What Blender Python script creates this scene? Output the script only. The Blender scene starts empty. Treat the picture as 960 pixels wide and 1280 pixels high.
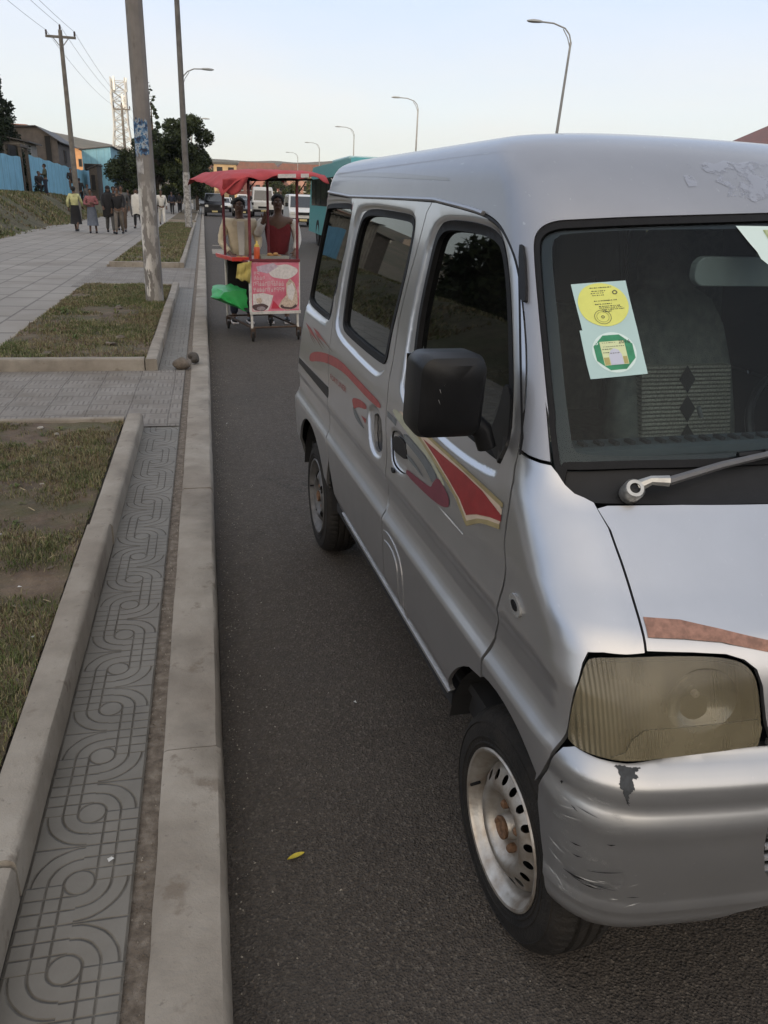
import bpy, bmesh, math, random
import numpy as np
from mathutils import Vector, Matrix, Euler
from mathutils.geometry import delaunay_2d_cdt
R_ = math.radians
random.seed(7); rng = np.random.default_rng(7)
sc = bpy.context.scene
# ---------------------------------------------------------------- camera
cam_d = bpy.data.cameras.new('camera'); cam = bpy.data.objects.new('camera', cam_d)
sc.collection.objects.link(cam); sc.camera = cam
cam_d.sensor_fit = 'VERTICAL'; cam_d.sensor_height = 32.0; cam_d.sensor_width = 24.0
cam_d.lens = 986.43 / 1280 * 32
cam_d.clip_start = 0.05; cam_d.clip_end = 9000
CR = Vector((0.97758, -0.20798, 0.03298)); CU = Vector((0.04618, 0.36453, 0.93004)); CF = Vector((0.20545, 0.90767, -0.36597))
m = Matrix((( CR.x, CU.x, -CF.x, 0), (CR.y, CU.y, -CF.y, 0), (CR.z, CU.z, -CF.z, 1.685), (0, 0, 0, 1)))
cam.matrix_world = m
# ---------------------------------------------------------------- sky and sun
SUN_EL, SUN_AZ = R_(9), R_(192)          # low sun behind the camera, azimuth clockwise from +Y
w = bpy.data.worlds.new('World'); sc.world = w; w.use_nodes = True
nt = w.node_tree; nt.nodes.clear()
o = nt.nodes.new('ShaderNodeOutputWorld'); bg = nt.nodes.new('ShaderNodeBackground')
sky = nt.nodes.new('ShaderNodeTexSky'); sky.sky_type = 'NISHITA'; sky.sun_disc = False
sky.sun_elevation = SUN_EL; sky.sun_rotation = SUN_AZ; sky.altitude = 2300; sky.air_density = 1.0; sky.dust_density = 2.0; sky.ozone_density = 2.0
bg.inputs[1].default_value = SKY_STRENGTH = 0.15
# thin high cloud veil over the blue: cool ahead, warm and bright round the low sun behind the camera, cream at the horizon
def wn(ty, **k):
    n = nt.nodes.new(ty)
    for a, v in k.items(): setattr(n, a, v)
    return n
tc = wn('ShaderNodeTexCoord'); mp = wn('ShaderNodeMapping'); mp.inputs['Scale'].default_value = (1.0, 1.0, 3.5)
nz = wn('ShaderNodeTexNoise'); nz.inputs['Scale'].default_value = 1.6; nz.inputs['Detail'].default_value = 5; nz.inputs['Roughness'].default_value = .55
cr = wn('ShaderNodeMapRange'); cr.inputs[1].default_value = .30; cr.inputs[2].default_value = .70; cr.inputs[3].default_value = .66; cr.inputs[4].default_value = 1.0
dt = wn('ShaderNodeVectorMath', operation='DOT_PRODUCT'); dt.inputs[1].default_value = (math.sin(SUN_AZ), math.cos(SUN_AZ), .10)
sr = wn('ShaderNodeMapRange', interpolation_type='SMOOTHSTEP'); sr.inputs[1].default_value = .30; sr.inputs[2].default_value = 1.0
hz = wn('ShaderNodeSeparateXYZ'); hr = wn('ShaderNodeMapRange', interpolation_type='SMOOTHSTEP'); hr.inputs[1].default_value = .36; hr.inputs[2].default_value = .0
def wmix(f, a, b):
    n = wn('ShaderNodeMix', data_type='RGBA')
    for i, v in ((0, f), (6, a), (7, b)):
        if isinstance(v, tuple): n.inputs[i].default_value = (*v, 1)
        else: nt.links.new(v, n.inputs[i])
    return n.outputs[2]
L_ = nt.links.new
L_(tc.outputs['Generated'], mp.inputs[0]); L_(mp.outputs[0], nz.inputs['Vector']); L_(nz.outputs[0], cr.inputs[0])
L_(tc.outputs['Generated'], dt.inputs[0]); L_(dt.outputs['Value'], sr.inputs[0]); L_(tc.outputs['Generated'], hz.inputs[0]); L_(hz.outputs[2], hr.inputs[0])
rp = wn('ShaderNodeValToRGB'); e_ = rp.color_ramp.elements; e_.new(.3); e_.new(.6)
for x, (p_, c_) in zip(e_, ((0.0, (.52, .49, .41)), (.10, (.52, .525, .51)), (.26, (.37, .455, .61)), (.60, (.50, .525, .585)))): x.position = p_; x.color = (*c_, 1)
L_(hz.outputs[2], rp.inputs[0]); sc10 = wn('ShaderNodeVectorMath', operation='SCALE'); sc10.inputs['Scale'].default_value = 10.; L_(rp.outputs[0], sc10.inputs[0])
cloud = wmix(sr.outputs[0], sc10.outputs[0], (14.5, 12.6, 10.4))
L_(wmix(cr.outputs[0], sky.outputs[0], cloud), bg.inputs[0]); L_(bg.outputs[0], o.inputs[0])
sd = bpy.data.lights.new('sun', 'SUN'); sd.energy = 3.0; sd.angle = R_(.5); sd.color = (1, .85, .66)
so = bpy.data.objects.new('sun', sd); sc.collection.objects.link(so)
sdir = Vector((math.sin(SUN_AZ)*math.cos(SUN_EL), math.cos(SUN_AZ)*math.cos(SUN_EL), math.sin(SUN_EL)))
so.rotation_euler = sdir.to_track_quat('Z', 'Y').to_euler()
vs = sc.view_settings; vs.view_transform = 'Standard'; vs.look = 'None'; vs.exposure = 0.32; vs.gamma = 1; vs.use_curve_mapping = False
sc.render.engine = 'CYCLES'; sc.cycles.max_bounces = 6; sc.cycles.transparent_max_bounces = 12; sc.cycles.use_denoising = True
sc.cycles.glossy_bounces = 4; sc.cycles.transmission_bounces = 6; sc.cycles.caustics_reflective = False; sc.cycles.caustics_refractive = False
HAZE_D = .00011
# ---------------------------------------------------------------- helpers
MATS = {}
def mat(name, col, rough=.7, metal=0., var=.0, vscale=8., bump=0., bscale=60., coat=0., col2=None, detail=6, spec=.5, backdark=False, coords='Object', emit=None, alpha=None, trans=0.):
    """procedural material: colour broken up by noise, bumped by finer noise"""
    if name in MATS: return MATS[name]
    mm = bpy.data.materials.new(name); mm.use_nodes = True; t = mm.node_tree; b = t.nodes['Principled BSDF']
    b.inputs['Roughness'].default_value = rough; b.inputs['Metallic'].default_value = metal
    b.inputs['Specular IOR Level'].default_value = spec
    b.inputs['Coat Weight'].default_value = coat; b.inputs['Coat Roughness'].default_value = .12
    b.inputs['Transmission Weight'].default_value = trans
    L = t.links.new
    tc = t.nodes.new('ShaderNodeTexCoord')
    c1 = (*col, 1); c2 = (*(col2 if col2 else [max(0, c*(1-var)) for c in col]), 1)
    n = t.nodes.new('ShaderNodeTexNoise'); n.inputs['Scale'].default_value = vscale; n.inputs['Detail'].default_value = detail; n.inputs['Roughness'].default_value = .6
    L(tc.outputs[coords], n.inputs['Vector'])
    r = t.nodes.new('ShaderNodeValToRGB'); r.color_ramp.elements[0].position = .35; r.color_ramp.elements[1].position = .68
    r.color_ramp.elements[0].color = c2; r.color_ramp.elements[1].color = c1
    L(n.outputs[0], r.inputs[0]); L(r.outputs[0], b.inputs['Base Color'])
    if bump:
        n2 = t.nodes.new('ShaderNodeTexNoise'); n2.inputs['Scale'].default_value = bscale; n2.inputs['Detail'].default_value = 4
        L(tc.outputs[coords], n2.inputs['Vector'])
        bp = t.nodes.new('ShaderNodeBump'); bp.inputs['Strength'].default_value = min(1, bump*4); bp.inputs['Distance'].default_value = bump*.02
        L(n2.outputs[0], bp.inputs['Height']); L(bp.outputs[0], b.inputs['Normal'])
    if emit:
        b.inputs['Emission Color'].default_value = (*emit, 1); b.inputs['Emission Strength'].default_value = 1
    if alpha is not None: b.inputs['Alpha'].default_value = alpha
    MATS[name] = mm; return mm
def tag(o, label=None, cat=None, group=None, kind=None):
    if label: o['label'] = label
    if cat: o['category'] = cat
    if group: o['group'] = group
    if kind: o['kind'] = kind
    return o
def link(o, parent=None):
    sc.collection.objects.link(o)
    if parent is not None: o.parent = parent
    return o
def empty(name, loc=(0, 0, 0), rz=0.):
    o = bpy.data.objects.new(name, None); o.location = loc; o.rotation_euler = (0, 0, rz); o.empty_display_size = .2
    return link(o)
def mesh_obj(name, verts, faces, m, parent=None, smooth=False, mats=None, mi=None, sharp=None):
    me = bpy.data.meshes.new(name)
    me.from_pydata([tuple(map(float, v)) for v in verts], [], [tuple(map(int, f)) for f in faces])
    for x in (mats or [m]): me.materials.append(x)
    if mi is not None: me.polygons.foreach_set('material_index', mi)
    if smooth: me.polygons.foreach_set('use_smooth', [True]*len(me.polygons))
    if sharp: me.set_sharp_from_angle(angle=R_(sharp))
    me.update()
    return link(bpy.data.objects.new(name, me), parent)
class MB:
    """collects primitive shapes, builds them as ONE mesh object"""
    def __init__(s): s.v = []; s.f = []; s.mi = []; s.cm = 0
    def add(s, v, f):
        n = len(s.v); s.v += [tuple(x) for x in v]; s.f += [tuple(i+n for i in q) for q in f]; s.mi += [s.cm]*len(f); return s
    def box(s, lo, hi, M=None):
        x0, y0, z0 = lo; x1, y1, z1 = hi
        v = [Vector(p) for p in ((x0,y0,z0),(x1,y0,z0),(x1,y1,z0),(x0,y1,z0),(x0,y0,z1),(x1,y0,z1),(x1,y1,z1),(x0,y1,z1))]
        if M is not None: v = [M @ p for p in v]
        return s.add(v, [(0,3,2,1),(4,5,6,7),(0,1,5,4),(1,2,6,5),(2,3,7,6),(3,0,4,7)])
    def quad(s, *p): return s.add(p, [tuple(range(len(p)))])
    def tube(s, pts, r, n=8, cap=True):
        pts = [Vector(p) for p in pts]; k = len(pts)
        rr = r if hasattr(r, '__len__') else [r]*k
        v = []; f = []; ref = None
        for i, p in enumerate(pts):
            tg = (pts[min(i+1, k-1)] - pts[max(i-1, 0)]).normalized()
            if ref is None:
                ref = Vector((0, 0, 1)) if abs(tg.z) < .9 else Vector((1, 0, 0))
            a = tg.cross(ref).normalized(); b = a.cross(tg).normalized(); ref = b
            for j in range(n):
                th = 2*math.pi*j/n
                v.append(p + (a*math.cos(th) + b*math.sin(th))*rr[i])
        for i in range(k-1):
            for j in range(n):
                f.append((i*n+j, (i+1)*n+j, (i+1)*n+(j+1) % n, i*n+(j+1) % n))
        if cap: f.append(tuple(range(n))); f.append(tuple((k-1)*n+j for j in reversed(range(n))))
        return s.add(v, f)
    def lathe(s, prof, n=24, M=None, close=False):
        """prof: (r, h) about local Z"""
        v = []; f = []; k = len(prof)
        for r, h in prof:
            for j in range(n):
                th = 2*math.pi*j/n; p = Vector((r*math.cos(th), r*math.sin(th), h)); v.append(M @ p if M else p)
        for i in range(k-1):
            for j in range(n): f.append((i*n+j, i*n+(j+1) % n, (i+1)*n+(j+1) % n, (i+1)*n+j))
        if close:
            for j in range(n): f.append(((k-1)*n+j, (k-1)*n+(j+1) % n, (j+1) % n, j))
        return s.add(v, f)
    def prism(s, poly, h0, h1, M=None):
        """polygon (x, y) extruded from z=h0 to h1"""
        n = len(poly); v = [Vector((x, y, h0)) for x, y in poly] + [Vector((x, y, h1)) for x, y in poly]
        if M is not None: v = [M @ p for p in v]
        f = [tuple(reversed(range(n))), tuple(range(n, 2*n))] + [(i, (i+1) % n, n+(i+1) % n, n+i) for i in range(n)]
        return s.add(v, f)
    def build(s, name, m, parent=None, smooth=False, sharp=35, bevel=0, mats=None):
        o = mesh_obj(name, s.v, s.f, m, parent, smooth=smooth, mats=mats, mi=s.mi if mats else None, sharp=sharp if smooth else None)
        if bevel:
            b = o.modifiers.new('bevel', 'BEVEL'); b.width = bevel; b.segments = 2; b.limit_method = 'ANGLE'; b.angle_limit = R_(40)
        return o
def copy_tree(o, parent=None):
    c = o.copy(); sc.collection.objects.link(c); c.parent = parent
    for ch in [x for x in bpy.data.objects if x.parent == o]: copy_tree(ch, c)
    return c
def yrot_axis(ax):   # matrix turning local Z to an axis
    return Vector(ax).to_track_quat('Z', 'Y').to_matrix().to_4x4()

# ---------------------------------------------------------------- van surface
def pchip(xs, ys):
    xs = np.asarray(xs, float); ys = np.asarray(ys, float)
    h = np.diff(xs); dl = np.diff(ys) / h
    m = np.zeros(len(xs)); m[0] = dl[0]; m[-1] = dl[-1]
    for i in range(1, len(xs) - 1):
        if dl[i-1] * dl[i] > 0:
            w1 = 2*h[i] + h[i-1]; w2 = h[i] + 2*h[i-1]
            m[i] = (w1 + w2) / (w1/dl[i-1] + w2/dl[i])
    def f(x):
        x = np.clip(np.asarray(x, float), xs[0], xs[-1])
        i = np.clip(np.searchsorted(xs, x, side='right') - 1, 0, len(xs) - 2)
        q = (x - xs[i]) / h[i]
        return ((1+2*q)*(1-q)**2*ys[i] + q*(1-q)**2*h[i]*m[i] + q*q*(3-2*q)*ys[i+1] + q*q*(q-1)*h[i]*m[i+1])
    return f
# t, z, front u, half width, corner radius, rear u
VTAB = np.array([
 [0.24, 0.24, -.364, .690, .17, 2.78],
 [0.32, 0.32, -.404, .715, .17, 2.80],
 [0.45, 0.45, -.434, .732, .17, 2.84],
 [0.60, 0.60, -.443, .737, .17, 2.86],
 [0.72, 0.72, -.422, .7375, .17, 2.86],
 [0.80, 0.80, -.400, .7375, .17, 2.85],
 [0.90, 0.90, -.369, .7365, .19, 2.85],
 [0.94, 0.94, -.345, .734, .20, 2.85],
 [1.00, 1.00, -.268, .728, .21, 2.845],
 [1.08, 1.08, -.170, .717, .20, 2.84],
 [1.14, 1.14, -.100, .707, .19, 2.835],
 [1.20, 1.20, -.055, .696, .17, 2.83],
 [1.35, 1.35, .050, .672, .16, 2.81],
 [1.50, 1.50, .150, .647, .16, 2.78],
 [1.62, 1.62, .232, .626, .17, 2.755],
 [1.70, 1.70, .290, .611, .18, 2.735],
 [1.78, 1.77, .360, .597, .20, 2.71],
 [1.86, 1.825, .450, .565, .22, 2.68],
 [1.93, 1.855, .560, .500, .24, 2.62],
 [2.00, 1.872, .70, .400, .24, 2.50],
 [2.10, 1.888, .90, .230, .16, 2.30],
 [2.20, 1.892, 1.10, .010, .005, 2.10],
])
_vf = [pchip(VTAB[:, 0], VTAB[:, k]) for k in range(1, 6)]
VC = -0.7175          # centre line, v axis
TBT = pchip([.2, .45, .65, .76, .90, 1.0, 2.3], [.15, .15, .18, .20, .26, .28, .28])   # bow of the front in plan
_q = np.linspace(0, 1, 401)
def _cum(y): return np.concatenate([[0], np.cumsum((y[1:] + y[:-1]) / 2 * np.diff(_q))])
_sm = _q*_q*(3-2*_q)
_TBG = np.linspace(.12, .30, 10)
_TF = [( _cum(np.cos(b*_q)), _cum(np.sin(b*_q)), _cum(np.cos(b + (np.pi/2-b)*(.35*_q+.65*_sm))), _cum(np.sin(b + (np.pi/2-b)*(.35*_q+.65*_sm)))) for b in _TBG]
def _tl(k, q, tb):
    g = np.clip((tb - _TBG[0]) / (_TBG[1] - _TBG[0]), 0, 8.999); i = g.astype(int); f = g - i
    T = np.stack([x[k] for x in _TF]); p = np.clip(q, 0, 1) * 400; j = np.minimum(p.astype(int), 399); r = p - j
    e = lambda ii: T[ii, j]*(1-r) + T[ii, j+1]*r
    return e(i)*(1-f) + e(i+1)*f
AF, AC, AS, AR = 0.52, 0.24, 2.55, 0.16        # chart lengths: front, corner, side, rear corner
A1, A2, A3 = AF, AF + AC, AF + AC + AS
A4 = A3 + AR; A5 = A4 + 0.6
def sst(x, a, b):
    q = np.clip((x - a) / (b - a), 0, 1); return q*q*(3-2*q)
def base_surf(a, t):
    """chart (a, t) -> u, x (half-width coordinate), z ; a >= 0 is the kerb side"""
    a = np.asarray(a, float); t = np.asarray(t, float)
    sg = np.where(a < 0, -1., 1.); a = np.abs(a)
    z, uf, w, rc, ur = [f(t) for f in _vf]
    tb = TBT(t); one = np.ones_like(tb + a*0)
    Lc = rc * (np.pi/2 - tb)
    Lc = np.minimum(Lc, w * .8)
    tb = tb * one
    Lf = (w - Lc * _tl(2, one, tb)) / _tl(0, one, tb)
    u1 = uf + Lf*_tl(1, one, tb); u2 = u1 + Lc*_tl(3, one, tb)
    rr = np.minimum(.12, w*.5)
    u3 = ur - rr
    qf = np.clip(a / AF, 0, 1); qc = np.clip((a - A1) / AC, 0, 1)
    qs = np.clip((a - A2) / AS, 0, 1); qr = np.clip((a - A3) / AR, 0, 1); qb = np.clip((a - A4) / .6, 0, 1)
    x = Lf*_tl(0, qf*one, tb) + Lc*_tl(2, qc*one, tb)
    u = uf + Lf*_tl(1, qf*one, tb) + Lc*_tl(3, qc*one, tb) + (u3 - u2)*qs
    th = qr * np.pi/2
    x = x - rr*(1 - np.cos(th)); u = u + rr*np.sin(th)
    x = x - (w - rr)*qb
    return u, x*sg, z
def pl(xs, ys):
    xs = np.array(xs); ys = np.array(ys)
    return lambda t: np.interp(t, xs, ys)
def smooth_pl(xs, ys, r=.006):
    f = pl(xs, ys)
    return lambda t: (f(t - r) + 2*f(t - r/2) + 2*f(t) + 2*f(t + r/2) + f(t + r)) / 8
side_prof = smooth_pl([.30, .45, .50, .66, .705, .735, .76, .815, .845, .90, 3], [-.03, -.004, .012, .019, .021, .002, -.006, -.004, .006, .0, .0], .004)
bump_prof = smooth_pl([.30, .375, .40, .405, .425, .44, .60, .615, .635, .655, .68, .70, .725, .75, 3],
                      [-.03, .006, .009, .003, .009, .0, .002, .0055, .003, -.004, .001, .002, -.012, -.03, -.03], .010)
RECESS = []      # (polygon Nx2 chart, depth, width, bounding box)
def poly_sd(P, a, t):
    """signed distance, negative inside"""
    a = np.asarray(a, float).ravel(); t = np.asarray(t, float).ravel()
    d = np.full(a.shape, 1e9); ins = np.zeros(a.shape, bool)
    Q = np.roll(P, -1, 0)
    for (x0, y0), (x1, y1) in zip(P, Q):
        ex, ey = x1-x0, y1-y0; L = ex*ex + ey*ey + 1e-18
        h = np.clip(((a-x0)*ex + (t-y0)*ey)/L, 0, 1)
        d = np.minimum(d, (a-x0-h*ex)**2 + (t-y0-h*ey)**2)
        c = ((y0 > t) != (y1 > t)) & (a < (x1-x0)*(t-y0)/((y1-y0) if y1 != y0 else 1e-12) + x0)
        ins ^= c
    d = np.sqrt(d); return np.where(ins, -d, d)
def disp(a, t, kind):
    aa = np.abs(a); o = np.zeros(np.broadcast(a, t).shape)
    if kind == 'bumper':
        o = o + bump_prof(t) + .012
    else:
        gate = sst(aa, A1 + .02, A2 + .06) if kind != 'x' else 0
        o = o + side_prof(t) * gate
    for P, dep, wd, bb in RECESS:
        m = (aa > bb[0]-wd) & (aa < bb[1]+wd) & (t > bb[2]-wd) & (t < bb[3]+wd)
        if m.any():
            sd = poly_sd(P, aa[m], np.broadcast_to(t, aa.shape)[m])
            o[m] += -dep*(1 - sst(sd, -wd*.5, wd*.5))
    return o
def raw3(a, t):
    u, x, z = base_surf(a, t); return np.stack([u, x + VC, z], -1)
def nrm(F, a, t, e=2e-3):
    da = F(a+e, t) - F(a-e, t); dt = F(a, t+e) - F(a, t-e)
    n = -np.cross(da, dt); n /= np.linalg.norm(n, axis=-1, keepdims=True) + 1e-12
    return n
def surf(a, t, kind='body', off=0.):
    a = np.atleast_1d(np.asarray(a, float)); t = np.atleast_1d(np.asarray(t, float))
    a, t = np.broadcast_arrays(a, t); a = a.copy(); t = t.copy()
    n = nrm(raw3, a, t, 6e-3)
    s = np.where(n[..., 0]*0 + 1 > 0, 1., 1.)
    return raw3(a, t) + n * (disp(a, t, kind) + off)[..., None]
def surfn(a, t, kind='body', off=0.):
    a = np.atleast_1d(np.asarray(a, float)); t = np.atleast_1d(np.asarray(t, float))
    a, t = np.broadcast_arrays(a, t)
    return surf(a, t, kind, off), nrm(lambda x, y: surf(x, y, kind, off), a, t, 1.5e-3)

# ---------------------------------------------------------------- van
CH = {"door_top":[[1.4099,1.6912],[1.2466,1.6815],[1.0918,1.673],[0.9533,1.6635],[0.8591,1.6526],[0.7848,1.6319],[0.7298,1.5914],[0.704,1.5382],[0.6878,1.4585],[0.6813,1.388],[0.6844,1.3256],[0.6964,1.2702],[0.7115,1.2218],[0.7188,1.196]],"door_front":[[0.7188,1.196],[0.7388,1.1307],[0.7887,1.0704],[0.8656,0.9777],[0.9412,0.8782],[1.0015,0.7762],[0.9966,0.7334]],"door_rear":[[1.41,1.6917],[1.4588,1.6582],[1.6102,1.4593],[1.7147,1.3079],[1.7287,1.1502],[1.7673,0.9934],[1.7992,0.8349],[1.7851,0.729],[1.7638,0.6921],[1.7735,0.5691],[1.8134,0.4584]],"slid_rear":[[2.743,1.6953],[2.7116,1.4279],[2.6989,1.115],[2.6596,0.9893],[2.6186,0.8735],[2.6051,0.73],[2.548,0.6928],[2.5795,0.53]],"fwin":[[1.2749,1.6396],[1.0614,1.6404],[0.9049,1.6339],[0.8348,1.6202],[0.8031,1.5981],[0.781,1.5429],[0.7673,1.445],[0.7636,1.3528],[0.7681,1.2803],[0.7823,1.213],[0.8074,1.144],[0.9264,1.1435],[1.1238,1.1488],[1.4173,1.1565],[1.5123,1.1685],[1.5358,1.1989],[1.5152,1.3549],[1.4634,1.4806],[1.4003,1.5834],[1.3516,1.6201]],"frec":[[1.3252,1.6464],[1.0619,1.6481],[0.8903,1.6429],[0.8082,1.6259],[0.778,1.5992],[0.7587,1.5445],[0.7467,1.4473],[0.7439,1.3557],[0.7485,1.284],[0.7644,1.2103],[0.8265,1.125],[0.871,1.1051],[1.1314,1.0891],[1.4111,1.1016],[1.5471,1.1033],[1.6003,1.1273],[1.6038,1.1617],[1.5814,1.3117],[1.5019,1.4775],[1.4317,1.591]],"swin":[[2.4136,1.6484],[2.2254,1.6576],[1.7485,1.6483],[1.6689,1.6424],[1.6414,1.6256],[1.6389,1.5911],[1.6826,1.4892],[1.7422,1.3815],[1.8052,1.269],[1.8276,1.1768],[1.8746,1.1628],[2.4385,1.1757],[2.5224,1.1954],[2.5374,1.2403],[2.5427,1.3868],[2.5283,1.5252],[2.4843,1.616]],"srec":[[2.5004,1.6597],[2.2339,1.6686],[1.7531,1.6579],[1.6416,1.6514],[1.6014,1.6266],[1.6093,1.5922],[1.6518,1.4914],[1.7075,1.3852],[1.7664,1.2746],[1.7891,1.1683],[1.8533,1.1303],[1.9365,1.1172],[2.4955,1.1442],[2.6148,1.1787],[2.6296,1.2284],[2.6193,1.3802],[2.5992,1.5218],[2.5723,1.6317]],"rwin":[[3.2959,1.6641],[2.8505,1.6716],[2.7118,1.6665],[2.674,1.6444],[2.6677,1.5321],[2.7181,1.3858],[2.7687,1.2679],[2.7855,1.1958],[3.2796,1.2041],[3.3302,1.2255],[3.3301,1.2829],[3.3303,1.4447],[3.3304,1.5701],[3.3304,1.649]],"hl":[[0.6278,0.9093],[0.6401,0.8931],[0.6532,0.8605],[0.6766,0.8118],[0.6989,0.748],[0.6808,0.7399],[0.6293,0.7426],[0.5845,0.7437],[0.4775,0.7561],[0.3512,0.7658],[0.3445,0.8042],[0.347,0.8682],[0.3564,0.8985],[0.3798,0.9157],[0.4323,0.9208],[0.5331,0.9203]],"cowl_l":[[0.6189,1.1916],[0.6083,1.1713],[0.5958,1.1532],[0.5792,1.1401],[0.5617,1.135],[0.5438,1.1322]],"ws_out":[[0.0615,1.6929],[0.3942,1.6729],[0.5446,1.6617],[0.5894,1.6586],[0.6265,1.6459],[0.6483,1.6221],[0.6495,1.5826],[0.6407,1.4867],[0.6286,1.3785],[0.6201,1.2742],[0.6151,1.1921]],"stick_y":[[0.5534,1.5327],[0.4301,1.5444],[0.4128,1.4539],[0.5266,1.4413]],"stick_g":[[0.5345,1.4426],[0.4128,1.4539],[0.3981,1.3641],[0.5131,1.3505]],"d_red":[[1.3717,1.0573],[1.1996,1.0601],[1.054,1.0626],[0.9323,1.06],[0.8326,1.0455],[0.8415,1.0324],[0.9062,1.0207],[0.995,1.0002],[1.0801,0.9757],[1.1073,0.9972],[1.173,1.0161],[1.2578,1.0364]],"d_under":[[1.6255,1.0756],[1.4619,1.0823],[1.3154,1.0786],[1.0498,1.076],[0.8113,1.0722],[0.8598,1.0142],[0.9687,0.9926],[1.0205,0.9776],[1.0998,0.9511],[1.1113,0.9583],[1.14,0.9887],[1.1999,1.0038],[1.2831,1.0244],[1.3903,1.0533],[1.5433,1.0659]],"d_gold":[[1.5431,1.0702],[1.3154,1.0786],[1.0498,1.076],[0.8113,1.0722],[0.819,1.0615],[1.0529,1.0661],[1.3289,1.0691]],"d_gold2":[[0.8598,1.0142],[0.9687,0.9926],[1.0205,0.9776],[1.0998,0.9511],[1.1113,0.9583],[1.14,0.9887],[1.1999,1.0038],[1.3164,1.0303],[1.4275,1.0502],[1.4022,1.0563],[1.282,1.0355],[1.1753,1.0105],[1.12,0.9942],[1.0937,0.9674],[1.0897,0.9631],[1.0007,0.9916],[0.9268,1.0102],[0.8516,1.0244]],"d_pale":[[1.6522,1.072],[1.5432,1.0674],[1.4275,1.0502],[1.3164,1.0303],[1.2035,0.9963],[1.2391,0.9868],[1.3392,1.0207],[1.4443,1.0263],[1.5459,1.0358],[1.6883,1.0527]],"d_grey":[[1.5608,1.0281],[1.4592,1.0265],[1.341,1.0148],[1.263,0.9984],[1.3258,0.9689],[1.3359,0.9728],[1.3563,0.9813],[1.4054,0.9949],[1.488,1.0021],[1.5649,1.0063]],"d_maroon":[[1.263,0.9984],[1.2212,0.9868],[1.1963,0.9756],[1.2095,0.9559],[1.2393,0.9436],[1.29,0.9327],[1.3855,0.9234],[1.5849,0.9174],[1.5752,0.9345],[1.4692,0.9422],[1.3756,0.9508],[1.3439,0.9558],[1.3258,0.9689]],"d_sliver":[[1.5531,0.9763],[1.4866,0.9775],[1.3873,0.9592],[1.4603,0.9608],[1.5501,0.9676]],"d_scratch":[[1.3038,0.9268],[1.2334,0.9298],[1.1282,0.9264],[1.1346,0.9226],[1.2466,0.9236]],"d_para":[[1.7392,1.0458],[1.637,1.0422],[1.6455,1.0237],[1.7396,1.0273]],"handle":[[1.6733,0.9921],[1.6071,1.001],[1.5666,0.9997],[1.5574,0.9881],[1.5724,0.9539],[1.6462,0.9479],[1.7138,0.9451],[1.7145,0.9662]],"cup":[[1.7126,0.9934],[1.6563,1.0092],[1.5879,1.0131],[1.547,0.9985],[1.5741,0.9223],[1.6263,0.9015],[1.7072,0.8986],[1.7331,0.9209]],"lock":[[1.717,0.8932],[1.6964,0.8997],[1.6838,0.8921],[1.6948,0.8816],[1.7116,0.8832]],"shandle":[[1.9462,0.9816],[1.9247,0.995],[1.8927,1.0036],[1.8495,0.9951],[1.8416,0.9746],[1.8557,0.9113],[1.8728,0.8911],[1.894,0.8821],[1.9428,0.882],[1.9616,0.906]],"ssur":[[1.9891,0.9913],[1.9554,1.0102],[1.9129,1.021],[1.8514,1.0155],[1.819,0.9957],[1.8357,0.9073],[1.8525,0.8822],[1.8786,0.8708],[1.9394,0.8645],[1.9938,0.8886],[2.0055,0.9516]],"d_arc":[[3.0639,0.9658],[3.0452,0.9855],[2.9823,1.0057],[2.8791,1.027],[2.6679,1.0556],[2.4312,1.0717],[2.1977,1.0617],[1.9762,1.0538],[1.8198,1.0491],[1.8232,1.028],[1.9886,1.0257],[2.153,1.0317],[2.3588,1.0386],[2.5241,1.0277],[2.673,1.0151],[2.861,0.9877],[3.0434,0.9484]],"d_hook":[[2.2216,0.9665],[2.212,0.9763],[2.1864,0.986],[2.0829,1.0009],[2.0036,1.0005],[2.012,0.9848],[2.1044,0.9727],[2.1718,0.9553],[2.191,0.9431]],"d_hookg":[[2.2145,0.9526],[2.1786,0.9474],[2.0921,0.9258],[2.0314,0.9158],[2.1241,0.9134],[2.1914,0.9233]],"d_hookr":[[2.09,0.9508],[2.0186,0.9554],[2.0321,0.9377]],"d_f1":[[3.3299,1.0818],[3.39,1.0453],[3.4622,0.9827],[3.4648,0.958],[3.4292,0.9786],[3.3951,1.032]],"d_f2":[[3.0805,1.1022],[2.8748,1.1081],[2.716,1.0987],[2.5767,1.0765],[2.7466,1.0799],[2.9189,1.0903]],"d_text":[[2.6139,0.9871],[2.315,0.9915],[2.3149,0.9716],[2.6095,0.9621]],"d_c1":[[0.5223,0.9722],[0.4593,0.9696],[0.3962,0.9604],[0.3208,0.9444],[0.3248,0.9258],[0.403,0.9419],[0.455,0.946],[0.5299,0.9466]]}
CH = {k: np.array(v, float) for k, v in CH.items()}
VAN_O = Vector((0.62798, 1.39477, 0)); VYAW = -0.0579
van = empty('parked_van', VAN_O)
# local frame of the van: u (to the rear) , v (to the kerb), z
vd = Vector((math.sin(VYAW), math.cos(VYAW), 0)); vn = Vector((-math.cos(VYAW), math.sin(VYAW), 0))
van.matrix_world = Matrix(((vd.x, vn.x, 0, VAN_O.x), (vd.y, vn.y, 0, VAN_O.y), (0, 0, 1, 0), (0, 0, 0, 1)))
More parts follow.
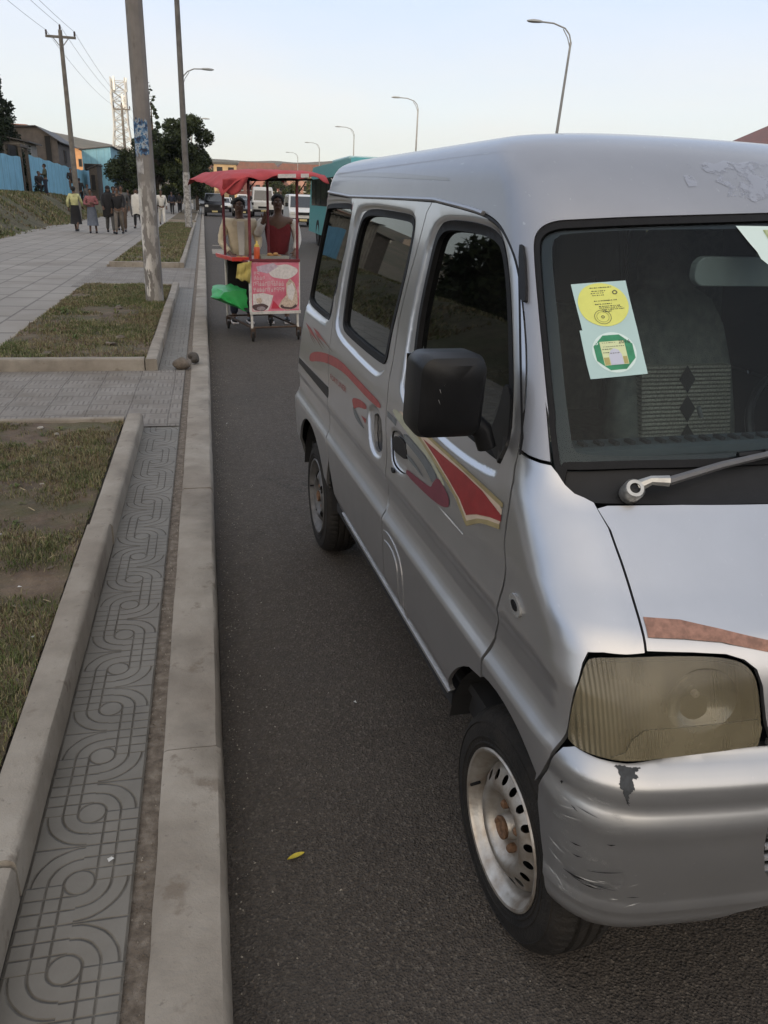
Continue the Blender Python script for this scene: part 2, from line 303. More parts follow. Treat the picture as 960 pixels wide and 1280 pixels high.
# (u, v, z) is left handed with v to the kerb seen from above? u x v = z holds for (vd, vn, z)
tag(van, 'silver minivan with red and gold swoosh stickers parked by the kerb in front', 'van')
def dens(P, step=.015, closed=True):
    P = np.asarray(P, float); Q = np.roll(P, -1, 0) if closed else P[1:]
    out = []
    for p, q in zip(P if closed else P[:-1], Q):
        n = max(1, int(np.ceil(np.hypot(*(q-p)) / step)))
        out += [p + (q-p)*i/n for i in range(n)]
    if not closed: out.append(P[-1])
    return np.array(out)
def chaikin(P, n=2, closed=True):
    P = np.asarray(P, float)
    for _ in range(n):
        Q = np.roll(P, -1, 0) if closed else P[1:]
        A = P if closed else P[:-1]
        N = np.empty((2*len(A), 2)); N[0::2] = .75*A + .25*Q; N[1::2] = .25*A + .75*Q
        if not closed: N = np.vstack([P[:1], N, P[-1:]])
        P = N
    return P
def area(P): x, y = P[:, 0], P[:, 1]; return .5*np.sum(x*np.roll(y, -1) - np.roll(x, -1)*y)
def inset(P, dd):
    """move a smooth closed outline inwards by dd"""
    P = dens(P, .012); s = 1 if area(P) > 0 else -1
    T = np.roll(P, -2, 0) - np.roll(P, 2, 0); T /= np.linalg.norm(T, axis=1, keepdims=True) + 1e-9
    N = np.stack([-T[:, 1], T[:, 0]], 1)*s
    Q = P + N*dd
    if dd > 0:
        sd = poly_sd(P, Q[:, 0], Q[:, 1]); Q = Q[sd < -dd*.9]
    return Q
TROWS = sorted(set(list(np.round(np.arange(.24, 2.2, .03), 4)) + [.375, .40, .41, .425, .44, .45, .60, .615, .63, .645, .655, .668, .68, .70, .705, .715, .725, .735, .745, .76, .80, .815, .83, .845]))
def panel(name, outer, m, parent, holes=(), kind='body', off=0., flange=.012, step=.03, extra=(), cuts=(), far=False, smooth=True, mats=None, rows=TROWS, pts=None):
    outer = dens(outer, step*.5); holes = [dens(h, step*.5) for h in holes]
    lo, hi = outer.min(0), outer.max(0)
    V = []; E = []; loops = []
    def addloop(L, closed=True):
        b = len(V); V.extend([tuple(p) for p in L]); n = len(L)
        E.extend([(b+i, b+(i+1) % n) for i in range(n if closed else n-1)]); return (b, n)
    loops.append(addloop(outer))
    for h in holes: loops.append(addloop(h))
    for c in cuts:                                    # (polyline, half gap)
        c0 = dens(c, step*.5, False)
        for sgn in (-1, 1): addloop(c0 + [sgn*.0035, 0], False)
    rr = [t for t in rows if lo[1] < t < hi[1]]
    na = max(2, int((hi[0]-lo[0])/step))
    G = np.array([(a, t) for t in rr for a in np.linspace(lo[0], hi[0], na+1)[1:-1]]) if rr else np.zeros((0, 2))
    ext = [G] + [dens(e, .012) for e in extra]
    G = np.vstack([e for e in ext if len(e)]) if any(len(e) for e in ext) else np.zeros((0, 2))
    if len(G):
        k = poly_sd(outer, G[:, 0], G[:, 1]) < -step*.25
        for h in holes: k &= poly_sd(h, G[:, 0], G[:, 1]) > step*.25
        G = G[k]
        V.extend([tuple(p) for p in G])
    vo, eo, fo, ov, oe, of = delaunay_2d_cdt([Vector(p) for p in V], E, [], 0, 1e-6)
    vo = np.array([tuple(p) for p in vo]); F = np.array([tuple(f) for f in fo if len(f) == 3])
    c = vo[F].mean(1)
    k = poly_sd(outer, c[:, 0], c[:, 1]) < 0
    for h in holes: k &= poly_sd(h, c[:, 0], c[:, 1]) > 0
    for cc in cuts:
        xc = np.interp(c[:, 1], *(lambda q: (q[:, 1], q[:, 0]))(cc[np.argsort(cc[:, 1])]))
        k &= ~((np.abs(c[:, 0]-xc) < .0034) & (c[:, 1] > cc[:, 1].min()) & (c[:, 1] < cc[:, 1].max()))
    F = F[k]
    used = np.unique(F); mp_ = -np.ones(len(vo), int); mp_[used] = np.arange(len(used)); F = mp_[F]; vo = vo[used]
    a = vo[:, 0]*(-1 if far else 1)
    P, N = surfn(a, vo[:, 1], kind, off)
    # orientation
    fn = np.cross(P[F[:, 1]]-P[F[:, 0]], P[F[:, 2]]-P[F[:, 0]]); fl = (fn*N[F[:, 0]]).sum(1) < 0
    F[fl] = F[fl][:, ::-1]
    nt_ = len(F); faces = F.tolist(); n0 = len(P); PP = P
    if flange:
        cnt = {}
        for tri in faces:
            for i in range(3):
                e = (tri[i], tri[(i+1) % 3]); cnt[e] = 1
        B = [e for e in cnt if (e[1], e[0]) not in cnt]
        bv = sorted({i for e in B for i in e}); ix = {v: n0+j for j, v in enumerate(bv)}
        inner = PP[bv] - N[bv]*flange
        # duplicate the rim so that the shading breaks there
        ix2 = {v: n0+len(bv)+j for j, v in enumerate(bv)}
        PP = np.vstack([PP, inner, PP[bv]])
        faces += [(ix2[e[1]], ix2[e[0]], ix[e[0]], ix[e[1]]) for e in B]
    ob = mesh_obj(name, PP, faces, m, parent, smooth=smooth, mats=mats)
    if smooth:
        me = ob.data
        for p_ in list(me.polygons)[nt_:]: p_.use_smooth = False
        cn = []
        for i, pol in enumerate(me.polygons):
            for vi in pol.vertices: cn.append(tuple(N[vi]) if i < nt_ else (0, 0, 0))
        me.normals_split_custom_set(cn)
    return ob
# --- materials of the van
def silver_mat(name='silver_paint', col=(.51, .515, .53), rough=.28, dust=.5):
    if name in MATS: return MATS[name]
    mm = bpy.data.materials.new(name); mm.use_nodes = True; t = mm.node_tree; b = t.nodes['Principled BSDF']; L = t.links.new
    tc = t.nodes.new('ShaderNodeTexCoord'); geo = t.nodes.new('ShaderNodeNewGeometry')
    n = t.nodes.new('ShaderNodeTexNoise'); n.inputs['Scale'].default_value = 3.2; n.inputs['Detail'].default_value = 8; n.inputs['Roughness'].default_value = .65
    L(tc.outputs['Object'], n.inputs['Vector'])
    r = t.nodes.new('ShaderNodeValToRGB'); e = r.color_ramp.elements; e[0].position = .3; e[1].position = .7
    e[0].color = (*[c*.90 for c in col], 1); e[1].color = (*col, 1)
    L(n.outputs[0], r.inputs[0])
    # fine scratches: stretched noise
    mpn = t.nodes.new('ShaderNodeMapping'); mpn.inputs['Scale'].default_value = (4, 60, 40)
    mpn.inputs['Rotation'].default_value = (0, .5, 0)
    L(tc.outputs['Object'], mpn.inputs[0])
    s = t.nodes.new('ShaderNodeTexNoise'); s.inputs['Scale'].default_value = 2.2; s.inputs['Detail'].default_value = 2; L(mpn.outputs[0], s.inputs['Vector'])
    sr = t.nodes.new('ShaderNodeMapRange'); sr.inputs[1].default_value = .72; sr.inputs[2].default_value = .76; L(s.outputs[0], sr.inputs[0])
    mx = t.nodes.new('ShaderNodeMix'); mx.data_type = 'RGBA'; mx.inputs[7].default_value = (.62, .62, .62, 1)
    ms = t.nodes.new('ShaderNodeMath'); ms.operation = 'MULTIPLY'; ms.inputs[1].default_value = .35; L(sr.outputs[0], ms.inputs[0])
    L(ms.outputs[0], mx.inputs[0]); L(r.outputs[0], mx.inputs[6])
    # road dust low on the body
    sx = t.nodes.new('ShaderNodeSeparateXYZ'); L(tc.outputs['Object'], sx.inputs[0])
    dz = t.nodes.new('ShaderNodeMapRange'); dz.inputs[1].default_value = 1.05; dz.inputs[2].default_value = .40; dz.inputs[4].default_value = dust; L(sx.outputs[2], dz.inputs[0])
    n3 = t.nodes.new('ShaderNodeTexNoise'); n3.inputs['Scale'].default_value = 9; n3.inputs['Detail'].default_value = 9; L(tc.outputs['Object'], n3.inputs['Vector'])
    dm = t.nodes.new('ShaderNodeMath'); dm.operation = 'MULTIPLY'; L(dz.outputs[0], dm.inputs[0]); L(n3.outputs[0], dm.inputs[1])
    m2 = t.nodes.new('ShaderNodeMix'); m2.data_type = 'RGBA'; m2.inputs[7].default_value = (.27, .25, .22, 1); L(dm.outputs[0], m2.inputs[0]); L(mx.outputs[2], m2.inputs[6])
    # inside faces are dark trim
    m3 = t.nodes.new('ShaderNodeMix'); m3.data_type = 'RGBA'; m3.inputs[7].default_value = (.03, .03, .03, 1); L(geo.outputs['Backfacing'], m3.inputs[0]); L(m2.outputs[2], m3.inputs[6])
    L(m3.outputs[2], b.inputs['Base Color'])
    mt = t.nodes.new('ShaderNodeMapRange'); mt.inputs[3].default_value = .85; mt.inputs[4].default_value = .45; L(dm.outputs[0], mt.inputs[0])
    inv = t.nodes.new('ShaderNodeMath'); inv.operation = 'SUBTRACT'; inv.inputs[0].default_value = 1; L(geo.outputs['Backfacing'], inv.inputs[1])
    mm_ = t.nodes.new('ShaderNodeMath'); mm_.operation = 'MULTIPLY'; L(mt.outputs[0], mm_.inputs[0]); L(inv.outputs[0], mm_.inputs[1]); L(mm_.outputs[0], b.inputs['Metallic'])
    rr = t.nodes.new('ShaderNodeMapRange'); rr.inputs[3].default_value = rough; rr.inputs[4].default_value = rough+.22; L(dm.outputs[0], rr.inputs[0]); L(rr.outputs[0], b.inputs['Roughness'])
    b.inputs['Coat Weight'].default_value = .5; b.inputs['Coat Roughness'].default_value = .06
    # orange peel and small dents
    nb = t.nodes.new('ShaderNodeTexNoise'); nb.inputs['Scale'].default_value = 5; nb.inputs['Detail'].default_value = 2; L(tc.outputs['Object'], nb.inputs['Vector'])
    bp = t.nodes.new('ShaderNodeBump'); bp.inputs['Strength'].default_value = .35; bp.inputs['Distance'].default_value = .006; L(nb.outputs[0], bp.inputs['Height']); L(bp.outputs[0], b.inputs['Normal'])
    MATS[name] = mm; return mm
M_SIL = silver_mat(); 
M_ROOF = silver_mat('weathered_roof_paint', (.33, .335, .355), .50, .1)
M_BUMP = silver_mat('bumper_paint', (.46, .47, .485), .32, .3)
M_RUB = mat('black_rubber', (.009, .009, .010), .6, var=.4, vscale=30, bump=.1, bscale=200, spec=.22)
M_BLK = mat('black_plastic', (.010, .0105, .012), .42, var=.3, vscale=20, bump=.06, bscale=300, spec=.25)
M_DARK = mat('dark_trim', (.012, .012, .013), .85)
def glass_mat(name, tint, refl_rough=.02, alpha=.5, coat=1.):
    if name in MATS: return MATS[name]
    mm = bpy.data.materials.new(name); mm.use_nodes = True; t = mm.node_tree; t.nodes.clear(); L = t.links.new
    out = t.nodes.new('ShaderNodeOutputMaterial'); tr = t.nodes.new('ShaderNodeBsdfTransparent'); tr.inputs[0].default_value = (*tint, 1)
    gl = t.nodes.new('ShaderNodeBsdfGlossy'); gl.inputs['Roughness'].default_value = refl_rough; gl.inputs['Color'].default_value = (.9, .95, .95, 1)
    fr = t.nodes.new('ShaderNodeFresnel'); fr.inputs[0].default_value = 1.5
    mx = t.nodes.new('ShaderNodeMixShader'); ml = t.nodes.new('ShaderNodeMath'); ml.operation = 'MULTIPLY_ADD'; ml.inputs[1].default_value = coat; ml.inputs[2].default_value = .01
    L(fr.outputs[0], ml.inputs[0]); L(ml.outputs[0], mx.inputs[0]); L(tr.outputs[0], mx.inputs[1]); L(gl.outputs[0], mx.inputs[2])
    # a thin film of dust
    df = t.nodes.new('ShaderNodeBsdfDiffuse'); df.inputs[0].default_value = (.32, .31, .29, 1)
    tc = t.nodes.new('ShaderNodeTexCoord'); n = t.nodes.new('ShaderNodeTexNoise'); n.inputs['Scale'].default_value = 7; n.inputs['Detail'].default_value = 8; L(tc.outputs['Object'], n.inputs['Vector'])
    mr = t.nodes.new('ShaderNodeMapRange'); mr.inputs[1].default_value = .35; mr.inputs[2].default_value = .8; mr.inputs[3].default_value = .002; mr.inputs[4].default_value = .014; L(n.outputs[0], mr.inputs[0])
    m2 = t.nodes.new('ShaderNodeMixShader'); L(mr.outputs[0], m2.inputs[0]); L(mx.outputs[0], m2.inputs[1]); L(df.outputs[0], m2.inputs[2]); L(m2.outputs[0], out.inputs[0])
    MATS[name] = mm; return mm
M_WIN = glass_mat('tinted_side_glass', (.05, .055, .055), .015)
M_WS = glass_mat('windscreen_glass', (.66, .76, .79), .015, coat=.17)
# --- outlines in the chart of the body
fwin = chaikin(CH['fwin'], 2); swin = chaikin(CH['swin'], 2); rwin = chaikin(np.vstack([CH['rwin'][:8], [[2.80, 1.18], [3.2, 1.19], [3.30, 1.205]], CH['rwin'][9:]]), 2)
frec = chaikin(CH['frec'], 2); srec = chaikin(CH['srec'], 2)
ssur = chaikin(CH['ssur'], 2); cup = chaikin(CH['cup'], 2); shole = chaikin(CH['shandle'], 1)
rrec = np.array([[2.67, 1.64], [2.66, 1.53], [2.70, 1.38], [2.75, 1.25], [2.76, 1.165], [3.26, 1.165], [3.37, 1.19], [3.38, 1.3], [3.37, 1.6], [3.33, 1.665], [3.28, 1.68], [2.85, 1.685], [2.70, 1.675]])
slot = np.array([[2.63, .925], [2.63, .875], [3.36, .885], [3.36, .915]])
for P, dep, wd in ((frec, .013, .020), (srec, .013, .020), (chaikin(rrec, 2), .012, .025), (ssur, .010, .014), (cup, .008, .014)):
    RECESS.append((P, dep, wd, (P[:, 0].min(), P[:, 0].max(), P[:, 1].min(), P[:, 1].max())))
SILL = .452
GAP = .0035
dt_ = CH['door_top']; df_ = CH['door_front']; dr_ = CH['door_rear']; sr_ = CH['slid_rear']
dr = np.array([[1.41, 1.690], [1.47, 1.658], [1.61, 1.47], [1.685, 1.33], [1.72, 1.16], [1.76, 1.0], [1.785, .84], [1.79, .73], [1.79, .57], [1.80, SILL]])
dfr = np.vstack([df_[:-1], [[1.02, .735], [1.03, .69]]])
dtop = chaikin(dt_[1:], 2, False)
arch_c = lambda cu, r, z0, n=26, lo=-1.2, hi=1.2: [(cu + r*math.sin(x), .29 + r*math.cos(x)) for x in np.linspace(lo, hi, n)]
def u2a(u, t):
    """chart a for side points given u"""
    A = np.linspace(.3, 3.45, 700); U = base_surf(A, np.full(700, t))[0]; return float(np.interp(u, U, A))
RA = .388
def arch_loop(cu, x0, x1, n=24): return np.array([(u2a(cu + RA*math.sin(x), .29 + RA*math.cos(x)), .29 + RA*math.cos(x)) for x in np.linspace(x0, x1, n)])
xs_ = math.acos((SILL - .29)/RA)
front_arch = arch_loop(0.0, -1.45, xs_)            # from the front (low) over the top to the sill behind
rear_arch = arch_loop(2.338, -xs_, 1.50)
# front door: lower front corner meets the arch
ia = [i for i, p in enumerate(front_arch) if p[0] > dfr[-1][0] + .008]
fd = np.vstack([dr[::-1][:-1][:0], dtop, dfr[1:], [[1.035, front_arch[ia[0]][1]]], front_arch[ia[0]+1:], [[1.79, SILL]], dr[::-1][1:]])
fd_in = inset(fd, GAP)
def both(f):
    f(False); f(True)
def build_side(far):
    g = lambda c: None
    door = panel('front_door', fd, M_SIL, van, holes=[fwin, cup], extra=[frec, inset(frec, .012), inset(frec, -.010), cup, inset(cup, -.012)], step=.022, far=far)
    rub_i = inset(fwin, .021)
    r = panel('window_seal', inset(fwin, -.003), M_RUB, door, holes=[rub_i], off=.004, flange=.02, far=far, step=.03)
    panel('window_glass', inset(fwin, .016), M_WIN, door, off=-.012, flange=0, far=far, step=.04)
    hd = panel('door_handle', inset(cup, .002), M_SIL, door, off=-.004, flange=.0, far=far, step=.02)
    blk = panel('handle_grip', chaikin(CH['handle'], 2), M_BLK, hd, off=.006, flange=.012, far=far, step=.02)
    lk = panel('key_lock', chaikin(CH['lock'], 2), M_BLK, hd, off=.006, flange=.01, far=far, step=.02)
    # sliding door
    sl = np.vstack([dr[:9] + [2*GAP, 0], [[1.79 + 2*GAP, SILL]], [[2.46, SILL], [2.50, .50], [2.555, .60], [2.60, .70], [2.635, .76], [2.635, .93], [2.66, 1.10], [2.69, 1.40], [2.72, 1.695]], [[2.3, 1.694], [1.8, 1.693]]])
    sdo = panel('sliding_door', sl, M_SIL, van, holes=[swin, shole], extra=[srec, inset(srec, .012), inset(srec, -.01), ssur, inset(ssur, -.01), inset(ssur, .005), slot], step=.024, far=far)
    panel('window_seal', inset(swin, -.003), M_RUB, sdo, holes=[inset(swin, .019)], off=.004, flange=.02, far=far)
    panel('window_glass', inset(swin, .014), M_WIN, sdo, off=-.010, flange=0, far=far, step=.04)
    ho = panel('door_handle', inset(shole, -.004), M_BLK, sdo, off=-.014, flange=0, far=far, step=.02)
    # rear quarter with arch
    ra = rear_arch
    k0 = [i for i, p in enumerate(ra) if p[1] > .74 or p[0] > 2.66][0]
    rq = np.vstack([[[2.72 + GAP*2, 1.695], [2.69 + 2*GAP, 1.40], [2.66 + 2*GAP, 1.10], [2.635 + 2*GAP, .93], [2.635 + 2*GAP, .76]],
                    [[2.61, .70], [2.57, .62]], ra[[i for i, p in enumerate(ra) if p[0] > 2.60]], [[3.42, .33], [3.55, .33], [4.06, .40], [4.06, 1.72], [3.4, 1.72], [3.0, 1.71]]])
    q = panel('rear_quarter_panel', rq, M_SIL, van, holes=[rwin], extra=[chaikin(rrec, 2), slot, inset(slot, .006), inset(slot, -.006)], step=.03, far=far)
    panel('window_seal', inset(rwin, -.003), M_RUB, q, holes=[inset(rwin, .016)], off=.004, flange=.02, far=far)
    panel('window_glass', inset(rwin, .012), M_WIN, q, off=-.008, flange=0, far=far, step=.04)
    panel('door_rail', inset(slot, .002), M_BLK, q, off=.0015, flange=.003, far=far, step=.03)
    # front fender
    hl = CH['hl']
    hl_left = np.array([[.628, .913], [.640, .893], [.652, .861], [.677, .812], [.700, .748]])
    seam = np.array([[.545, 1.128], [.532, 1.091], [.530, 1.045], [.530, .997], [.530, .96], [.529, .925]])
    fe = np.vstack([[[.718, 1.190], [.685, 1.186], [.65, 1.184], [.622, 1.184]], CH['cowl_l'][1:-1], seam, [[.56, .921], [.60, .919]], hl_left, [[.715, .722], [.730, .690], [.752, .655], [.785, .600]],
                    front_arch[[i for i, p in enumerate(front_arch) if .775 < p[0] < dfr[-1][0] - .004 and p[1] > .58]], [[dfr[-1][0] - 2*GAP, .69]], (df_[1:-1] - [2*GAP, 0])[::-1]])
    f = panel('front_fender', fe, M_SIL, van, step=.024, far=far)
    rp = u2a(-.008, .90); th = np.linspace(0, 2*np.pi, 24, endpoint=False)
    ring = np.stack([rp + .023*np.cos(th), .90 + .019*np.sin(th)], 1)
    panel('side_repeater', ring, mat('repeater_lens', (.26, .26, .25), .15, coat=1, var=.3), f, off=.006, flange=.006, far=far, step=.02)
    panel('repeater_socket', inset(ring, .010), M_BLK, f, off=.0085, flange=.002, far=far, step=.01)
both(build_side)
# inner liners keep light out of the gaps
def liner(name, outer, off, far, kind='body', holes=()):
    return panel(name, outer, M_DARK, van, off=off, flange=0, far=far, kind=kind, step=.06, holes=holes)
for far in (False, True):
    liner('inner_skin', np.array([[.75, 1.14], [1.62, 1.14], [2.7, 1.15], [3.9, 1.15], [3.9, .72], [.80, .72]]), -.035, far)
    liner('roof_rail_skin', np.array([[.86, 1.69], [3.9, 1.71], [3.9, 1.675], [1.0, 1.655]]), -.03, far)
    for a0, a1, a2, a3 in ((1.36, 1.59, 1.62, 1.83), (2.55, 2.70, 2.58, 2.77)):
        liner('pillar_skin', np.array([[a0, 1.66], [a1+.1, 1.66], [a3+.03, 1.15], [a2-.04, 1.15]]), -.03, far)
    # wheel housings
    mb = MB(); s_ = -1 if far else 1
    for cu in (0.0, 2.338):
        mb = MB()
        prev = None
        for x in np.linspace(-.95 if cu == 0 else -1.42, 1.42, 21):
            p = (cu + .375*math.sin(x), .29 + .375*math.cos(x))
            if prev:
                v0, v1 = (VC + s_*.715, VC + s_*.40)
                mb.quad((prev[0], v0, prev[1]), (p[0], v0, p[1]), (p[0], v1, p[1]), (prev[0], v1, prev[1]))
            prev = p
        mb.prism([(cu + .375*math.sin(x), .29 + .375*math.cos(x)) for x in np.linspace(-1.15 if cu == 0 else -1.5, 1.5, 21)], 0, .004, Matrix(((1,0,0,0),(0,0,1,VC + s_*.40),(0,1,0,0),(0,0,0,1))))
        mb.build('wheel_housing', M_DARK, van)
# underbody
MB().box((-.30, VC-.60, .30), (2.75, VC+.60, .34)).box((-.1, VC-.66, .36), (2.6, VC+.66, .43)).build('floor_pan', M_DARK, van)
mb = MB(); mb.box((.40, VC-.7, .36), (1.94, VC+.7, .40)); mb.build('sill_member', M_DARK, van)
for far in (False, True):
    panel('sill_trim', np.array([[1.255, SILL-.004], [2.42, SILL-.004], [2.40, SILL-.022], [1.27, SILL-.022]]), mat('sill_metal', (.5, .5, .5), .4, .6, var=.3), van, off=.006, flange=.02, far=far)
# --- roof with windscreen pillars: one ring around the windscreen
wsl = CH['ws_out'][:-1].copy(); wsl[0] = [0., 1.693]
wsh = chaikin(np.vstack([[[0, 1.693]], CH['ws_out'][1:-1]]), 2, False)
ws_half = np.vstack([wsh, [[.627, 1.30], [.617, 1.192], [.612, 1.165], [.600, 1.145]]])
def mirror(P): Q = P[::-1].copy(); Q[:, 0] *= -1; return Q
top_gut = np.array([[1.41, 1.697], [1.25, 1.689], [1.09, 1.681], [.95, 1.671]])
dt2 = chaikin(dt_, 2, False); dt2 = dt2[dt2[:, 0] < 1.38]
ccc = dt2.copy()
T_ = np.gradient(ccc, axis=0); T_ /= np.linalg.norm(T_, axis=1, keepdims=True); Nn = np.stack([T_[:, 1], -T_[:, 0]], 1)
if (Nn[0, 1]) < 0: Nn = -Nn
gut = ccc + Nn*.007*np.sign((Nn @ np.array([0., 1.]))[0])
gut = np.array([[p[0], p[1]] for p in gut])
# pillar part: from door edge to windscreen, closed below by the seam
rf_half = np.vstack([gut, [[.722, 1.200], [.685, 1.193], [.65, 1.191], [.623, 1.191]], ws_half[::-1][3:]])
# full ring outline: kerb side gutter -> pillar -> windscreen top -> mirrored -> rear
outer = np.vstack([[[4.06, 1.725], [3.4, 1.725], [2.73, 1.704], [2.0, 1.702], [1.6, 1.700]], rf_half, mirror(rf_half)[1:], [[-1.6, 1.700], [-2.0, 1.702], [-2.73, 1.704], [-3.4, 1.725], [-4.06, 1.725], [-4.06, 2.195], [4.06, 2.195]]])
roof = panel('roof', outer, M_ROOF, van, step=.045, rows=sorted(set([t for t in TROWS if t < 1.72] + list(np.round(np.arange(1.72, 2.2, .022), 4)))))
cap = [surf(a, 2.19)[0] for a in np.linspace(-4.0, 4.0, 40)]
mesh_obj('roof_cap', cap, [tuple(range(40))], M_ROOF, roof)
# drip rail along the gutter
mb = MB()
for s_ in (1, -1):
    L = np.vstack([[[4.0, 1.722], [3.4, 1.722], [2.73, 1.700], [2.0, 1.698]], gut[gut[:, 0] > .9] + [0, -.002]])
    L = dens(L, .05, False); P = surf(L[:, 0]*s_, L[:, 1], 'body', .004); mb.tube(P, .006, 6)
mb.build('drip_rail', M_ROOF, roof, smooth=True)
mb = MB()
for s_ in (1, -1):
    L = dens(np.vstack([[[4.0, 1.712], [3.4, 1.712], [2.73, 1.697], [2.0, 1.695]], gut[gut[:, 0] > .70] + [0.0, -.008]]), .05, False)
    P = surf(L[:, 0]*s_, L[:, 1], 'body', -.004); mb.tube(P, .0055, 6)
mb.build('door_seal', M_RUB, roof, smooth=True)
# black clip on the pillar
for far in (False, True):
    clip = np.array([[.673, 1.602], [.690, 1.600], [.690, 1.497], [.682, 1.484], [.668, 1.490]])
    panel('roof_drain_clip', chaikin(clip, 1), M_BLK, van, off=.010, flange=.01, far=far, step=.03)
def m_peel():
    mm = bpy.data.materials.new('peeled_paint'); mm.use_nodes = True; t = mm.node_tree; b = t.nodes['Principled BSDF']; L = t.links.new
    b.inputs['Base Color'].default_value = (.45, .46, .50, 1); b.inputs['Metallic'].default_value = .7; b.inputs['Roughness'].default_value = .34
    tc = t.nodes.new('ShaderNodeTexCoord'); n = t.nodes.new('ShaderNodeTexNoise'); n.inputs['Scale'].default_value = 16; n.inputs['Detail'].default_value = 9; n.inputs['Roughness'].default_value = .7; L(tc.outputs['Object'], n.inputs['Vector'])
    r = t.nodes.new('ShaderNodeMapRange'); r.inputs[1].default_value = .44; r.inputs[2].default_value = .53; r.inputs[4].default_value = .7; L(n.outputs[0], r.inputs[0]); L(r.outputs[0], b.inputs['Alpha']); return mm
M_PEEL = m_peel()
# lighter old paint showing where the grey overspray has peeled
for Pk, nm_ in ((np.array([[.215, 1.80], [.19, 1.815], [.165, 1.808], [.13, 1.822], [.09, 1.815], [.04, 1.825], [.0, 1.82], [-.08, 1.826], [-.14, 1.81], [-.12, 1.78], [-.15, 1.75], [-.08, 1.735], [-.02, 1.72], [.05, 1.725], [.09, 1.712], [.13, 1.725], [.165, 1.722], [.15, 1.745], [.185, 1.76], [.165, 1.775], [.20, 1.785]]), 'peeled_paint'),
        (np.array([[.27, 1.77], [.25, 1.775], [.235, 1.76], [.24, 1.745], [.262, 1.742]]), 'peeled_paint'), (np.array([[.26, 1.80], [.245, 1.806], [.235, 1.798], [.25, 1.79]]), 'peeled_paint')):
    panel(nm_, Pk, M_PEEL, van, off=.0009, flange=0, step=.03)
panel('roof_stripe', np.array([[3.235, 1.822], [2.31, 1.803], [1.87, 1.790], [1.24, 1.761], [1.22, 1.751], [1.86, 1.768], [2.28, 1.781], [3.19, 1.797]]), silver_mat('primer_stripe', (.30, .30, .30), .5, .1), van, off=.0009, flange=0, step=.03)
# --- bonnet
bh = np.array([[.0, 1.128], [.21, 1.128], [.38, 1.128], [.46, 1.126], [.52, 1.124], [.5405, 1.119], [.5275, 1.088], [.5255, 1.045], [.5255, .997], [.5255, .96], [.5245, .928], [.45, .9275], [.395, .925], [.365, .916], [.345, .90], [.335, .87], [.328, .80], [.322, .775], [.0, .775]])
bonnet = panel('bonnet', np.vstack([bh, mirror(bh)[1:-1]]), M_SIL, van, step=.03)
# cowl
cl = np.array([[0, 1.205], [.18, 1.198], [.45, 1.19], [.585, 1.180], [.610, 1.172], [.600, 1.152], [.580, 1.139], [.558, 1.1335], [.54, 1.1315], [.46, 1.132], [.38, 1.133], [.21, 1.133], [0, 1.133]])
cowl = panel('cowl_panel', np.vstack([cl, mirror(cl)[1:-1]]), M_BLK, van, off=-.012, step=.03, flange=.02)
# windscreen: seal, frit, glass
wsf = np.vstack([ws_half, [[.585, 1.180], [.45, 1.188], [.18, 1.196], [0, 1.20]]])
ws_full = np.vstack([wsf, mirror(wsf)[1:-1]])
gh = chaikin(np.array([[0, 1.664], [.40, 1.650], [.535, 1.640], [.593, 1.632], [.604, 1.600], [.592, 1.50], [.582, 1.40], [.572, 1.28], [.568, 1.225], [.555, 1.213], [.43, 1.214], [.18, 1.222], [0, 1.226]]), 1, False)
gl_full = np.vstack([gh, mirror(gh)[1:-1]])
ws = panel('windscreen', inset(ws_full, .010), M_WS, van, off=-.007, flange=0, step=.05)
panel('windscreen_seal', inset(ws_full, .002), M_RUB, ws, holes=[inset(ws_full, .016)], off=-.002, flange=.014, step=.03)
panel('black_border', inset(ws_full, .010), mat('ceramic_border', (.008, .008, .009), .25), ws, holes=[gl_full], off=-.010, flange=0, step=.04)
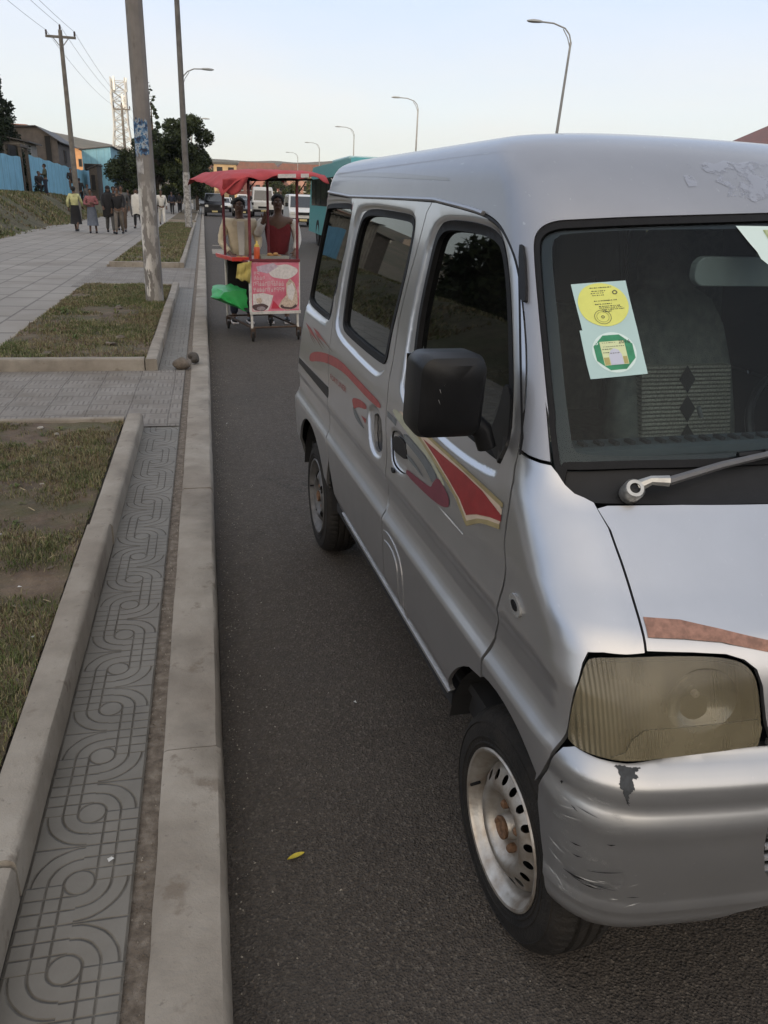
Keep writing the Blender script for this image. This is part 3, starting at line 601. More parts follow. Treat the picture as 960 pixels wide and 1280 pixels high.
# --- headlights
hlp = np.array([[.619, .906], [.632, .890], [.644, .860], [.668, .812], [.690, .752], [.676, .744], [.63, .745], [.58, .746], [.48, .757], [.352, .768], [.342, .80], [.348, .868], [.358, .898], [.380, .913], [.43, .919], [.53, .917]])
hlp = chaikin(hlp, 2)
def lens_mat():
    mm = bpy.data.materials.new('yellowed_lens'); mm.use_nodes = True; t = mm.node_tree; b = t.nodes['Principled BSDF']; L = t.links.new
    tc = t.nodes.new('ShaderNodeTexCoord')
    n = t.nodes.new('ShaderNodeTexNoise'); n.inputs['Scale'].default_value = 5; n.inputs['Detail'].default_value = 9; L(tc.outputs['Object'], n.inputs['Vector'])
    r = t.nodes.new('ShaderNodeValToRGB'); r.color_ramp.elements[0].position = .25; r.color_ramp.elements[1].position = .8
    r.color_ramp.elements[0].color = (.085, .068, .038, 1); r.color_ramp.elements[1].color = (.25, .215, .135, 1); L(n.outputs[0], r.inputs[0]); L(r.outputs[0], b.inputs['Base Color'])
    b.inputs['Roughness'].default_value = .28; b.inputs['Coat Weight'].default_value = .6; b.inputs['Coat Roughness'].default_value = .12
    mp = t.nodes.new('ShaderNodeMapping'); mp.inputs['Scale'].default_value = (1, 1, .12); L(tc.outputs['Object'], mp.inputs[0])
    sx = t.nodes.new('ShaderNodeSeparateXYZ'); L(tc.outputs['Object'], sx.inputs[0])
    sn = t.nodes.new('ShaderNodeMath'); sn.operation = 'MULTIPLY'; sn.inputs[1].default_value = 900; L(sx.outputs[1], sn.inputs[0])
    s2 = t.nodes.new('ShaderNodeMath'); s2.operation = 'SINE'; L(sn.outputs[0], s2.inputs[0])
    n4 = t.nodes.new('ShaderNodeTexNoise'); n4.inputs['Scale'].default_value = 9; L(mp.outputs[0], n4.inputs['Vector'])
    mr4 = t.nodes.new('ShaderNodeMapRange'); mr4.inputs[1].default_value = .42; mr4.inputs[2].default_value = .6; L(n4.outputs[0], mr4.inputs[0])
    m4 = t.nodes.new('ShaderNodeMath'); m4.operation = 'MULTIPLY'; L(s2.outputs[0], m4.inputs[0]); L(mr4.outputs[0], m4.inputs[1])
    bp = t.nodes.new('ShaderNodeBump'); bp.inputs['Strength'].default_value = .8; bp.inputs['Distance'].default_value = .002; L(m4.outputs[0], bp.inputs['Height']); L(bp.outputs[0], b.inputs['Normal'])
    b.inputs['Alpha'].default_value = .66
    return mm
M_LENS = lens_mat(); M_CHR = mat('reflector_chrome', (.62, .60, .52), .22, 1., var=.3, vscale=12)
M_BUCK = mat('lamp_bucket', (.12, .10, .055), .5, .3, var=.4, vscale=18)
low_l = np.array([[.600, .748], [.575, .760], [.560, .783], [.535, .800], [.45, .806], [.347, .815], [.342, .80], [.352, .768], [.48, .757], [.58, .746]])
for far in (False, True):
    h = panel('headlight', inset(hlp, -.0028), M_LENS, van, off=.004, flange=.02, far=far, step=.02)
    panel('turn_signal', low_l, M_LENS, h, off=.0095, flange=.006, far=far, step=.02)
    panel('lamp_gasket', inset(hlp, -.0035), M_BLK, h, holes=[inset(hlp, .002)], off=.001, flange=.02, far=far, step=.03)
    panel('lamp_bucket', inset(hlp, .004), M_BUCK, h, off=-.045, flange=-.045, far=far, step=.03)
    s_ = -1 if far else 1
    c = surf(.43*s_, .845, 'body', -.018)[0]; ax = nrm(raw3, np.array([.43*s_]), np.array([.845]))[0]; ax[2] *= .2; ax /= np.linalg.norm(ax)
    Mx = Matrix.Translation(Vector(c)) @ yrot_axis(ax)
    MB().lathe([(.004, -.028), (.024, -.026), (.044, -.018), (.060, -.006), (.068, .004)], 28, Mx).build('reflector', M_CHR, h, smooth=True)
    MB().lathe([(.001, -.018), (.007, -.020), (.008, -.028)], 16, Mx).build('bulb', mat('bulb_glass', (.55, .50, .38), .2), h, smooth=True)
# --- bumper
bmp = np.array([[0, .756], [.30, .757], [.345, .757], [.40, .756], [.48, .747], [.57, .736], [.63, .734], [.680, .734], [.704, .722], [.728, .684], [.748, .650], [.772, .600], [.772, .56], [.752, .50], [.712, .40], [.68, .33], [.66, .30], [.62, .288], [.57, .290], [.47, .303], [.43, .315], [.405, .345], [.385, .378], [.35, .395], [.28, .405], [0, .41]])
grl = np.array([[0, .655], [.315, .655], [.330, .648], [.336, .63], [.332, .56], [.318, .50], [.305, .478], [.285, .472], [0, .472]])
bumper = panel('front_bumper', np.vstack([bmp, mirror(bmp)[1:-1]]), M_BUMP, van, holes=[np.vstack([grl, mirror(grl)[1:-1]])], kind='bumper', step=.026, flange=.03)
# number plate recess area and grille bars
mb = MB(); 
L = dens(np.vstack([grl, mirror(grl)[1:-1]]), .03)
panel('grille_mesh', np.vstack([grl, mirror(grl)[1:-1]]), M_DARK, bumper, kind='bumper', off=-.05, flange=0, step=.05)
for t in (.495, .525, .555, .585, .615, .642):
    A = np.linspace(-.325, .325, 40); mb.tube(surf(A, np.full(40, t), 'bumper', -.014), .0075, 8)
mb.build('grille_bars', M_BUMP, bumper, smooth=True)
# upper grille panel between the lamps
gp = np.array([[0, .772], [.322, .772], [.325, .762], [.0, .760]])
panel('front_valance', np.vstack([gp, mirror(gp)[1:-1]]), M_SIL, van, step=.04, off=-.006)
# paint torn off below the lamp, scrapes on the corner
th = np.linspace(0, 2*np.pi, 30, endpoint=False)
def m_scuff():
    mm = bpy.data.materials.new('scuffed_paint'); mm.use_nodes = True; t = mm.node_tree; b = t.nodes['Principled BSDF']; L = t.links.new
    b.inputs['Base Color'].default_value = (.42, .42, .41, 1); b.inputs['Roughness'].default_value = .65
    tc = t.nodes.new('ShaderNodeTexCoord'); mp = t.nodes.new('ShaderNodeMapping'); mp.inputs['Scale'].default_value = (10, 10, 46); mp.inputs['Rotation'].default_value = (.25, .1, 0); L(tc.outputs['Object'], mp.inputs[0])
    n = t.nodes.new('ShaderNodeTexNoise'); n.inputs['Scale'].default_value = 1.3; n.inputs['Detail'].default_value = 9; n.inputs['Roughness'].default_value = .75; L(mp.outputs[0], n.inputs['Vector'])
    n2 = t.nodes.new('ShaderNodeTexNoise'); n2.inputs['Scale'].default_value = 9; n2.inputs['Detail'].default_value = 3; L(tc.outputs['Object'], n2.inputs['Vector'])
    r = t.nodes.new('ShaderNodeMapRange'); r.inputs[1].default_value = .55; r.inputs[2].default_value = .70; r.inputs[4].default_value = .7; L(n.outputs[0], r.inputs[0])
    r2 = t.nodes.new('ShaderNodeMapRange'); r2.inputs[1].default_value = .42; r2.inputs[2].default_value = .62; L(n2.outputs[0], r2.inputs[0])
    m = t.nodes.new('ShaderNodeMath'); m.operation = 'MULTIPLY'; L(r.outputs[0], m.inputs[0]); L(r2.outputs[0], m.inputs[1]); L(m.outputs[0], b.inputs['Alpha']); return mm
th_ = np.linspace(0, 2*np.pi, 30, endpoint=False)
panel('scuffed_corner', np.stack([.652 + .085*np.cos(th_), .545 + .16*np.sin(th_)], 1), m_scuff(), bumper, kind='bumper', off=.0008, flange=0, step=.03)
tear = np.array([[.594, .732], [.585, .715], [.588, .70], [.580, .684], [.574, .665], [.571, .690], [.562, .700], [.565, .712], [.553, .717], [.557, .724], [.545, .732]])
M_PRIM = mat('bare_plastic', (.045, .05, .055), .7, var=.4, vscale=120)
M_SCR = mat('scratch_white', (.55, .55, .54), .6, var=.3, vscale=90)
tear = dens(tear, .0025); tear = tear + np.random.default_rng(3).normal(size=tear.shape)*.0011
panel('torn_paint', tear, M_PRIM, bumper, kind='bumper', off=.0012, flange=0, step=.012)
for i in range(24):
    ca, ct = random.choice([(.66, .50), (.69, .62), (.64, .64), (.67, .46), (.60, .47), (.70, .55)])
    ca += random.gauss(0, .028); ct += random.gauss(0, .030)
    if ca > .745 - max(0, .60-ct)*.25 or ct < .33: continue
    ln = random.uniform(.006, .035); wd = random.uniform(.0006, .0016); an = random.gauss(0, .35)
    P = np.array([[ca-ln, ct-ln*an], [ca, ct+wd], [ca+ln, ct+ln*an], [ca, ct-wd]])
    panel('scratch_mark', P, M_SCR if i % 3 else M_PRIM, bumper, kind='bumper', off=.001, flange=0, step=.02)
for (ca, ct, ln, wd) in ((.655, .478, .026, .0035), (.625, .470, .022, .002), (.66, .555, .012, .002), (.655, .53, .010, .002), (.70, .66, .004, .004), (.60, .585, .008, .002)):
    P = np.array([[ca-ln, ct+.003], [ca-ln*.3, ct+wd], [ca+ln, ct-.001], [ca, ct-wd]])
    panel('scratch_gouge', P, M_DARK, bumper, kind='bumper', off=.0016, flange=0, step=.02)
# --- stickers
M_RED = mat('sticker_red', (.26, .022, .025), .42, var=.25, vscale=25, coat=.2); M_GOLD = mat('sticker_gold', (.33, .27, .14), .45, .2, var=.2, vscale=25)
M_BEI = mat('sticker_beige', (.52, .42, .32), .45, var=.15, vscale=25); M_GRY = mat('sticker_grey', (.11, .12, .125), .45, var=.2, vscale=25)
M_MAR = mat('sticker_maroon', (.15, .035, .05), .45, var=.2, vscale=25); M_PAL = mat('sticker_pale', (.44, .44, .33), .42, .35, var=.2, vscale=25)
M_COP = mat('sticker_copper', (.36, .19, .135), .45, .25, var=.45, vscale=60, detail=10)
M_BRN = mat('sticker_brown', (.20, .15, .12), .5, var=.3, vscale=70); M_FRED = mat('sticker_faded_red', (.27, .06, .055), .5, var=.3, vscale=25)
cutA = np.array([[2.639, .70], [2.639, .93], [2.664, 1.10], [2.694, 1.40]]); cutB = dr + [GAP, 0]
def decal(nm, key, m, off, n=1, cuts=()):
    P = chaikin(CH[key], n) if n else CH[key]
    ob = panel(nm, P, m, van, off=off, flange=0, cuts=cuts, step=.02)
    return ob
decal('side_sticker', 'd_pale', M_PAL, .0006, 1)
decal('side_sticker', 'd_under', M_BEI, .0010, 1)
decal('side_sticker', 'd_gold', M_GOLD, .0014, 0); decal('side_sticker', 'd_gold2', M_GOLD, .0014, 0)
decal('side_sticker', 'd_red', M_RED, .0018, 0)
decal('side_sticker', 'd_grey', M_GRY, .0014, 1); decal('side_sticker', 'd_maroon', M_MAR, .0014, 1)
decal('side_sticker', 'd_sliver', M_GRY, .0014, 1); decal('side_sticker', 'd_para', M_GRY, .0010, 0)
decal('side_scratch', 'd_scratch', M_SCR, .0012, 0)
decal('side_sticker', 'd_arc', M_FRED, .0012, 1, cuts=[cutA])
decal('side_sticker', 'd_hook', M_FRED, .0012, 1); decal('side_sticker', 'd_hookg', M_GRY, .0014, 1); decal('side_sticker', 'd_hookr', M_FRED, .0014, 0)
f2 = CH['d_f2']
fea = lambda x0, t0, x1, t1, w0: np.array([[x0, t0+.004], [(x0*.6+x1*.4), (t0*.6+t1*.4)+w0], [x1, t1], [(x0*.6+x1*.4), (t0*.6+t1*.4)-w0]])
for (x0, t0, x1, t1, w0, mm) in ((3.26, 1.10, 2.88, 1.065, .010, M_FRED), (3.22, 1.09, 2.92, 1.05, .005, M_BRN), (3.16, 1.075, 2.95, 1.04, .004, M_BRN), (3.06, 1.105, 2.72, 1.085, .010, M_FRED), (3.02, 1.09, 2.74, 1.065, .006, M_BRN), (2.9, 1.10, 2.58, 1.075, .005, M_BRN), (2.98, 1.075, 2.77, 1.05, .004, M_BRN)):
    P = fea(x0, t0, x1, t1, w0)
    if not (x1 < 2.64 < x0): panel('side_sticker', P, mm, van, off=.0012, flange=0, step=.02)
    else: panel('side_sticker', P, mm, van, off=.0012, flange=0, step=.02, cuts=[cutA])
panel('side_sticker', chaikin(np.array([[.520, .972], [.46, .970], [.40, .960], [.32, .944], [.20, .930], [.20, .910], [.32, .926], [.40, .942], [.46, .946], [.520, .947]]), 0), M_COP, van, off=.0012, flange=0, step=.02)
panel('side_sticker', chaikin(np.array([[.520, .972], [.46, .970], [.40, .960], [.32, .944], [.20, .930], [.20, .910], [.32, .926], [.40, .942], [.46, .946], [.520, .947]]), 0), M_COP, van, off=.0012, flange=0, step=.02, far=True)
# lettering on the sliding door: outline letters wrapped on the surface
def text_mesh(s, size=1.0, bold=0.):
    cu = bpy.data.curves.new('t', 'FONT'); cu.body = s; cu.size = size; cu.resolution_u = 3; cu.offset = bold
    ob = bpy.data.objects.new('t', cu); sc.collection.objects.link(ob); bpy.context.view_layer.update()
    me = bpy.data.meshes.new_from_object(ob.evaluated_get(bpy.context.evaluated_depsgraph_get()))
    V = np.array([v.co[:] for v in me.vertices]); F = [tuple(p.vertices) for p in me.polygons]
    bpy.data.objects.remove(ob); bpy.data.meshes.remove(me)
    return V, F
V, F = text_mesh('FORTUNER')
V[:, :2] -= V[:, :2].min(0); V[:, :2] /= V[:, :2].max(0)
A = 2.60 + (2.315-2.60)*V[:, 0]; T = (.966 + V[:, 0]*.008) + V[:, 1]*.020
mesh_obj('door_lettering', surf(A, T, 'body', .0015), F, M_FRED, van)
# fuel flap outline on the front door bottom (raised light line)
mb = MB()
for L in ([[1.775, .672], [1.73, .683], [1.68, .680], [1.635, .668], [1.605, .635], [1.592, .58], [1.59, .50], [1.59, .46]], [[1.77, .64], [1.72, .648], [1.67, .64], [1.645, .61], [1.64, .56], [1.64, .48]]):
    L = dens(chaikin(np.array(L), 2, False), .01, False); mb.tube(surf(L[:, 0], L[:, 1], 'body', .0005), .0022, 6)
mb.build('fuel_flap', M_SIL, van, smooth=True)
# --- windscreen stickers
gz = lambda a, t, o: surf(a, t, 'body', o)
M_TAG = mat('sticker_paper', (.42, .58, .57), .6, var=.06); M_YEL = mat('sticker_yellow', (.68, .70, .17), .6, var=.08, vscale=40); M_GRN = mat('sticker_green', (.035, .27, .13), .6, var=.3, vscale=60)
M_WHT = mat('sticker_white', (.62, .75, .72), .6); M_CRM = mat('sticker_cream', (.60, .66, .38), .6); M_INK = mat('ink', (.05, .055, .05), .7)
def on_ws(name, poly_xy, quad, m, parent, off):
    """poly in unit square mapped to the quad (TL, TR, BR, BL) of chart points"""
    q = np.asarray(quad); P = np.asarray(poly_xy, float); x, y = P[:, 0:1], P[:, 1:2]
    C = q[0]*(1-x)*(1-y) + q[1]*x*(1-y) + q[2]*x*y + q[3]*(1-x)*y
    return panel(name, C, m, parent, off=off, flange=0, step=.03)
def text_on_ws(s, x0, y0, x1, y1, quad, m, parent, off):
    V, F = text_mesh(s); V[:, :2] -= V[:, :2].min(0); V[:, :2] /= V[:, :2].max(0)
    q = np.asarray(quad); x = (x0 + (x1-x0)*V[:, 0])[:, None]; y = (y1 + (y0-y1)*V[:, 1])[:, None]
    C = q[0]*(1-x)*(1-y) + q[1]*x*(1-y) + q[2]*x*y + q[3]*(1-x)*y
    return mesh_obj('sticker_print', surf(C[:, 0], C[:, 1], 'body', off), F, m, parent)
circ = lambda cx, cy, r, ry=None, n=40: [(cx + r*math.cos(x), cy + (ry or r)*math.sin(x)) for x in np.linspace(0, 2*math.pi, n, endpoint=False)]
SQ = [(0, 0), (1, 0), (1, 1), (0, 1)]
qy = CH['stick_y']; qg = CH['stick_g']
sy = on_ws('round_permit_sticker', SQ, qy, M_TAG, ws, -.0052)
on_ws('sticker_disc', circ(.50, .48, .455, .46), qy, M_YEL, sy, -.0045)
for (yy, xx0, xx1) in ((.13, .30, .72), (.20, .36, .62), (.27, .34, .58), (.38, .36, .80), (.46, .36, .68), (.53, .40, .86), (.59, .44, .86)):
    text_on_ws('ale tor mense voidal' if xx1-xx0 > .3 else 'ridal mos', xx0, yy-.02, xx1, yy+.025, qy, M_INK, sy, -.0040) if False else None
def ink_line(x0, x1, y, quad, parent, m=None, h=.008, off=-.0038):
    x = x0
    mbx = []
    while x < x1:
        wd = random.uniform(.012, .035)
        hh = h*random.uniform(.6, 1.3)
        mbx.append([(x, y-hh), (min(x+wd, x1), y-hh), (min(x+wd, x1), y+hh), (x, y+hh)]); x += wd + random.uniform(.006, .02)
    q = np.asarray(quad); V = []; F = []
    for b in mbx:
        P = np.array(b); xx, yy = P[:, 0:1], P[:, 1:2]
        C = q[0]*(1-xx)*(1-yy) + q[1]*xx*(1-yy) + q[2]*xx*yy + q[3]*(1-xx)*yy
        F.append(tuple(range(len(V), len(V)+4))); V += list(surf(C[:, 0], C[:, 1], 'body', off))
    return V, F
VV = []; FF = []
for y, x0, x1 in ((.12, .34, .72), (.19, .36, .60), (.235, .34, .58), (.28, .36, .56), (.40, .36, .78), (.47, .36, .66), (.52, .42, .80), (.555, .42, .84), (.59, .46, .86), (.63, .46, .62)):
    V, F = ink_line(x0, x1, y, qy, sy); FF += [tuple(i+len(VV) for i in f) for f in F]; VV += V
mesh_obj('sticker_print', VV, FF, M_INK, sy)
def ring_ws(cx, cy, r0, r1, quad, m, parent, off):
    o_ = circ(cx, cy, r0); i_ = circ(cx, cy, r1); V = np.array(o_+i_); n = len(o_); x, y = V[:, 0:1], V[:, 1:2]; q = np.asarray(quad)
    C = q[0]*(1-x)*(1-y) + q[1]*x*(1-y) + q[2]*x*y + q[3]*(1-x)*y
    return mesh_obj('sticker_print', surf(C[:, 0], C[:, 1], 'body', off), [(i, (i+1) % n, n+(i+1) % n, n+i) for i in range(n)], m, parent)
ring_ws(.44, .74, .15, .142, qy, M_INK, sy, -.0036); ring_ws(.44, .74, .11, .105, qy, M_INK, sy, -.0036); ring_ws(.76, .24, .045, .028, qy, M_INK, sy, -.0036); ring_ws(.44, .74, .03, .018, qy, M_INK, sy, -.0036)
sg = on_ws('square_permit_sticker', SQ, qg, M_TAG, ws, -.0048)
octo = lambda r, ry: [(.52 + r*math.cos(x), .5 + ry*math.sin(x)) for x in np.linspace(math.pi/8, 2*math.pi+math.pi/8, 8, endpoint=False)]
on_ws('sticker_ring', circ(.52, .5, .375, .42), qg, M_WHT, sg, -.0043)
on_ws('sticker_octagon', octo(.36, .39), qg, M_GRN, sg, -.0039)
on_ws('sticker_field', [(.30, .27), (.72, .27), (.72, .76), (.30, .76)], qg, M_CRM, sg, -.0035)
on_ws('sticker_arch', [(.41, .76), (.41, .56), (.45, .46), (.52, .42), (.59, .46), (.63, .56), (.63, .76)], qg, mat('sticker_lilac', (.50, .52, .62), .6), sg, -.0031)
for (x0, x1) in ((.31, .40), (.64, .71)): on_ws('sticker_block', [(x0, .60), (x1, .60), (x1, .75), (x0, .75)], qg, mat('sticker_tan', (.38, .33, .12), .6), sg, -.0031)
text_on_ws('2016', .62, .26, .82, .33, qg, M_INK, sg, -.0027); text_on_ws('3', .22, .24, .27, .33, qg, M_WHT, sg, -.0031)
VV = []; FF = []
for y, x0, x1 in ((.30, .34, .58), (.38, .34, .70), (.43, .32, .50), (.50, .32, .42), (.52, .44, .60)):
    V, F = ink_line(x0, x1, y, qg, sg, off=-.0028, h=.006); FF += [tuple(i+len(VV) for i in f) for f in F]; VV += V
mesh_obj('sticker_print', VV, FF, M_INK, sg)
# torn sticker top centre
tt = np.array([[.155, 1.662], [.085, 1.663], [.01, 1.664], [.005, 1.52], [.03, 1.545], [.05, 1.56], [.075, 1.565], [.085, 1.58], [.105, 1.595], [.112, 1.61], [.125, 1.625]])
tp = panel('torn_sticker', tt, M_WHT, ws, off=-.0048, flange=0, step=.03)
panel('sticker_picture', np.array([[.085, 1.655], [.02, 1.658], [.02, 1.60], [.05, 1.62], [.075, 1.635]]), mat('sticker_leaf_green', (.16, .25, .06), .6, col2=(.45, .5, .3), vscale=60), tp, off=-.0042, flange=0, step=.02)
# --- wiper
def on(a, t, o): return Vector(surf(a, t, 'body', o)[0])
p0 = on(.470, 1.146, .012); p1 = on(.405, 1.160, .03); p2 = on(.30, 1.188, .034); p3 = on(.10, 1.225, .022)
mb = MB(); Mx = Matrix.Translation(p0) @ yrot_axis(nrm(raw3, np.array([.47]), np.array([1.146]))[0])
M_WIP = mat('wiper_arm_grey', (.16, .16, .165), .45, .5, var=.3); M_ALU = mat('wiper_alloy', (.5, .5, .48), .4, .8, var=.3, vscale=40)
wp = MB(); wp.lathe([(.022, -.02), (.022, .012), (.018, .018), (.011, .018), (.011, .012)], 24, Mx); 
wp.tube([p0 + Vector((0, -.012, .010)), p1*.5+p0*.5 + Vector((0, 0, .012)), p1], [.013, .010, .012], 8)
wiper = wp.build('wiper_hub', M_ALU, van, smooth=True)
MB().lathe([(.0105, .004), (.0105, .014), (.001, .016)], 8, Mx).build('hub_nut', M_BLK, wiper, smooth=True)
MB().tube([p1, p2, p3, on(-.15, 1.24, .02)], [.0095, .0085, .0065, .005], 8).build('wiper_arm', M_WIP, wiper, smooth=True)
bl = MB(); bl.tube([on(a, t, .008) for a, t in ((.25, 1.212), (.10, 1.222), (-.05, 1.227), (-.30, 1.232))], .0065, 6)
bl.tube([on(a, t, .017) for a, t in ((.20, 1.216), (.10, 1.224), (-.05, 1.229), (-.24, 1.232))], .004, 6); bl.build('wiper_blade', M_BLK, wiper, smooth=True)
# --- door mirror
mr = MB()
def rounded(x0, x1, y0, y1, r, n=6):
    o_ = []
    for cx, cy, a0 in ((x1-r, y1-r, 0), (x0+r, y1-r, 90), (x0+r, y0+r, 180), (x1-r, y0+r, 270)):
        for i in range(n+1): o_.append((cx + r*math.cos(R_(a0 + 90*i/n)), cy + r*math.sin(R_(a0 + 90*i/n))))
    return o_
secs = [(.172, .052), (.178, .02), (.190, .006), (.215, .0), (.285, .002), (.300, .006)]
V = []; F = []; n = None
for u_, ins in secs:
    L = rounded(.040 + ins*.8, .196 - ins, 1.205 + ins, 1.392 - ins, .030); n = len(L)
    tilt = .0
    V += [(u_ + (1.39-z)*.10, v, z) for v, z in L]
for i in range(len(secs)-1):
    for j in range(n): F.append((i*n+j, i*n+(j+1) % n, (i+1)*n+(j+1) % n, (i+1)*n+j))
F.append(tuple(reversed(range(n)))); F.append(tuple((len(secs)-1)*n+j for j in range(n)))
M_MIR = mat('mirror_plastic', (.009, .0095, .011), .40, var=.35, vscale=14, bump=.05, bscale=260, spec=.3)
mirror_root = mesh_obj('door_mirror', V, F, M_MIR, van, smooth=True, sharp=30)
MB().box((.318, .055, 1.225), (.322, .185, 1.375)).build('mirror_glass', mat('mirror_face', (.8, .8, .8), .03, 1.), mirror_root)
arm = MB(); arm.tube([(.235, .055, 1.235), (.235, .028, 1.215), (.232, .014, 1.175)], [.026, .024, .022], 12)
arm.build('mirror_arm', M_MIR, mirror_root, smooth=True)
foot = np.array([[.768, 1.30], [.770, 1.255], [.783, 1.20], [.812, 1.140], [.84, 1.146], [.885, 1.165], [.895, 1.190], [.865, 1.215], [.83, 1.26], [.80, 1.31]])
panel('mirror_foot', chaikin(foot, 1), M_MIR, mirror_root, off=.010, flange=.02, step=.02)
sc_ = MB()
for i in range(9):
    x = random.uniform(.13, .16); z = random.uniform(1.28, 1.33); an = random.uniform(.5, 1.6); l = random.uniform(.008, .02)
    sc_.tube([(.1735 + (1.39-z)*.10 , x, z), (.1735 + (1.39-z-math.sin(an)*l)*.10, x+math.cos(an)*l, z+math.sin(an)*l)], .0006, 4)
sc_.build('mirror_scratches', mat('scratch_grey', (.3, .3, .3), .6), mirror_root)
m2 = mesh_obj('door_mirror', [(x, 2*VC - y, z) for x, y, z in V], [tuple(reversed(f)) for f in F], M_MIR, van, smooth=True, sharp=30)
# --- interior
M_SEAT = mat('seat_fabric', (.17, .185, .17), .95, var=.35, vscale=30, bump=.2, bscale=300)
M_DASH = mat('dashboard_plastic', (.05, .06, .062), .7, var=.2, vscale=12, bump=.1, bscale=200)
MB().box((.05, VC-.68, .45), (2.7, VC+.68, .48)).build('cabin_floor', M_DARK, van)
dsh = MB(); yz = [(.13, 1.19), (.22, 1.185), (.42, 1.12), (.50, 1.02), (.48, .80), (.30, .62), (.10, .62)]
dsh.prism(yz, VC-.62, VC+.62, Matrix(((1,0,0,0),(0,0,1,0),(0,1,0,0),(0,0,0,1))))
dash = dsh.build('dashboard', M_DASH, van, bevel=.02)
vt = MB()
for i in range(26): 
    y = VC + .52 - i*.04; vt.box((.155, y, 1.189), (.185, y+.012, 1.196))
vt.build('vent_slots', M_DARK, dash)
def seat(vc):
    s = MB()
    def loft(L):
        V = []; F = []; n = len(L[0])
        for q in L: V += q
        for i in range(len(L)-1):
            for j in range(n): F.append((i*n+j, i*n+(j+1) % n, (i+1)*n+(j+1) % n, (i+1)*n+j))
        F += [tuple(reversed(range(n))), tuple((len(L)-1)*n+j for j in range(n))]; s.add(V, F)
    back = []
    for z, w_, th_ in ((.86, .22, .07), (.92, .235, .085), (1.05, .235, .08), (1.20, .225, .07), (1.34, .195, .06), (1.42, .15, .05), (1.45, .10, .03)):
        uc = .82 + (z-.86)*.28
        back.append([(uc + th_*math.sin(x)*(abs(math.sin(x))**-.3 if abs(math.sin(x)) > .01 else 0), vc + w_*math.copysign(abs(math.cos(x))**.5, math.cos(x)), z) for x in np.linspace(0, 2*math.pi, 24, endpoint=False)])
    loft(back)
    hb = []
    for z, w_, th_ in ((1.44, .07, .03), (1.47, .115, .045), (1.54, .12, .05), (1.60, .11, .045), (1.63, .08, .025)):
        uc = .985 + (z-1.44)*.2
        hb.append([(uc + th_*math.sin(x), vc + w_*math.copysign(abs(math.cos(x))**.6, math.cos(x)), z) for x in np.linspace(0, 2*math.pi, 20, endpoint=False)])
    loft(hb)
    ob = s.build('seat', M_SEAT, van, smooth=True, sharp=50)
    c = MB().box((.40, vc-.22, .72), (.86, vc+.22, .88)).build('seat_cushion', M_SEAT, ob, bevel=.05)
    # knitted panel with dark diamonds
    V = []; F = []
    nx, nz_ = 2, 18
    kn = MB(); kn.cm = 0
    z0, z1 = .96, 1.23
    for i in range(22):
        za = z0 + (z1-z0)*i/22; zb = za + (z1-z0)/22*.62
        ua = .738 + (za-.86)*.28 - .003
        kn.box((ua-.010, vc-.165, za), (ua+.03, vc+.165, zb))
    k = kn.build('knit_panel', mat('knit_wool', (.62, .60, .52), .95, var=.5, vscale=160, bump=.4, bscale=500), ob)
    dm = MB()
    for i in range(3):
        zc = z0 + (z1-z0)*(i+.5)/3; h = (z1-z0)/6*.95
        P = [(-h + zc, 0), (zc, .03), (zc+h, 0), (zc, -.03)]
        dm.add([(.738 + (z-.86)*.28 - .017, vc+y, z) for z, y in P], [(0, 1, 2, 3)])
    dm.build('knit_diamonds', M_DARK, ob)
    return ob
seat(VC+.45); seat(VC-.20)
for uu in (1.55, 2.15): MB().box((uu, VC-.6, .62), (uu+.42, VC+.6, .80)).box((uu+.40, VC-.6, .70), (uu+.50, VC+.6, 1.28)).build('bench_seat', M_SEAT, van, bevel=.04)
sw_ = MB(); Mx = Matrix.Translation(Vector((.56, VC-.44, 1.08))) @ Matrix.Rotation(R_(-60), 4, 'Y')
sw_.tube([Mx @ Vector((.18*math.cos(x), .18*math.sin(x), 0)) for x in np.linspace(0, 2*math.pi, 33)], .013, 8, cap=False)
sw_.lathe([(.05, -.02), (.05, .02), (.01, .025)], 16, Mx)
for x in (0, 2.1, 4.2): sw_.tube([Mx @ Vector((0, 0, 0)), Mx @ Vector((.18*math.cos(x), .18*math.sin(x), 0))], .012, 6)
sw_.build('steering_wheel', M_BLK, van, smooth=True)
rmv = MB(); rmv.prism(rounded(-.15, .15, -.034, .034, .028), -.012, .012, Matrix(((0,0,1,.33),(1,0,0,VC+.05),(0,1,0,1.556),(0,0,0,1)))); rmv.tube([(.33, VC+.02, 1.58), (.34, VC+.02, 1.68)], .008)
rmv.build('rear_view_mirror', mat('mirror_housing_grey', (.22, .24, .225), .5, var=.2), van, bevel=.005)
MB().tube([(.42, VC+.03, 1.17), (.42, VC+.045, 1.20)], .006, 6).build('dash_clip', M_ALU, van)
panel('headliner', np.array([[-3.8, 1.9], [3.8, 1.9], [3.8, 1.72], [1.2, 1.72], [.9, 1.70], [-.9, 1.70], [-1.2, 1.72], [-3.8, 1.72]]), M_DARK, van, off=-.03, flange=0, step=.08)
# rear door window and lamps (seen only from other positions)
rg = np.array([[3.62, 1.2], [4.06, 1.2], [4.06, 1.62], [3.66, 1.62]])
for far in (False, True):
    panel('rear_glass', rg, M_BLK, van, off=.004, flange=.004, far=far, step=.06)
    panel('tail_light', np.array([[3.40, .80], [3.46, .80], [3.46, 1.08], [3.40, 1.08]]), mat('tail_light_red', (.4, .02, .02), .2, coat=1), van, off=.006, flange=.006, far=far)
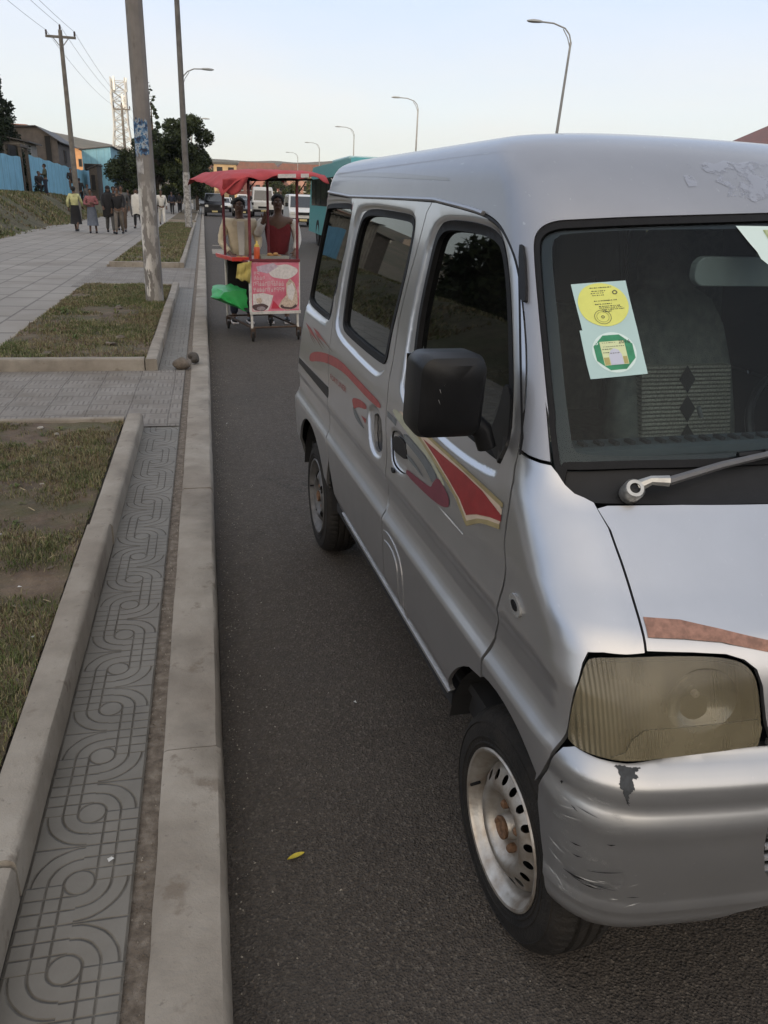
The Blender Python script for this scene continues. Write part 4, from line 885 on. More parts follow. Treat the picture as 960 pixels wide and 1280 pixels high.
# --- wheels
def tread_bump_mat(name, col):
    mm = mat(name, col, .82, var=.35, vscale=25, bump=.25, bscale=120); return mm
M_TYRE = mat('tyre_rubber', (.024, .021, .018), .85, vscale=9, bump=.2, bscale=140, col2=(.010, .0095, .009), spec=.3, detail=9)
M_STEEL = mat('wheel_steel', (.52, .50, .46), .42, .75, var=.4, vscale=16, bump=.1, bscale=90, col2=(.30, .25, .20))
M_STEELD = mat('wheel_steel_dirty', (.16, .155, .15), .6, .5, var=.5, vscale=18)
M_RUST = mat('rusty_hub', (.20, .11, .06), .85, .2, var=.5, vscale=60, bump=.3)
def wheel(cu, side, steer, steel, nh, hr, hrad):
    root = empty('wheel'); root.parent = van
    root.matrix_local = Matrix.Translation(Vector((cu, 0.0 if side > 0 else 2*VC, .2865))) @ Matrix.Rotation(-steer, 4, 'Z') @ Matrix.Rotation(R_(-90)*side, 4, 'X')
    # local z now points outwards from the van; tyre from z=-.165 to 0
    n = 120; prof = [(.185, -.012), (.190, -.003), (.197, .000), (.199, .003), (.202, .003), (.204, .000), (.214, .002), (.2150, .0045), (.2185, .0045), (.2195, .002), (.240, .001), (.2500, -.002), (.2510, .0005), (.2540, -.0005), (.2550, -.004), (.264, -.008), (.2745, -.018), (.2815, -.032)]
    tyre = MB(); V = []; F = []
    pr = prof[:]
    for zc, r0 in ((-.050, .2850), (-.053, .2790), (-.059, .2790), (-.062, .2860), (-.080, .2865), (-.083, .2800), (-.089, .2800), (-.092, .2865), (-.110, .2860), (-.113, .2790), (-.119, .2790), (-.122, .2850)): pr.append((r0, zc))
    pr += [(.2815, -.140), (.2745, -.153), (.262, -.164), (.22, -.170), (.185, -.160)]
    for k, (r, z) in enumerate(pr):
        for j in range(n*2):
            th = math.pi*j/n
            rr = r
            if .2735 < r and (-.060 < z or z < -.112) and (j % 4) == 0: rr = r - .0045   # shoulder sipes
            V.append((rr*math.cos(th), rr*math.sin(th), z))
    N2 = n*2
    for k in range(len(pr)-1):
        for j in range(N2): F.append((k*N2+j, (k+1)*N2+j, (k+1)*N2+(j+1) % N2, k*N2+(j+1) % N2))
    F = [tuple(reversed(f)) for f in F]
    mesh_obj('tyre', V, F, M_TYRE, root, smooth=True, sharp=28)
    # rim: flange and well
    rim = MB(); rim.lathe([(.186, -.008), (.190, .000), (.186, .004), (.180, .002), (.177, -.006), (.168, -.012), (.160, -.030), (.156, -.050), (.150, -.062)], 72)
    # disc with real holes
    def zof(r): return float(np.interp(r, [0, .028, .034, .050, .072, .088, .098, .110, .135, .148, .1565], [-.012, -.012, -.034, -.036, -.030, -.006, -.002, -.006, -.022, -.036, -.054]))
    outer = [(.156*math.cos(x), .156*math.sin(x)) for x in np.linspace(0, 2*math.pi, 96, endpoint=False)]
    V = [Vector(p) for p in outer]; E = [(i, (i+1) % 96) for i in range(96)]
    holes = []
    for h in range(nh):
        a0 = 2*math.pi*h/nh; cx, cy = hr*math.cos(a0), hr*math.sin(a0); b = len(V); hv = [(cx + hrad*math.cos(x)*math.cos(a0) - hrad*.8*math.sin(x)*math.sin(a0), cy + hrad*math.cos(x)*math.sin(a0) + hrad*.8*math.sin(x)*math.cos(a0)) for x in np.linspace(0, 2*math.pi, 16, endpoint=False)]
        V += [Vector(p) for p in hv]; E += [(b+i, b+(i+1) % 16) for i in range(16)]; holes.append(np.array(hv))
    for r in (.004, .020, .028, .034, .042, .050, .060, .068, .075, .082, .088, .094, .100, .107, .112, .142, .148):
        for x in np.linspace(0, 2*math.pi, max(8, int(r*700)), endpoint=False):
            p = (r*math.cos(x), r*math.sin(x))
            if all(np.hypot(p[0]-h[:, 0].mean(), p[1]-h[:, 1].mean()) > hrad*1.12 for h in holes): V.append(Vector(p))
    vo, eo, fo, *_ = delaunay_2d_cdt(V, E, [], 0, 1e-7)
    vo = np.array([tuple(p) for p in vo]); Ft = np.array([tuple(f) for f in fo]); c = vo[Ft].mean(1); k = np.hypot(c[:, 0], c[:, 1]) < .1565
    for h in holes: k &= poly_sd(h, c[:, 0], c[:, 1]) > 0
    Ft = Ft[k]; PP = [(x, y, zof(math.hypot(x, y))) for x, y in vo]
    rim.add(PP, [tuple(f) for f in Ft.tolist()])
    rm = rim.build('rim', steel, root, smooth=True, sharp=40)
    MB().lathe([(.012, -.020), (.026, -.020), (.028, -.004), (.022, -.002), (.014, -.008), (.001, -.008)], 24).build('hub_centre', M_RUST, rm, smooth=True)
    for h in range(4):
        a0 = 2*math.pi*h/4 + .5; MB().lathe([(.012, -.038), (.012, -.026), (.0105, -.018), (.006, -.014), (.001, -.014)], 6, Matrix.Translation(Vector((.052*math.cos(a0), .052*math.sin(a0), 0)))).build('wheel_nut', M_RUST, rm)
    MB().tube([(.162, 0, -.022), (.158, 0, .006)], .004, 6).build('tyre_valve', M_RUB, rm)
    MB().lathe([(.05, -.09), (.15, -.09), (.155, -.12), (.155, -.15)], 32).build('brake_drum', M_DARK, rm)
    return root
wheel(0.0, 1, -.0358, M_STEEL, 18, .124, .0118); wheel(0.0, -1, -.0358, M_STEEL, 18, .124, .0118)
wheel(2.338, 1, 0, M_STEELD, 5, .112, .024); wheel(2.338, -1, 0, M_STEELD, 5, .112, .024)
# mud flap behind front wheel

# ---------------------------------------------------------------- ground
def noise2(x, y, s, seed=0):
    """cheap smooth value noise"""
    x = np.asarray(x)*s + seed*17.3; y = np.asarray(y)*s + seed*9.1
    xi = np.floor(x).astype(int); yi = np.floor(y).astype(int); fx = x-xi; fy = y-yi
    fx = fx*fx*(3-2*fx); fy = fy*fy*(3-2*fy)
    h = lambda a, b: ((np.sin(a*127.1 + b*311.7 + seed*74.7)*43758.5453) % 1.0)
    return h(xi, yi)*(1-fx)*(1-fy) + h(xi+1, yi)*fx*(1-fy) + h(xi, yi+1)*(1-fx)*fy + h(xi+1, yi+1)*fx*fy
def fbm(x, y, s, seed=0, o=4): return sum(noise2(x, y, s*2**i, seed+i)*.5**i for i in range(o))/(2-.5**(o-1))
def grid(name, xs, ys, zf, m, kind='structure', smooth=True):
    X, Y = np.meshgrid(xs, ys); Z = zf(X, Y); nx, ny = len(xs), len(ys)
    V = np.stack([X, Y, Z], -1).reshape(-1, 3)
    F = [(j*nx+i, j*nx+i+1, (j+1)*nx+i+1, (j+1)*nx+i) for j in range(ny-1) for i in range(nx-1)]
    return tag(mesh_obj(name, V, F, m, smooth=smooth), kind=kind)
def node_mat(name, build, rough=.85):
    mm = bpy.data.materials.new(name); mm.use_nodes = True; t = mm.node_tree; b = t.nodes['Principled BSDF']; b.inputs['Roughness'].default_value = rough
    class H: pass
    h = H(); h.t = t; h.b = b; h.L = t.links.new
    def N(ty, **k):
        n = t.nodes.new(ty)
        for a, v in k.items(): setattr(n, a, v)
        return n
    h.N = N
    h.co = N('ShaderNodeTexCoord').outputs['Object']
    def math_(op, a, b_=None, c=None, clamp=False):
        n = N('ShaderNodeMath', operation=op); n.use_clamp = clamp
        for i, v in enumerate((a, b_, c)):
            if v is None: continue
            if isinstance(v, (int, float)): n.inputs[i].default_value = v
            else: h.L(v, n.inputs[i])
        return n.outputs[0]
    h.m = math_
    def noise(sc_, det=5, vec=None, rough_=.6):
        n = N('ShaderNodeTexNoise'); n.inputs['Scale'].default_value = sc_; n.inputs['Detail'].default_value = det; n.inputs['Roughness'].default_value = rough_
        h.L(vec if vec is not None else h.co, n.inputs['Vector']); return n.outputs[0]
    h.noise = noise
    def ramp(f, stops):
        r = N('ShaderNodeValToRGB'); e = r.color_ramp.elements
        while len(e) < len(stops): e.new(.5)
        for x, (p, c) in zip(e, stops): x.position = p; x.color = (*c, 1)
        h.L(f, r.inputs[0]); return r.outputs[0]
    h.ramp = ramp
    def mix(f, a, b_, mode='MIX'):
        n = N('ShaderNodeMix', data_type='RGBA', blend_type=mode)
        for i, v in ((0, f), (6, a), (7, b_)):
            if isinstance(v, (int, float)): n.inputs[i].default_value = v
            elif isinstance(v, tuple): n.inputs[i].default_value = (*v, 1)
            else: h.L(v, n.inputs[i])
        return n.outputs[2]
    h.mix = mix
    def rng_(f, a, b_, c, d):
        n = N('ShaderNodeMapRange'); h.L(f, n.inputs[0])
        for i, v in enumerate((a, b_, c, d)): n.inputs[i+1].default_value = v
        return n.outputs[0]
    h.rng = rng_
    def bump(height, dist, strength=1.):
        n = N('ShaderNodeBump'); n.inputs['Distance'].default_value = dist; n.inputs['Strength'].default_value = strength; h.L(height, n.inputs['Height'])
        if h.last is not None: h.L(h.last, n.inputs['Normal'])
        h.last = n.outputs[0]; h.L(h.last, b.inputs['Normal'])
    h.last = None; h.bump = bump
    s = N('ShaderNodeSeparateXYZ'); h.L(h.co, s.inputs[0]); h.x, h.y, h.z = s.outputs
    build(h); MATS[name] = mm; return mm
def m_asphalt(h):
    agg = h.N('ShaderNodeTexVoronoi'); agg.inputs['Scale'].default_value = 150; h.L(h.co, agg.inputs['Vector'])
    base = h.ramp(h.noise(2.2, 7), [(.3, (.055, .045, .036)), (.7, (.085, .072, .059))])
    stone = h.ramp(agg.outputs['Color'], [(.2, (.035, .030, .026)), (.70, (.082, .068, .055)), (.92, (.19, .165, .135))])
    c = h.mix(.5, base, stone)
    # dusty band beside the kerb
    e = h.m('MULTIPLY', h.rng(h.x, .02, .40, .8, 0.), h.rng(h.noise(9, 7), .35, .7, .1, 1.))
    c = h.mix(h.m('MULTIPLY', e, .55), c, (.105, .09, .072))
    st = h.rng(h.noise(1.1, 4), .55, .72, 0, 1); c = h.mix(h.m('MULTIPLY', st, .35), c, (.028, .026, .025))
    cv = h.N('ShaderNodeTexVoronoi', feature='DISTANCE_TO_EDGE'); cv.inputs['Scale'].default_value = .55
    wv = h.N('ShaderNodeVectorMath', operation='ADD'); nn_ = h.N('ShaderNodeTexNoise'); nn_.inputs['Scale'].default_value = 2.5; nn_.inputs['Detail'].default_value = 6; h.L(h.co, nn_.inputs['Vector']); h.L(h.co, wv.inputs[0]); h.L(nn_.outputs['Color'], wv.inputs[1]); h.L(wv.outputs[0], cv.inputs['Vector'])
    ck = h.m('MULTIPLY', h.rng(cv.outputs['Distance'], 0, .006, 1, 0), h.rng(h.noise(.6, 3), .5, .6, 0, 1)); c = h.mix(h.m('MULTIPLY', ck, .6), c, (.02, .018, .016))
    h.L(c, h.b.inputs['Base Color']); h.L(h.rng(h.noise(20, 4), .3, .7, .75, .95), h.b.inputs['Roughness'])
    h.b.inputs['Specular IOR Level'].default_value = .35
    h.bump(h.noise(55, 6), .014, .9); h.bump(agg.outputs['Distance'], .006, .9)
M_ASPH = node_mat('road_asphalt', m_asphalt)
def m_conc(h):
    c = h.ramp(h.noise(3.5, 8), [(.28, (.155, .135, .11)), (.5, (.245, .218, .18)), (.72, (.32, .29, .245))])
    p = h.rng(h.noise(45, 3), .66, .72, 0, 1); c = h.mix(h.m('MULTIPLY', p, .5), c, (.10, .085, .07))
    sp = h.rng(h.noise(11, 9), .60, .68, 0, 1); c = h.mix(h.m('MULTIPLY', sp, .6), c, (.13, .10, .072)); big = h.rng(h.noise(1.1, 7), .46, .66, 0, 1); c = h.mix(h.m('MULTIPLY', big, .5), c, (.16, .13, .10))
    geo = h.N('ShaderNodeNewGeometry'); s = h.N('ShaderNodeSeparateXYZ'); h.L(geo.outputs['Normal'], s.inputs[0])
    h.L(c, h.b.inputs['Base Color']); h.bump(h.noise(30, 6), .006, .7); h.bump(h.noise(200, 2), .0015, .7)
M_KERB = node_mat('kerb_concrete', m_conc, .92)
def m_soil(h):
    c = h.ramp(h.noise(6, 9), [(.3, (.055, .038, .026)), (.5, (.10, .070, .046)), (.7, (.15, .11, .075))])
    g = h.rng(h.noise(3.2, 6), .42, .62, 0, 1); c = h.mix(h.m('MULTIPLY', g, .7), c, (.060, .062, .022))
    f = h.rng(h.noise(70, 3), .62, .72, 0, 1); c = h.mix(h.m('MULTIPLY', f, .6), c, (.20, .165, .11))
    h.L(c, h.b.inputs['Base Color']); h.bump(h.noise(25, 8), .02, .9)
M_SOIL = node_mat('dry_soil', m_soil, .97)
def m_strip(h):
    c = h.ramp(h.noise(30, 9), [(.3, (.075, .058, .042)), (.5, (.13, .105, .08)), (.72, (.21, .18, .145))])
    h.L(c, h.b.inputs['Base Color']); h.bump(h.noise(90, 6), .008, .9)
def grooves(h, lst):
    o_ = lst[0]
    for x in lst[1:]: o_ = h.m('MAXIMUM', o_, x)
    return o_
def line_at(h, v, c, w): # 1 on the line
    return h.m('SUBTRACT', 1, h.m('DIVIDE', h.m('ABSOLUTE', h.m('SUBTRACT', v, c)), w), clamp=True)
def m_tile(h):
    """round-rect pattern on square tiles 0.235 m, grooves filled with dirt"""
    P = .235
    fy = h.m('SUBTRACT', h.m('FRACT', h.m('DIVIDE', h.m('SUBTRACT', h.y, 1.31 - P/2), P)), .5)       # -.5 .. .5, disc centre at 0
    fx = h.m('DIVIDE', h.m('SUBTRACT', h.x, -.365), .25)
    X = h.m('MULTIPLY', fx, .25); Y = h.m('MULTIPLY', fy, P)
    ax = h.m('ABSOLUTE', X); ay = h.m('ABSOLUTE', Y)
    r = h.m('SQRT', h.m('ADD', h.m('MULTIPLY', X, X), h.m('MULTIPLY', Y, Y)))
    w = .0042
    wx = h.m('MULTIPLY', h.m('SUBTRACT', h.noise(14, 3), .5), .006); r = h.m('ADD', r, wx)
    par = h.m('SUBTRACT', h.m('MULTIPLY', h.m('MODULO', h.m('ABSOLUTE', h.m('FLOOR', h.m('DIVIDE', h.m('SUBTRACT', h.y, 1.31 - P/2 - P*20), P))), 2), 2), 1)
    cor = h.m('LESS_THAN', h.m('MULTIPLY', h.m('MULTIPLY', X, Y), par), 0)
    disc = line_at(h, r, .036, w)
    rings = grooves(h, [line_at(h, r, q, w) for q in (.074, .112)])
    grd = grooves(h, [line_at(h, X, q, w*.85) for q in (-.074, -.036, .036, .074)] + [line_at(h, Y, q, w*.85) for q in (-.078, -.039, 0.0, .039, .078)])
    grd = h.m('MULTIPLY', grd, h.m('GREATER_THAN', r, .036))
    sel = h.m('ADD', h.m('MULTIPLY', rings, cor), h.m('MULTIPLY', grd, h.m('SUBTRACT', 1, cor)))
    edge = h.m('MAXIMUM', line_at(h, ay, P/2, .004), line_at(h, ax, .124, .005))
    gr = h.m('MULTIPLY', grooves(h, [disc, sel, edge]), h.rng(h.noise(18, 5), .3, .6, .45, 1.0))
    wob = h.rng(h.noise(40, 4), .3, .7, .45, 1.1)
    c = h.ramp(h.noise(5, 8), [(.3, (.115, .105, .086)), (.7, (.170, .157, .132))])
    c = h.mix(h.m('MULTIPLY', h.rng(h.noise(2.3, 6), .45, .7, 0, 1), .35), c, (.13, .11, .085))
    c = h.mix(h.m('MULTIPLY', h.m('MULTIPLY', gr, wob), .75, clamp=True), c, (.055, .045, .035))
    h.L(c, h.b.inputs['Base Color']); h.L(h.rng(gr, 0, 1, .62, .95), h.b.inputs['Roughness'])
    h.bump(h.m('SUBTRACT', 1, gr), .006, .9); h.bump(h.noise(150, 3), .001, .6)
M_TILE = node_mat('patterned_tile', m_tile, .7)
def m_pave(h):
    """cross path: square tiles with short parallel grooves turned on every other tile"""
    P = .30
    wx = h.m('ADD', h.x, h.m('MULTIPLY', h.noise(.8, 2), .05))
    u = h.m('DIVIDE', wx, P); v = h.m('DIVIDE', h.y, P)
    iu = h.m('FLOOR', u); iv = h.m('FLOOR', v); fu = h.m('FRACT', u); fv = h.m('FRACT', v)
    half = h.m('FLOOR', h.m('MULTIPLY', fu, 2)); halfv = h.m('FLOOR', h.m('MULTIPLY', fv, 2))
    par = h.m('MODULO', h.m('ADD', half, halfv), 2)
    g1 = line_at(h, h.m('FRACT', h.m('MULTIPLY', fu, 8)), .5, .22); g2 = line_at(h, h.m('FRACT', h.m('MULTIPLY', fv, 8)), .5, .22)
    e1 = h.m('GREATER_THAN', h.m('ABSOLUTE', h.m('SUBTRACT', h.m('FRACT', h.m('MULTIPLY', fv, 2)), .5)), .40); e2 = h.m('GREATER_THAN', h.m('ABSOLUTE', h.m('SUBTRACT', h.m('FRACT', h.m('MULTIPLY', fu, 2)), .5)), .40)
    g1 = h.m('MULTIPLY', g1, h.m('SUBTRACT', 1, e1)); g2 = h.m('MULTIPLY', g2, h.m('SUBTRACT', 1, e2))
    g = h.m('ADD', h.m('MULTIPLY', g1, par), h.m('MULTIPLY', g2, h.m('SUBTRACT', 1, par)))
    j = h.m('MAXIMUM', line_at(h, fu, 0.0, .03), line_at(h, fv, 0.0, .03)); j = h.m('MAXIMUM', j, h.m('MAXIMUM', line_at(h, fu, 1.0, .03), line_at(h, fv, 1.0, .03)))
    gr = h.m('MAXIMUM', h.m('MULTIPLY', g, .8), j)
    tv = h.N('ShaderNodeTexWhiteNoise'); cb = h.N('ShaderNodeCombineXYZ'); h.L(iu, cb.inputs[0]); h.L(iv, cb.inputs[1]); h.L(cb.outputs[0], tv.inputs['Vector'])
    c = h.ramp(h.noise(4, 8), [(.3, (.17, .152, .13)), (.7, (.24, .22, .195))])
    c = h.mix(h.rng(tv.outputs['Value'], 0, 1, 0, .25), c, (.13, .12, .11))
    c = h.mix(h.m('MULTIPLY', h.rng(h.noise(1.7, 6), .48, .68, 0, 1), .45), c, (.11, .085, .06))
    c = h.mix(h.m('MULTIPLY', gr, h.rng(h.noise(25, 4), .3, .7, .3, .95)), c, (.05, .04, .03))
    h.L(c, h.b.inputs['Base Color']); h.bump(h.m('SUBTRACT', 1, gr), .006, .8); h.bump(h.noise(120, 3), .001, .6)
M_PAVE = node_mat('grooved_paving', m_pave, .85)
def m_walk(h):
    """wide footway: long grey slabs in staggered rows"""
    u = h.m('DIVIDE', h.x, .5); iu = h.m('FLOOR', u); fu = h.m('FRACT', u)
    v = h.m('ADD', h.m('DIVIDE', h.y, 1.0), h.m('MULTIPLY', iu, .37)); iv = h.m('FLOOR', v); fv = h.m('FRACT', v)
    j = h.m('MAXIMUM', h.m('MAXIMUM', line_at(h, fu, 0, .045), line_at(h, fu, 1, .045)), h.m('MAXIMUM', line_at(h, fv, 0, .05), line_at(h, fv, 1, .05)))
    tv = h.N('ShaderNodeTexWhiteNoise'); cb = h.N('ShaderNodeCombineXYZ'); h.L(iu, cb.inputs[0]); h.L(iv, cb.inputs[1]); h.L(cb.outputs[0], tv.inputs['Vector'])
    c = h.ramp(h.noise(1.2, 8), [(.3, (.21, .19, .165)), (.7, (.28, .26, .23))])
    c = h.mix(h.rng(tv.outputs['Value'], 0, 1, 0, .45), c, (.19, .178, .16))
    c = h.mix(h.m('MULTIPLY', h.rng(h.noise(.5, 6), .5, .68, 0, 1), .4), c, (.13, .105, .08))
    c = h.mix(h.m('MULTIPLY', j, .75), c, (.06, .05, .042))
    h.L(c, h.b.inputs['Base Color']); h.bump(h.m('SUBTRACT', 1, j), .01, .8); h.bump(h.noise(60, 4), .002, .6)
M_WALK = node_mat('footway_slabs', m_walk, .85)
def m_terr(h):
    c = h.ramp(h.noise(.02, 9), [(.3, (.060, .058, .030)), (.5, (.105, .085, .050)), (.72, (.16, .12, .085))])
    c = h.mix(h.m('MULTIPLY', h.rng(h.noise(.25, 6), .5, .62, 0, 1), .6), c, (.035, .042, .020))
    h.L(c, h.b.inputs['Base Color']); h.bump(h.noise(.3, 6), .8, .5)
M_TERR = node_mat('dry_hillside', m_terr, 1.)
# one terrain sheet to the horizon: flat near the road, hills on every side, plus an unseen ridge added behind the camera to shade the street
def terr_z(X, Y):
    Rr = np.hypot(X, Y); th = np.arctan2(X, Y)
    left = 40 + 52*np.exp(-((th+.28)/.22)**2) + 26*np.exp(-((th-.30)/.22)**2) + 30*np.exp(-((th+1.2)/.6)**2) + 30*np.exp(-((th-1.4)/.6)**2)
    hl_ = left*sst(Rr, 380, 1400)*(1 + .22*(fbm(X, Y, 1/260., 3)-.5) + .10*(fbm(X, Y, 1/60., 5)-.5))
    rd = 84*np.exp(-((Y+400)/75.)**2)*(1 + .12*(fbm(X, Y*0, 1/120., 8)-.5)*2)*np.clip(1.6 - np.abs(X)/500., 0, 1)
    return np.where(Rr > 200, hl_, 0) + rd - .35
s_ = np.sinh(np.linspace(-4.6, 4.6, 190))/np.sinh(4.6)*2600
grid('terrain', s_, s_, terr_z, M_TERR)
# road, 17 m wide, with its far kerb and the second carriageway
grid('road', np.concatenate([np.linspace(-.02, 4, 12), np.linspace(5, 17, 6)]), np.concatenate([np.linspace(-30, 40, 60), np.linspace(45, 330, 30)]), lambda X, Y: 0*X, M_ASPH)
grid('far_carriageway', np.linspace(19, 30, 5), np.linspace(-30, 330, 40), lambda X, Y: 0*X, M_ASPH)
tag(MB().box((17, -30, -.3), (19, 330, .16)).build('median_strip', M_KERB, bevel=.02), kind='structure')
tag(MB().box((30, -30, -.3), (36, 330, .15)).build('far_pavement', M_PAVE), kind='structure')
# kerb: separate stones, with a crack between each
y = -2.6 + .0; kb = MB(); i = 0
ys_k = [-2.6, -.3, 2.0, 4.3]
while ys_k[-1] < 150: ys_k.append(ys_k[-1] + (2.3 if ys_k[-1] < 20 else 4.6))
ks = []
for a, b_ in zip(ys_k[:-1], ys_k[1:]):
    n = 24 if a < 9 else 4
    V = []; F = []; jx = random.uniform(-.004, .004); jz = random.uniform(-.003, .003)
    prof = [(-.020, -.05), (-.018, .10), (-.024, .138), (-.036, .149), (-.10, .151), (-.178, .150), (-.189, .143), (-.191, .10), (-.191, -.05)]
    for k in range(n+1):
        yy = a + .004 + (b_-a-.008)*k/n
        for q, (x, z) in enumerate(prof):
            e_ = (.0016 if 1 <= q <= 7 else 0)
            V.append((x + jx + e_*(random.random()-.5)*2 - (.01*max(0, random.random()-.93)*10 if q in (2, 3) else 0)*.5, yy, z + jz + e_*(random.random()-.5)))
    m_ = len(prof)
    for k in range(n):
        for q in range(m_-1): F.append((k*m_+q, k*m_+q+1, (k+1)*m_+q+1, (k+1)*m_+q))
    F = [tuple(reversed(f)) for f in F]; F.append(tuple(range(m_))); F.append(tuple(n*m_+q for q in reversed(range(m_))))
    kb.add(V, F)
tag(kb.build('road_kerb', M_KERB, smooth=True, sharp=40), kind='structure')
tag(MB().box((-.21, -3, -.3), (-.17, 150, .12)).box((-.045, -3, -.3), (-.028, 150, .10)).build('kerb_bed', M_SOIL), kind='structure')
# dirt strip between kerb and tiles
grid('soil_strip', np.linspace(-.247, -.185, 5), np.linspace(-2, 60, 1500), lambda X, Y: .134 + .010*fbm(X, Y, 22, 2) - .004, node_mat('strip_grit', m_strip, .97))
grid('tile_path', [-.492, -.24], np.linspace(-3, 150, 40), lambda X, Y: .143 + 0*X, M_TILE)
grid('footway', np.linspace(-7.4, -.49, 12), np.linspace(-10, 170, 60), lambda X, Y: .143 + 0*X, M_WALK)
for (y0, y1) in ((5.64, 7.60), (14.85, 19.0)):
    tag(mesh_obj('cross_path', [(-2.3, y0, .149), (-.245, y0, .149), (-.245, y1, .149), (-2.3, y1, .149)], [(0, 1, 2, 3)], M_PAVE), kind='structure')
# planting beds with their own kerbs
def kerb_run(mb, p, q, w_, z0, z1, seg=1.15):
    p = Vector((*p, 0)); q = Vector((*q, 0)); d_ = (q-p); L = d_.length; d_.normalize(); nn = Vector((-d_.y, d_.x, 0)); k = max(1, round(L/seg))
    for i in range(k):
        a = p + d_*(L*i/k + .006); b_ = p + d_*(L*(i+1)/k - .006); m_ = 12 if a.length < 12 else 3; V = []; F = []
        jz = random.uniform(-.006, .004); jx = random.uniform(-.005, .005)
        prof = [(-w_/2, z0), (-w_/2, z1-.018), (-w_/2+.006, z1-.006), (-w_/2+.02, z1), (w_/2-.02, z1), (w_/2-.006, z1-.006), (w_/2, z1-.018), (w_/2, z0)]
        for s in range(m_+1):
            c = a + (b_-a)*s/m_
            for j, (x, z) in enumerate(prof):
                e_ = .0028 if 0 < j < 7 else 0
                V.append(c + nn*(x + jx + e_*(random.random()-.5)) + Vector((0, 0, z + jz*(z > z0) + e_*(random.random()-.5))))
        K = len(prof)
        for s in range(m_):
            for j in range(K-1): F.append((s*K+j, (s+1)*K+j, (s+1)*K+j+1, s*K+j+1))
        F.append(tuple(reversed(range(K)))); F.append(tuple(m_*K+j for j in range(K)))
        mb.add(V, F)
beds = [(-2.05, -2.6, -.60, 5.62), (-2.05, 7.62, -.60, 14.82), (-2.1, 19.05, -.60, 48.), (-2.1, 52, -.60, 95)]
for bi, (x0, y0, x1, y1) in enumerate(beds):
    kb = MB()
    kerb_run(kb, (-.543, y0 + .004), (-.543, y1 + (.0 if bi else .02)), .108, .02, .252, 1.9 if bi == 0 else 1.2)
    if bi: kerb_run(kb, (x0, y0+.05), (-.602, y0+.05), .10, .02, .262)
    if bi == 0: kerb_run(kb, (x0, y1-.03), (-.602, y1-.03), .06, .02, .235)
    else: kerb_run(kb, (x0, y1-.03), (-.602, y1-.03), .06, .02, .22)
    kerb_run(kb, (x0-.03, y0), (x0-.03, y1), .05, .02, .20)
    tag(kb.build('bed_kerb', M_KERB, smooth=True, sharp=40), kind='structure')
    st = .035 if bi == 0 else (.06 if bi == 1 else .15)
    grid('bed_soil', np.arange(x0, x1+.02, st), np.arange(y0+.1, y1-.02, st), lambda X, Y: .185 + .035*fbm(X, Y, 4, 1) + .018*fbm(X, Y, 18, 4), M_SOIL)
# bank on the left rising to the compound wall
def bank_z(X, Y):
    top = np.interp(Y, [0, 40, 58, 64, 80, 100, 130, 200], [1.45, 1.40, 1.32, 1.1, .8, .15, .0, .0])
    e_ = -6.55 + .35*(fbm(X*0, Y, .35, 6)-.5)*2 - .0*Y
    q = sst(-X, -e_, 9.6)
    return .10 + q*top + .16*q**.5*(fbm(X, Y, 1.3, 7)-.4)
def m_bank(h):
    c = h.ramp(h.noise(2.6, 9), [(.32, (.045, .036, .022)), (.5, (.085, .072, .042)), (.7, (.125, .11, .065))])
    c = h.mix(h.rng(h.noise(1.1, 5), .42, .62, 0, .75), c, (.062, .066, .028)); h.L(c, h.b.inputs['Base Color']); h.bump(h.noise(9, 8), .08, .9)
grid('grass_bank', np.arange(-16, -6.0, .16), np.concatenate([np.arange(8, 64, .22), np.arange(64, 130, .8)]), bank_z, node_mat('bank_soil', m_bank, 1.))
# grass: one mesh of blades per bed
M_G = [mat('grass_green', (.075, .105, .028), .9, var=.3, vscale=3), mat('grass_olive', (.125, .135, .048), .9, var=.3, vscale=3), mat('grass_straw', (.25, .22, .12), .9, var=.3, vscale=3), mat('grass_brown', (.15, .105, .06), .9, var=.3, vscale=3)]
def grass(name, x0, x1, y0, y1, n, zf, h0, h1, wd, dens_s, seed, thr=.42, edge=None):
    r = np.random.default_rng(seed)
    X = r.uniform(x0, x1, n*3); Y = r.uniform(y0, y1, n*3)
    dn = fbm(X, Y, dens_s, seed); k = dn + r.uniform(-.12, .12, len(X)) > thr
    X, Y, dn = X[k][:n], Y[k][:n], dn[k][:n]; n = len(X)
    Z = zf(X, Y); H = r.uniform(h0, h1, n)*(.6 + dn); th = r.uniform(0, 6.283, n); ln = r.uniform(.3, 1.3, n)*H
    lx, ly = np.cos(th)*ln, np.sin(th)*ln; w2 = wd*r.uniform(.6, 1.4, n)
    px, py = -np.sin(th)*w2, np.cos(th)*w2
    V = np.stack([np.stack([X-px, Y-py, Z-.004], -1), np.stack([X+px, Y+py, Z-.004], -1), np.stack([X+lx*.45+px*.6, Y+ly*.45+py*.6, Z+H*.7], -1), np.stack([X+lx*.45-px*.6, Y+ly*.45-py*.6, Z+H*.7], -1), np.stack([X+lx, Y+ly, Z+H], -1)], 1).reshape(-1, 3)
    b_ = np.arange(n)*5; F = [f for i in b_ for f in ((i, i+1, i+2, i+3), (i+3, i+2, i+4))]
    c = np.clip((fbm(X, Y, dens_s*2.3, seed+5)*2.0 - .25 + r.uniform(-.75, .75, n))*2, 0, 3.99)
    mi = np.repeat((3 - c).round().clip(0, 3).astype(int), 2)
    return tag(mesh_obj(name, V, F, M_G[0], mats=M_G, mi=mi), kind='stuff', label='short patchy green and straw grass', cat='grass')
bedz = lambda X, Y: .185 + .035*fbm(X, Y, 4, 1) + .018*fbm(X, Y, 18, 4)
def lab(o, t): o['label'] = t
lab(grass('grass', -2.05, -.61, 1.7, 5.55, 60000, bedz, .006, .024, .0019, 2.9, 1, .47), 'patchy short grass in the nearest planting bed')
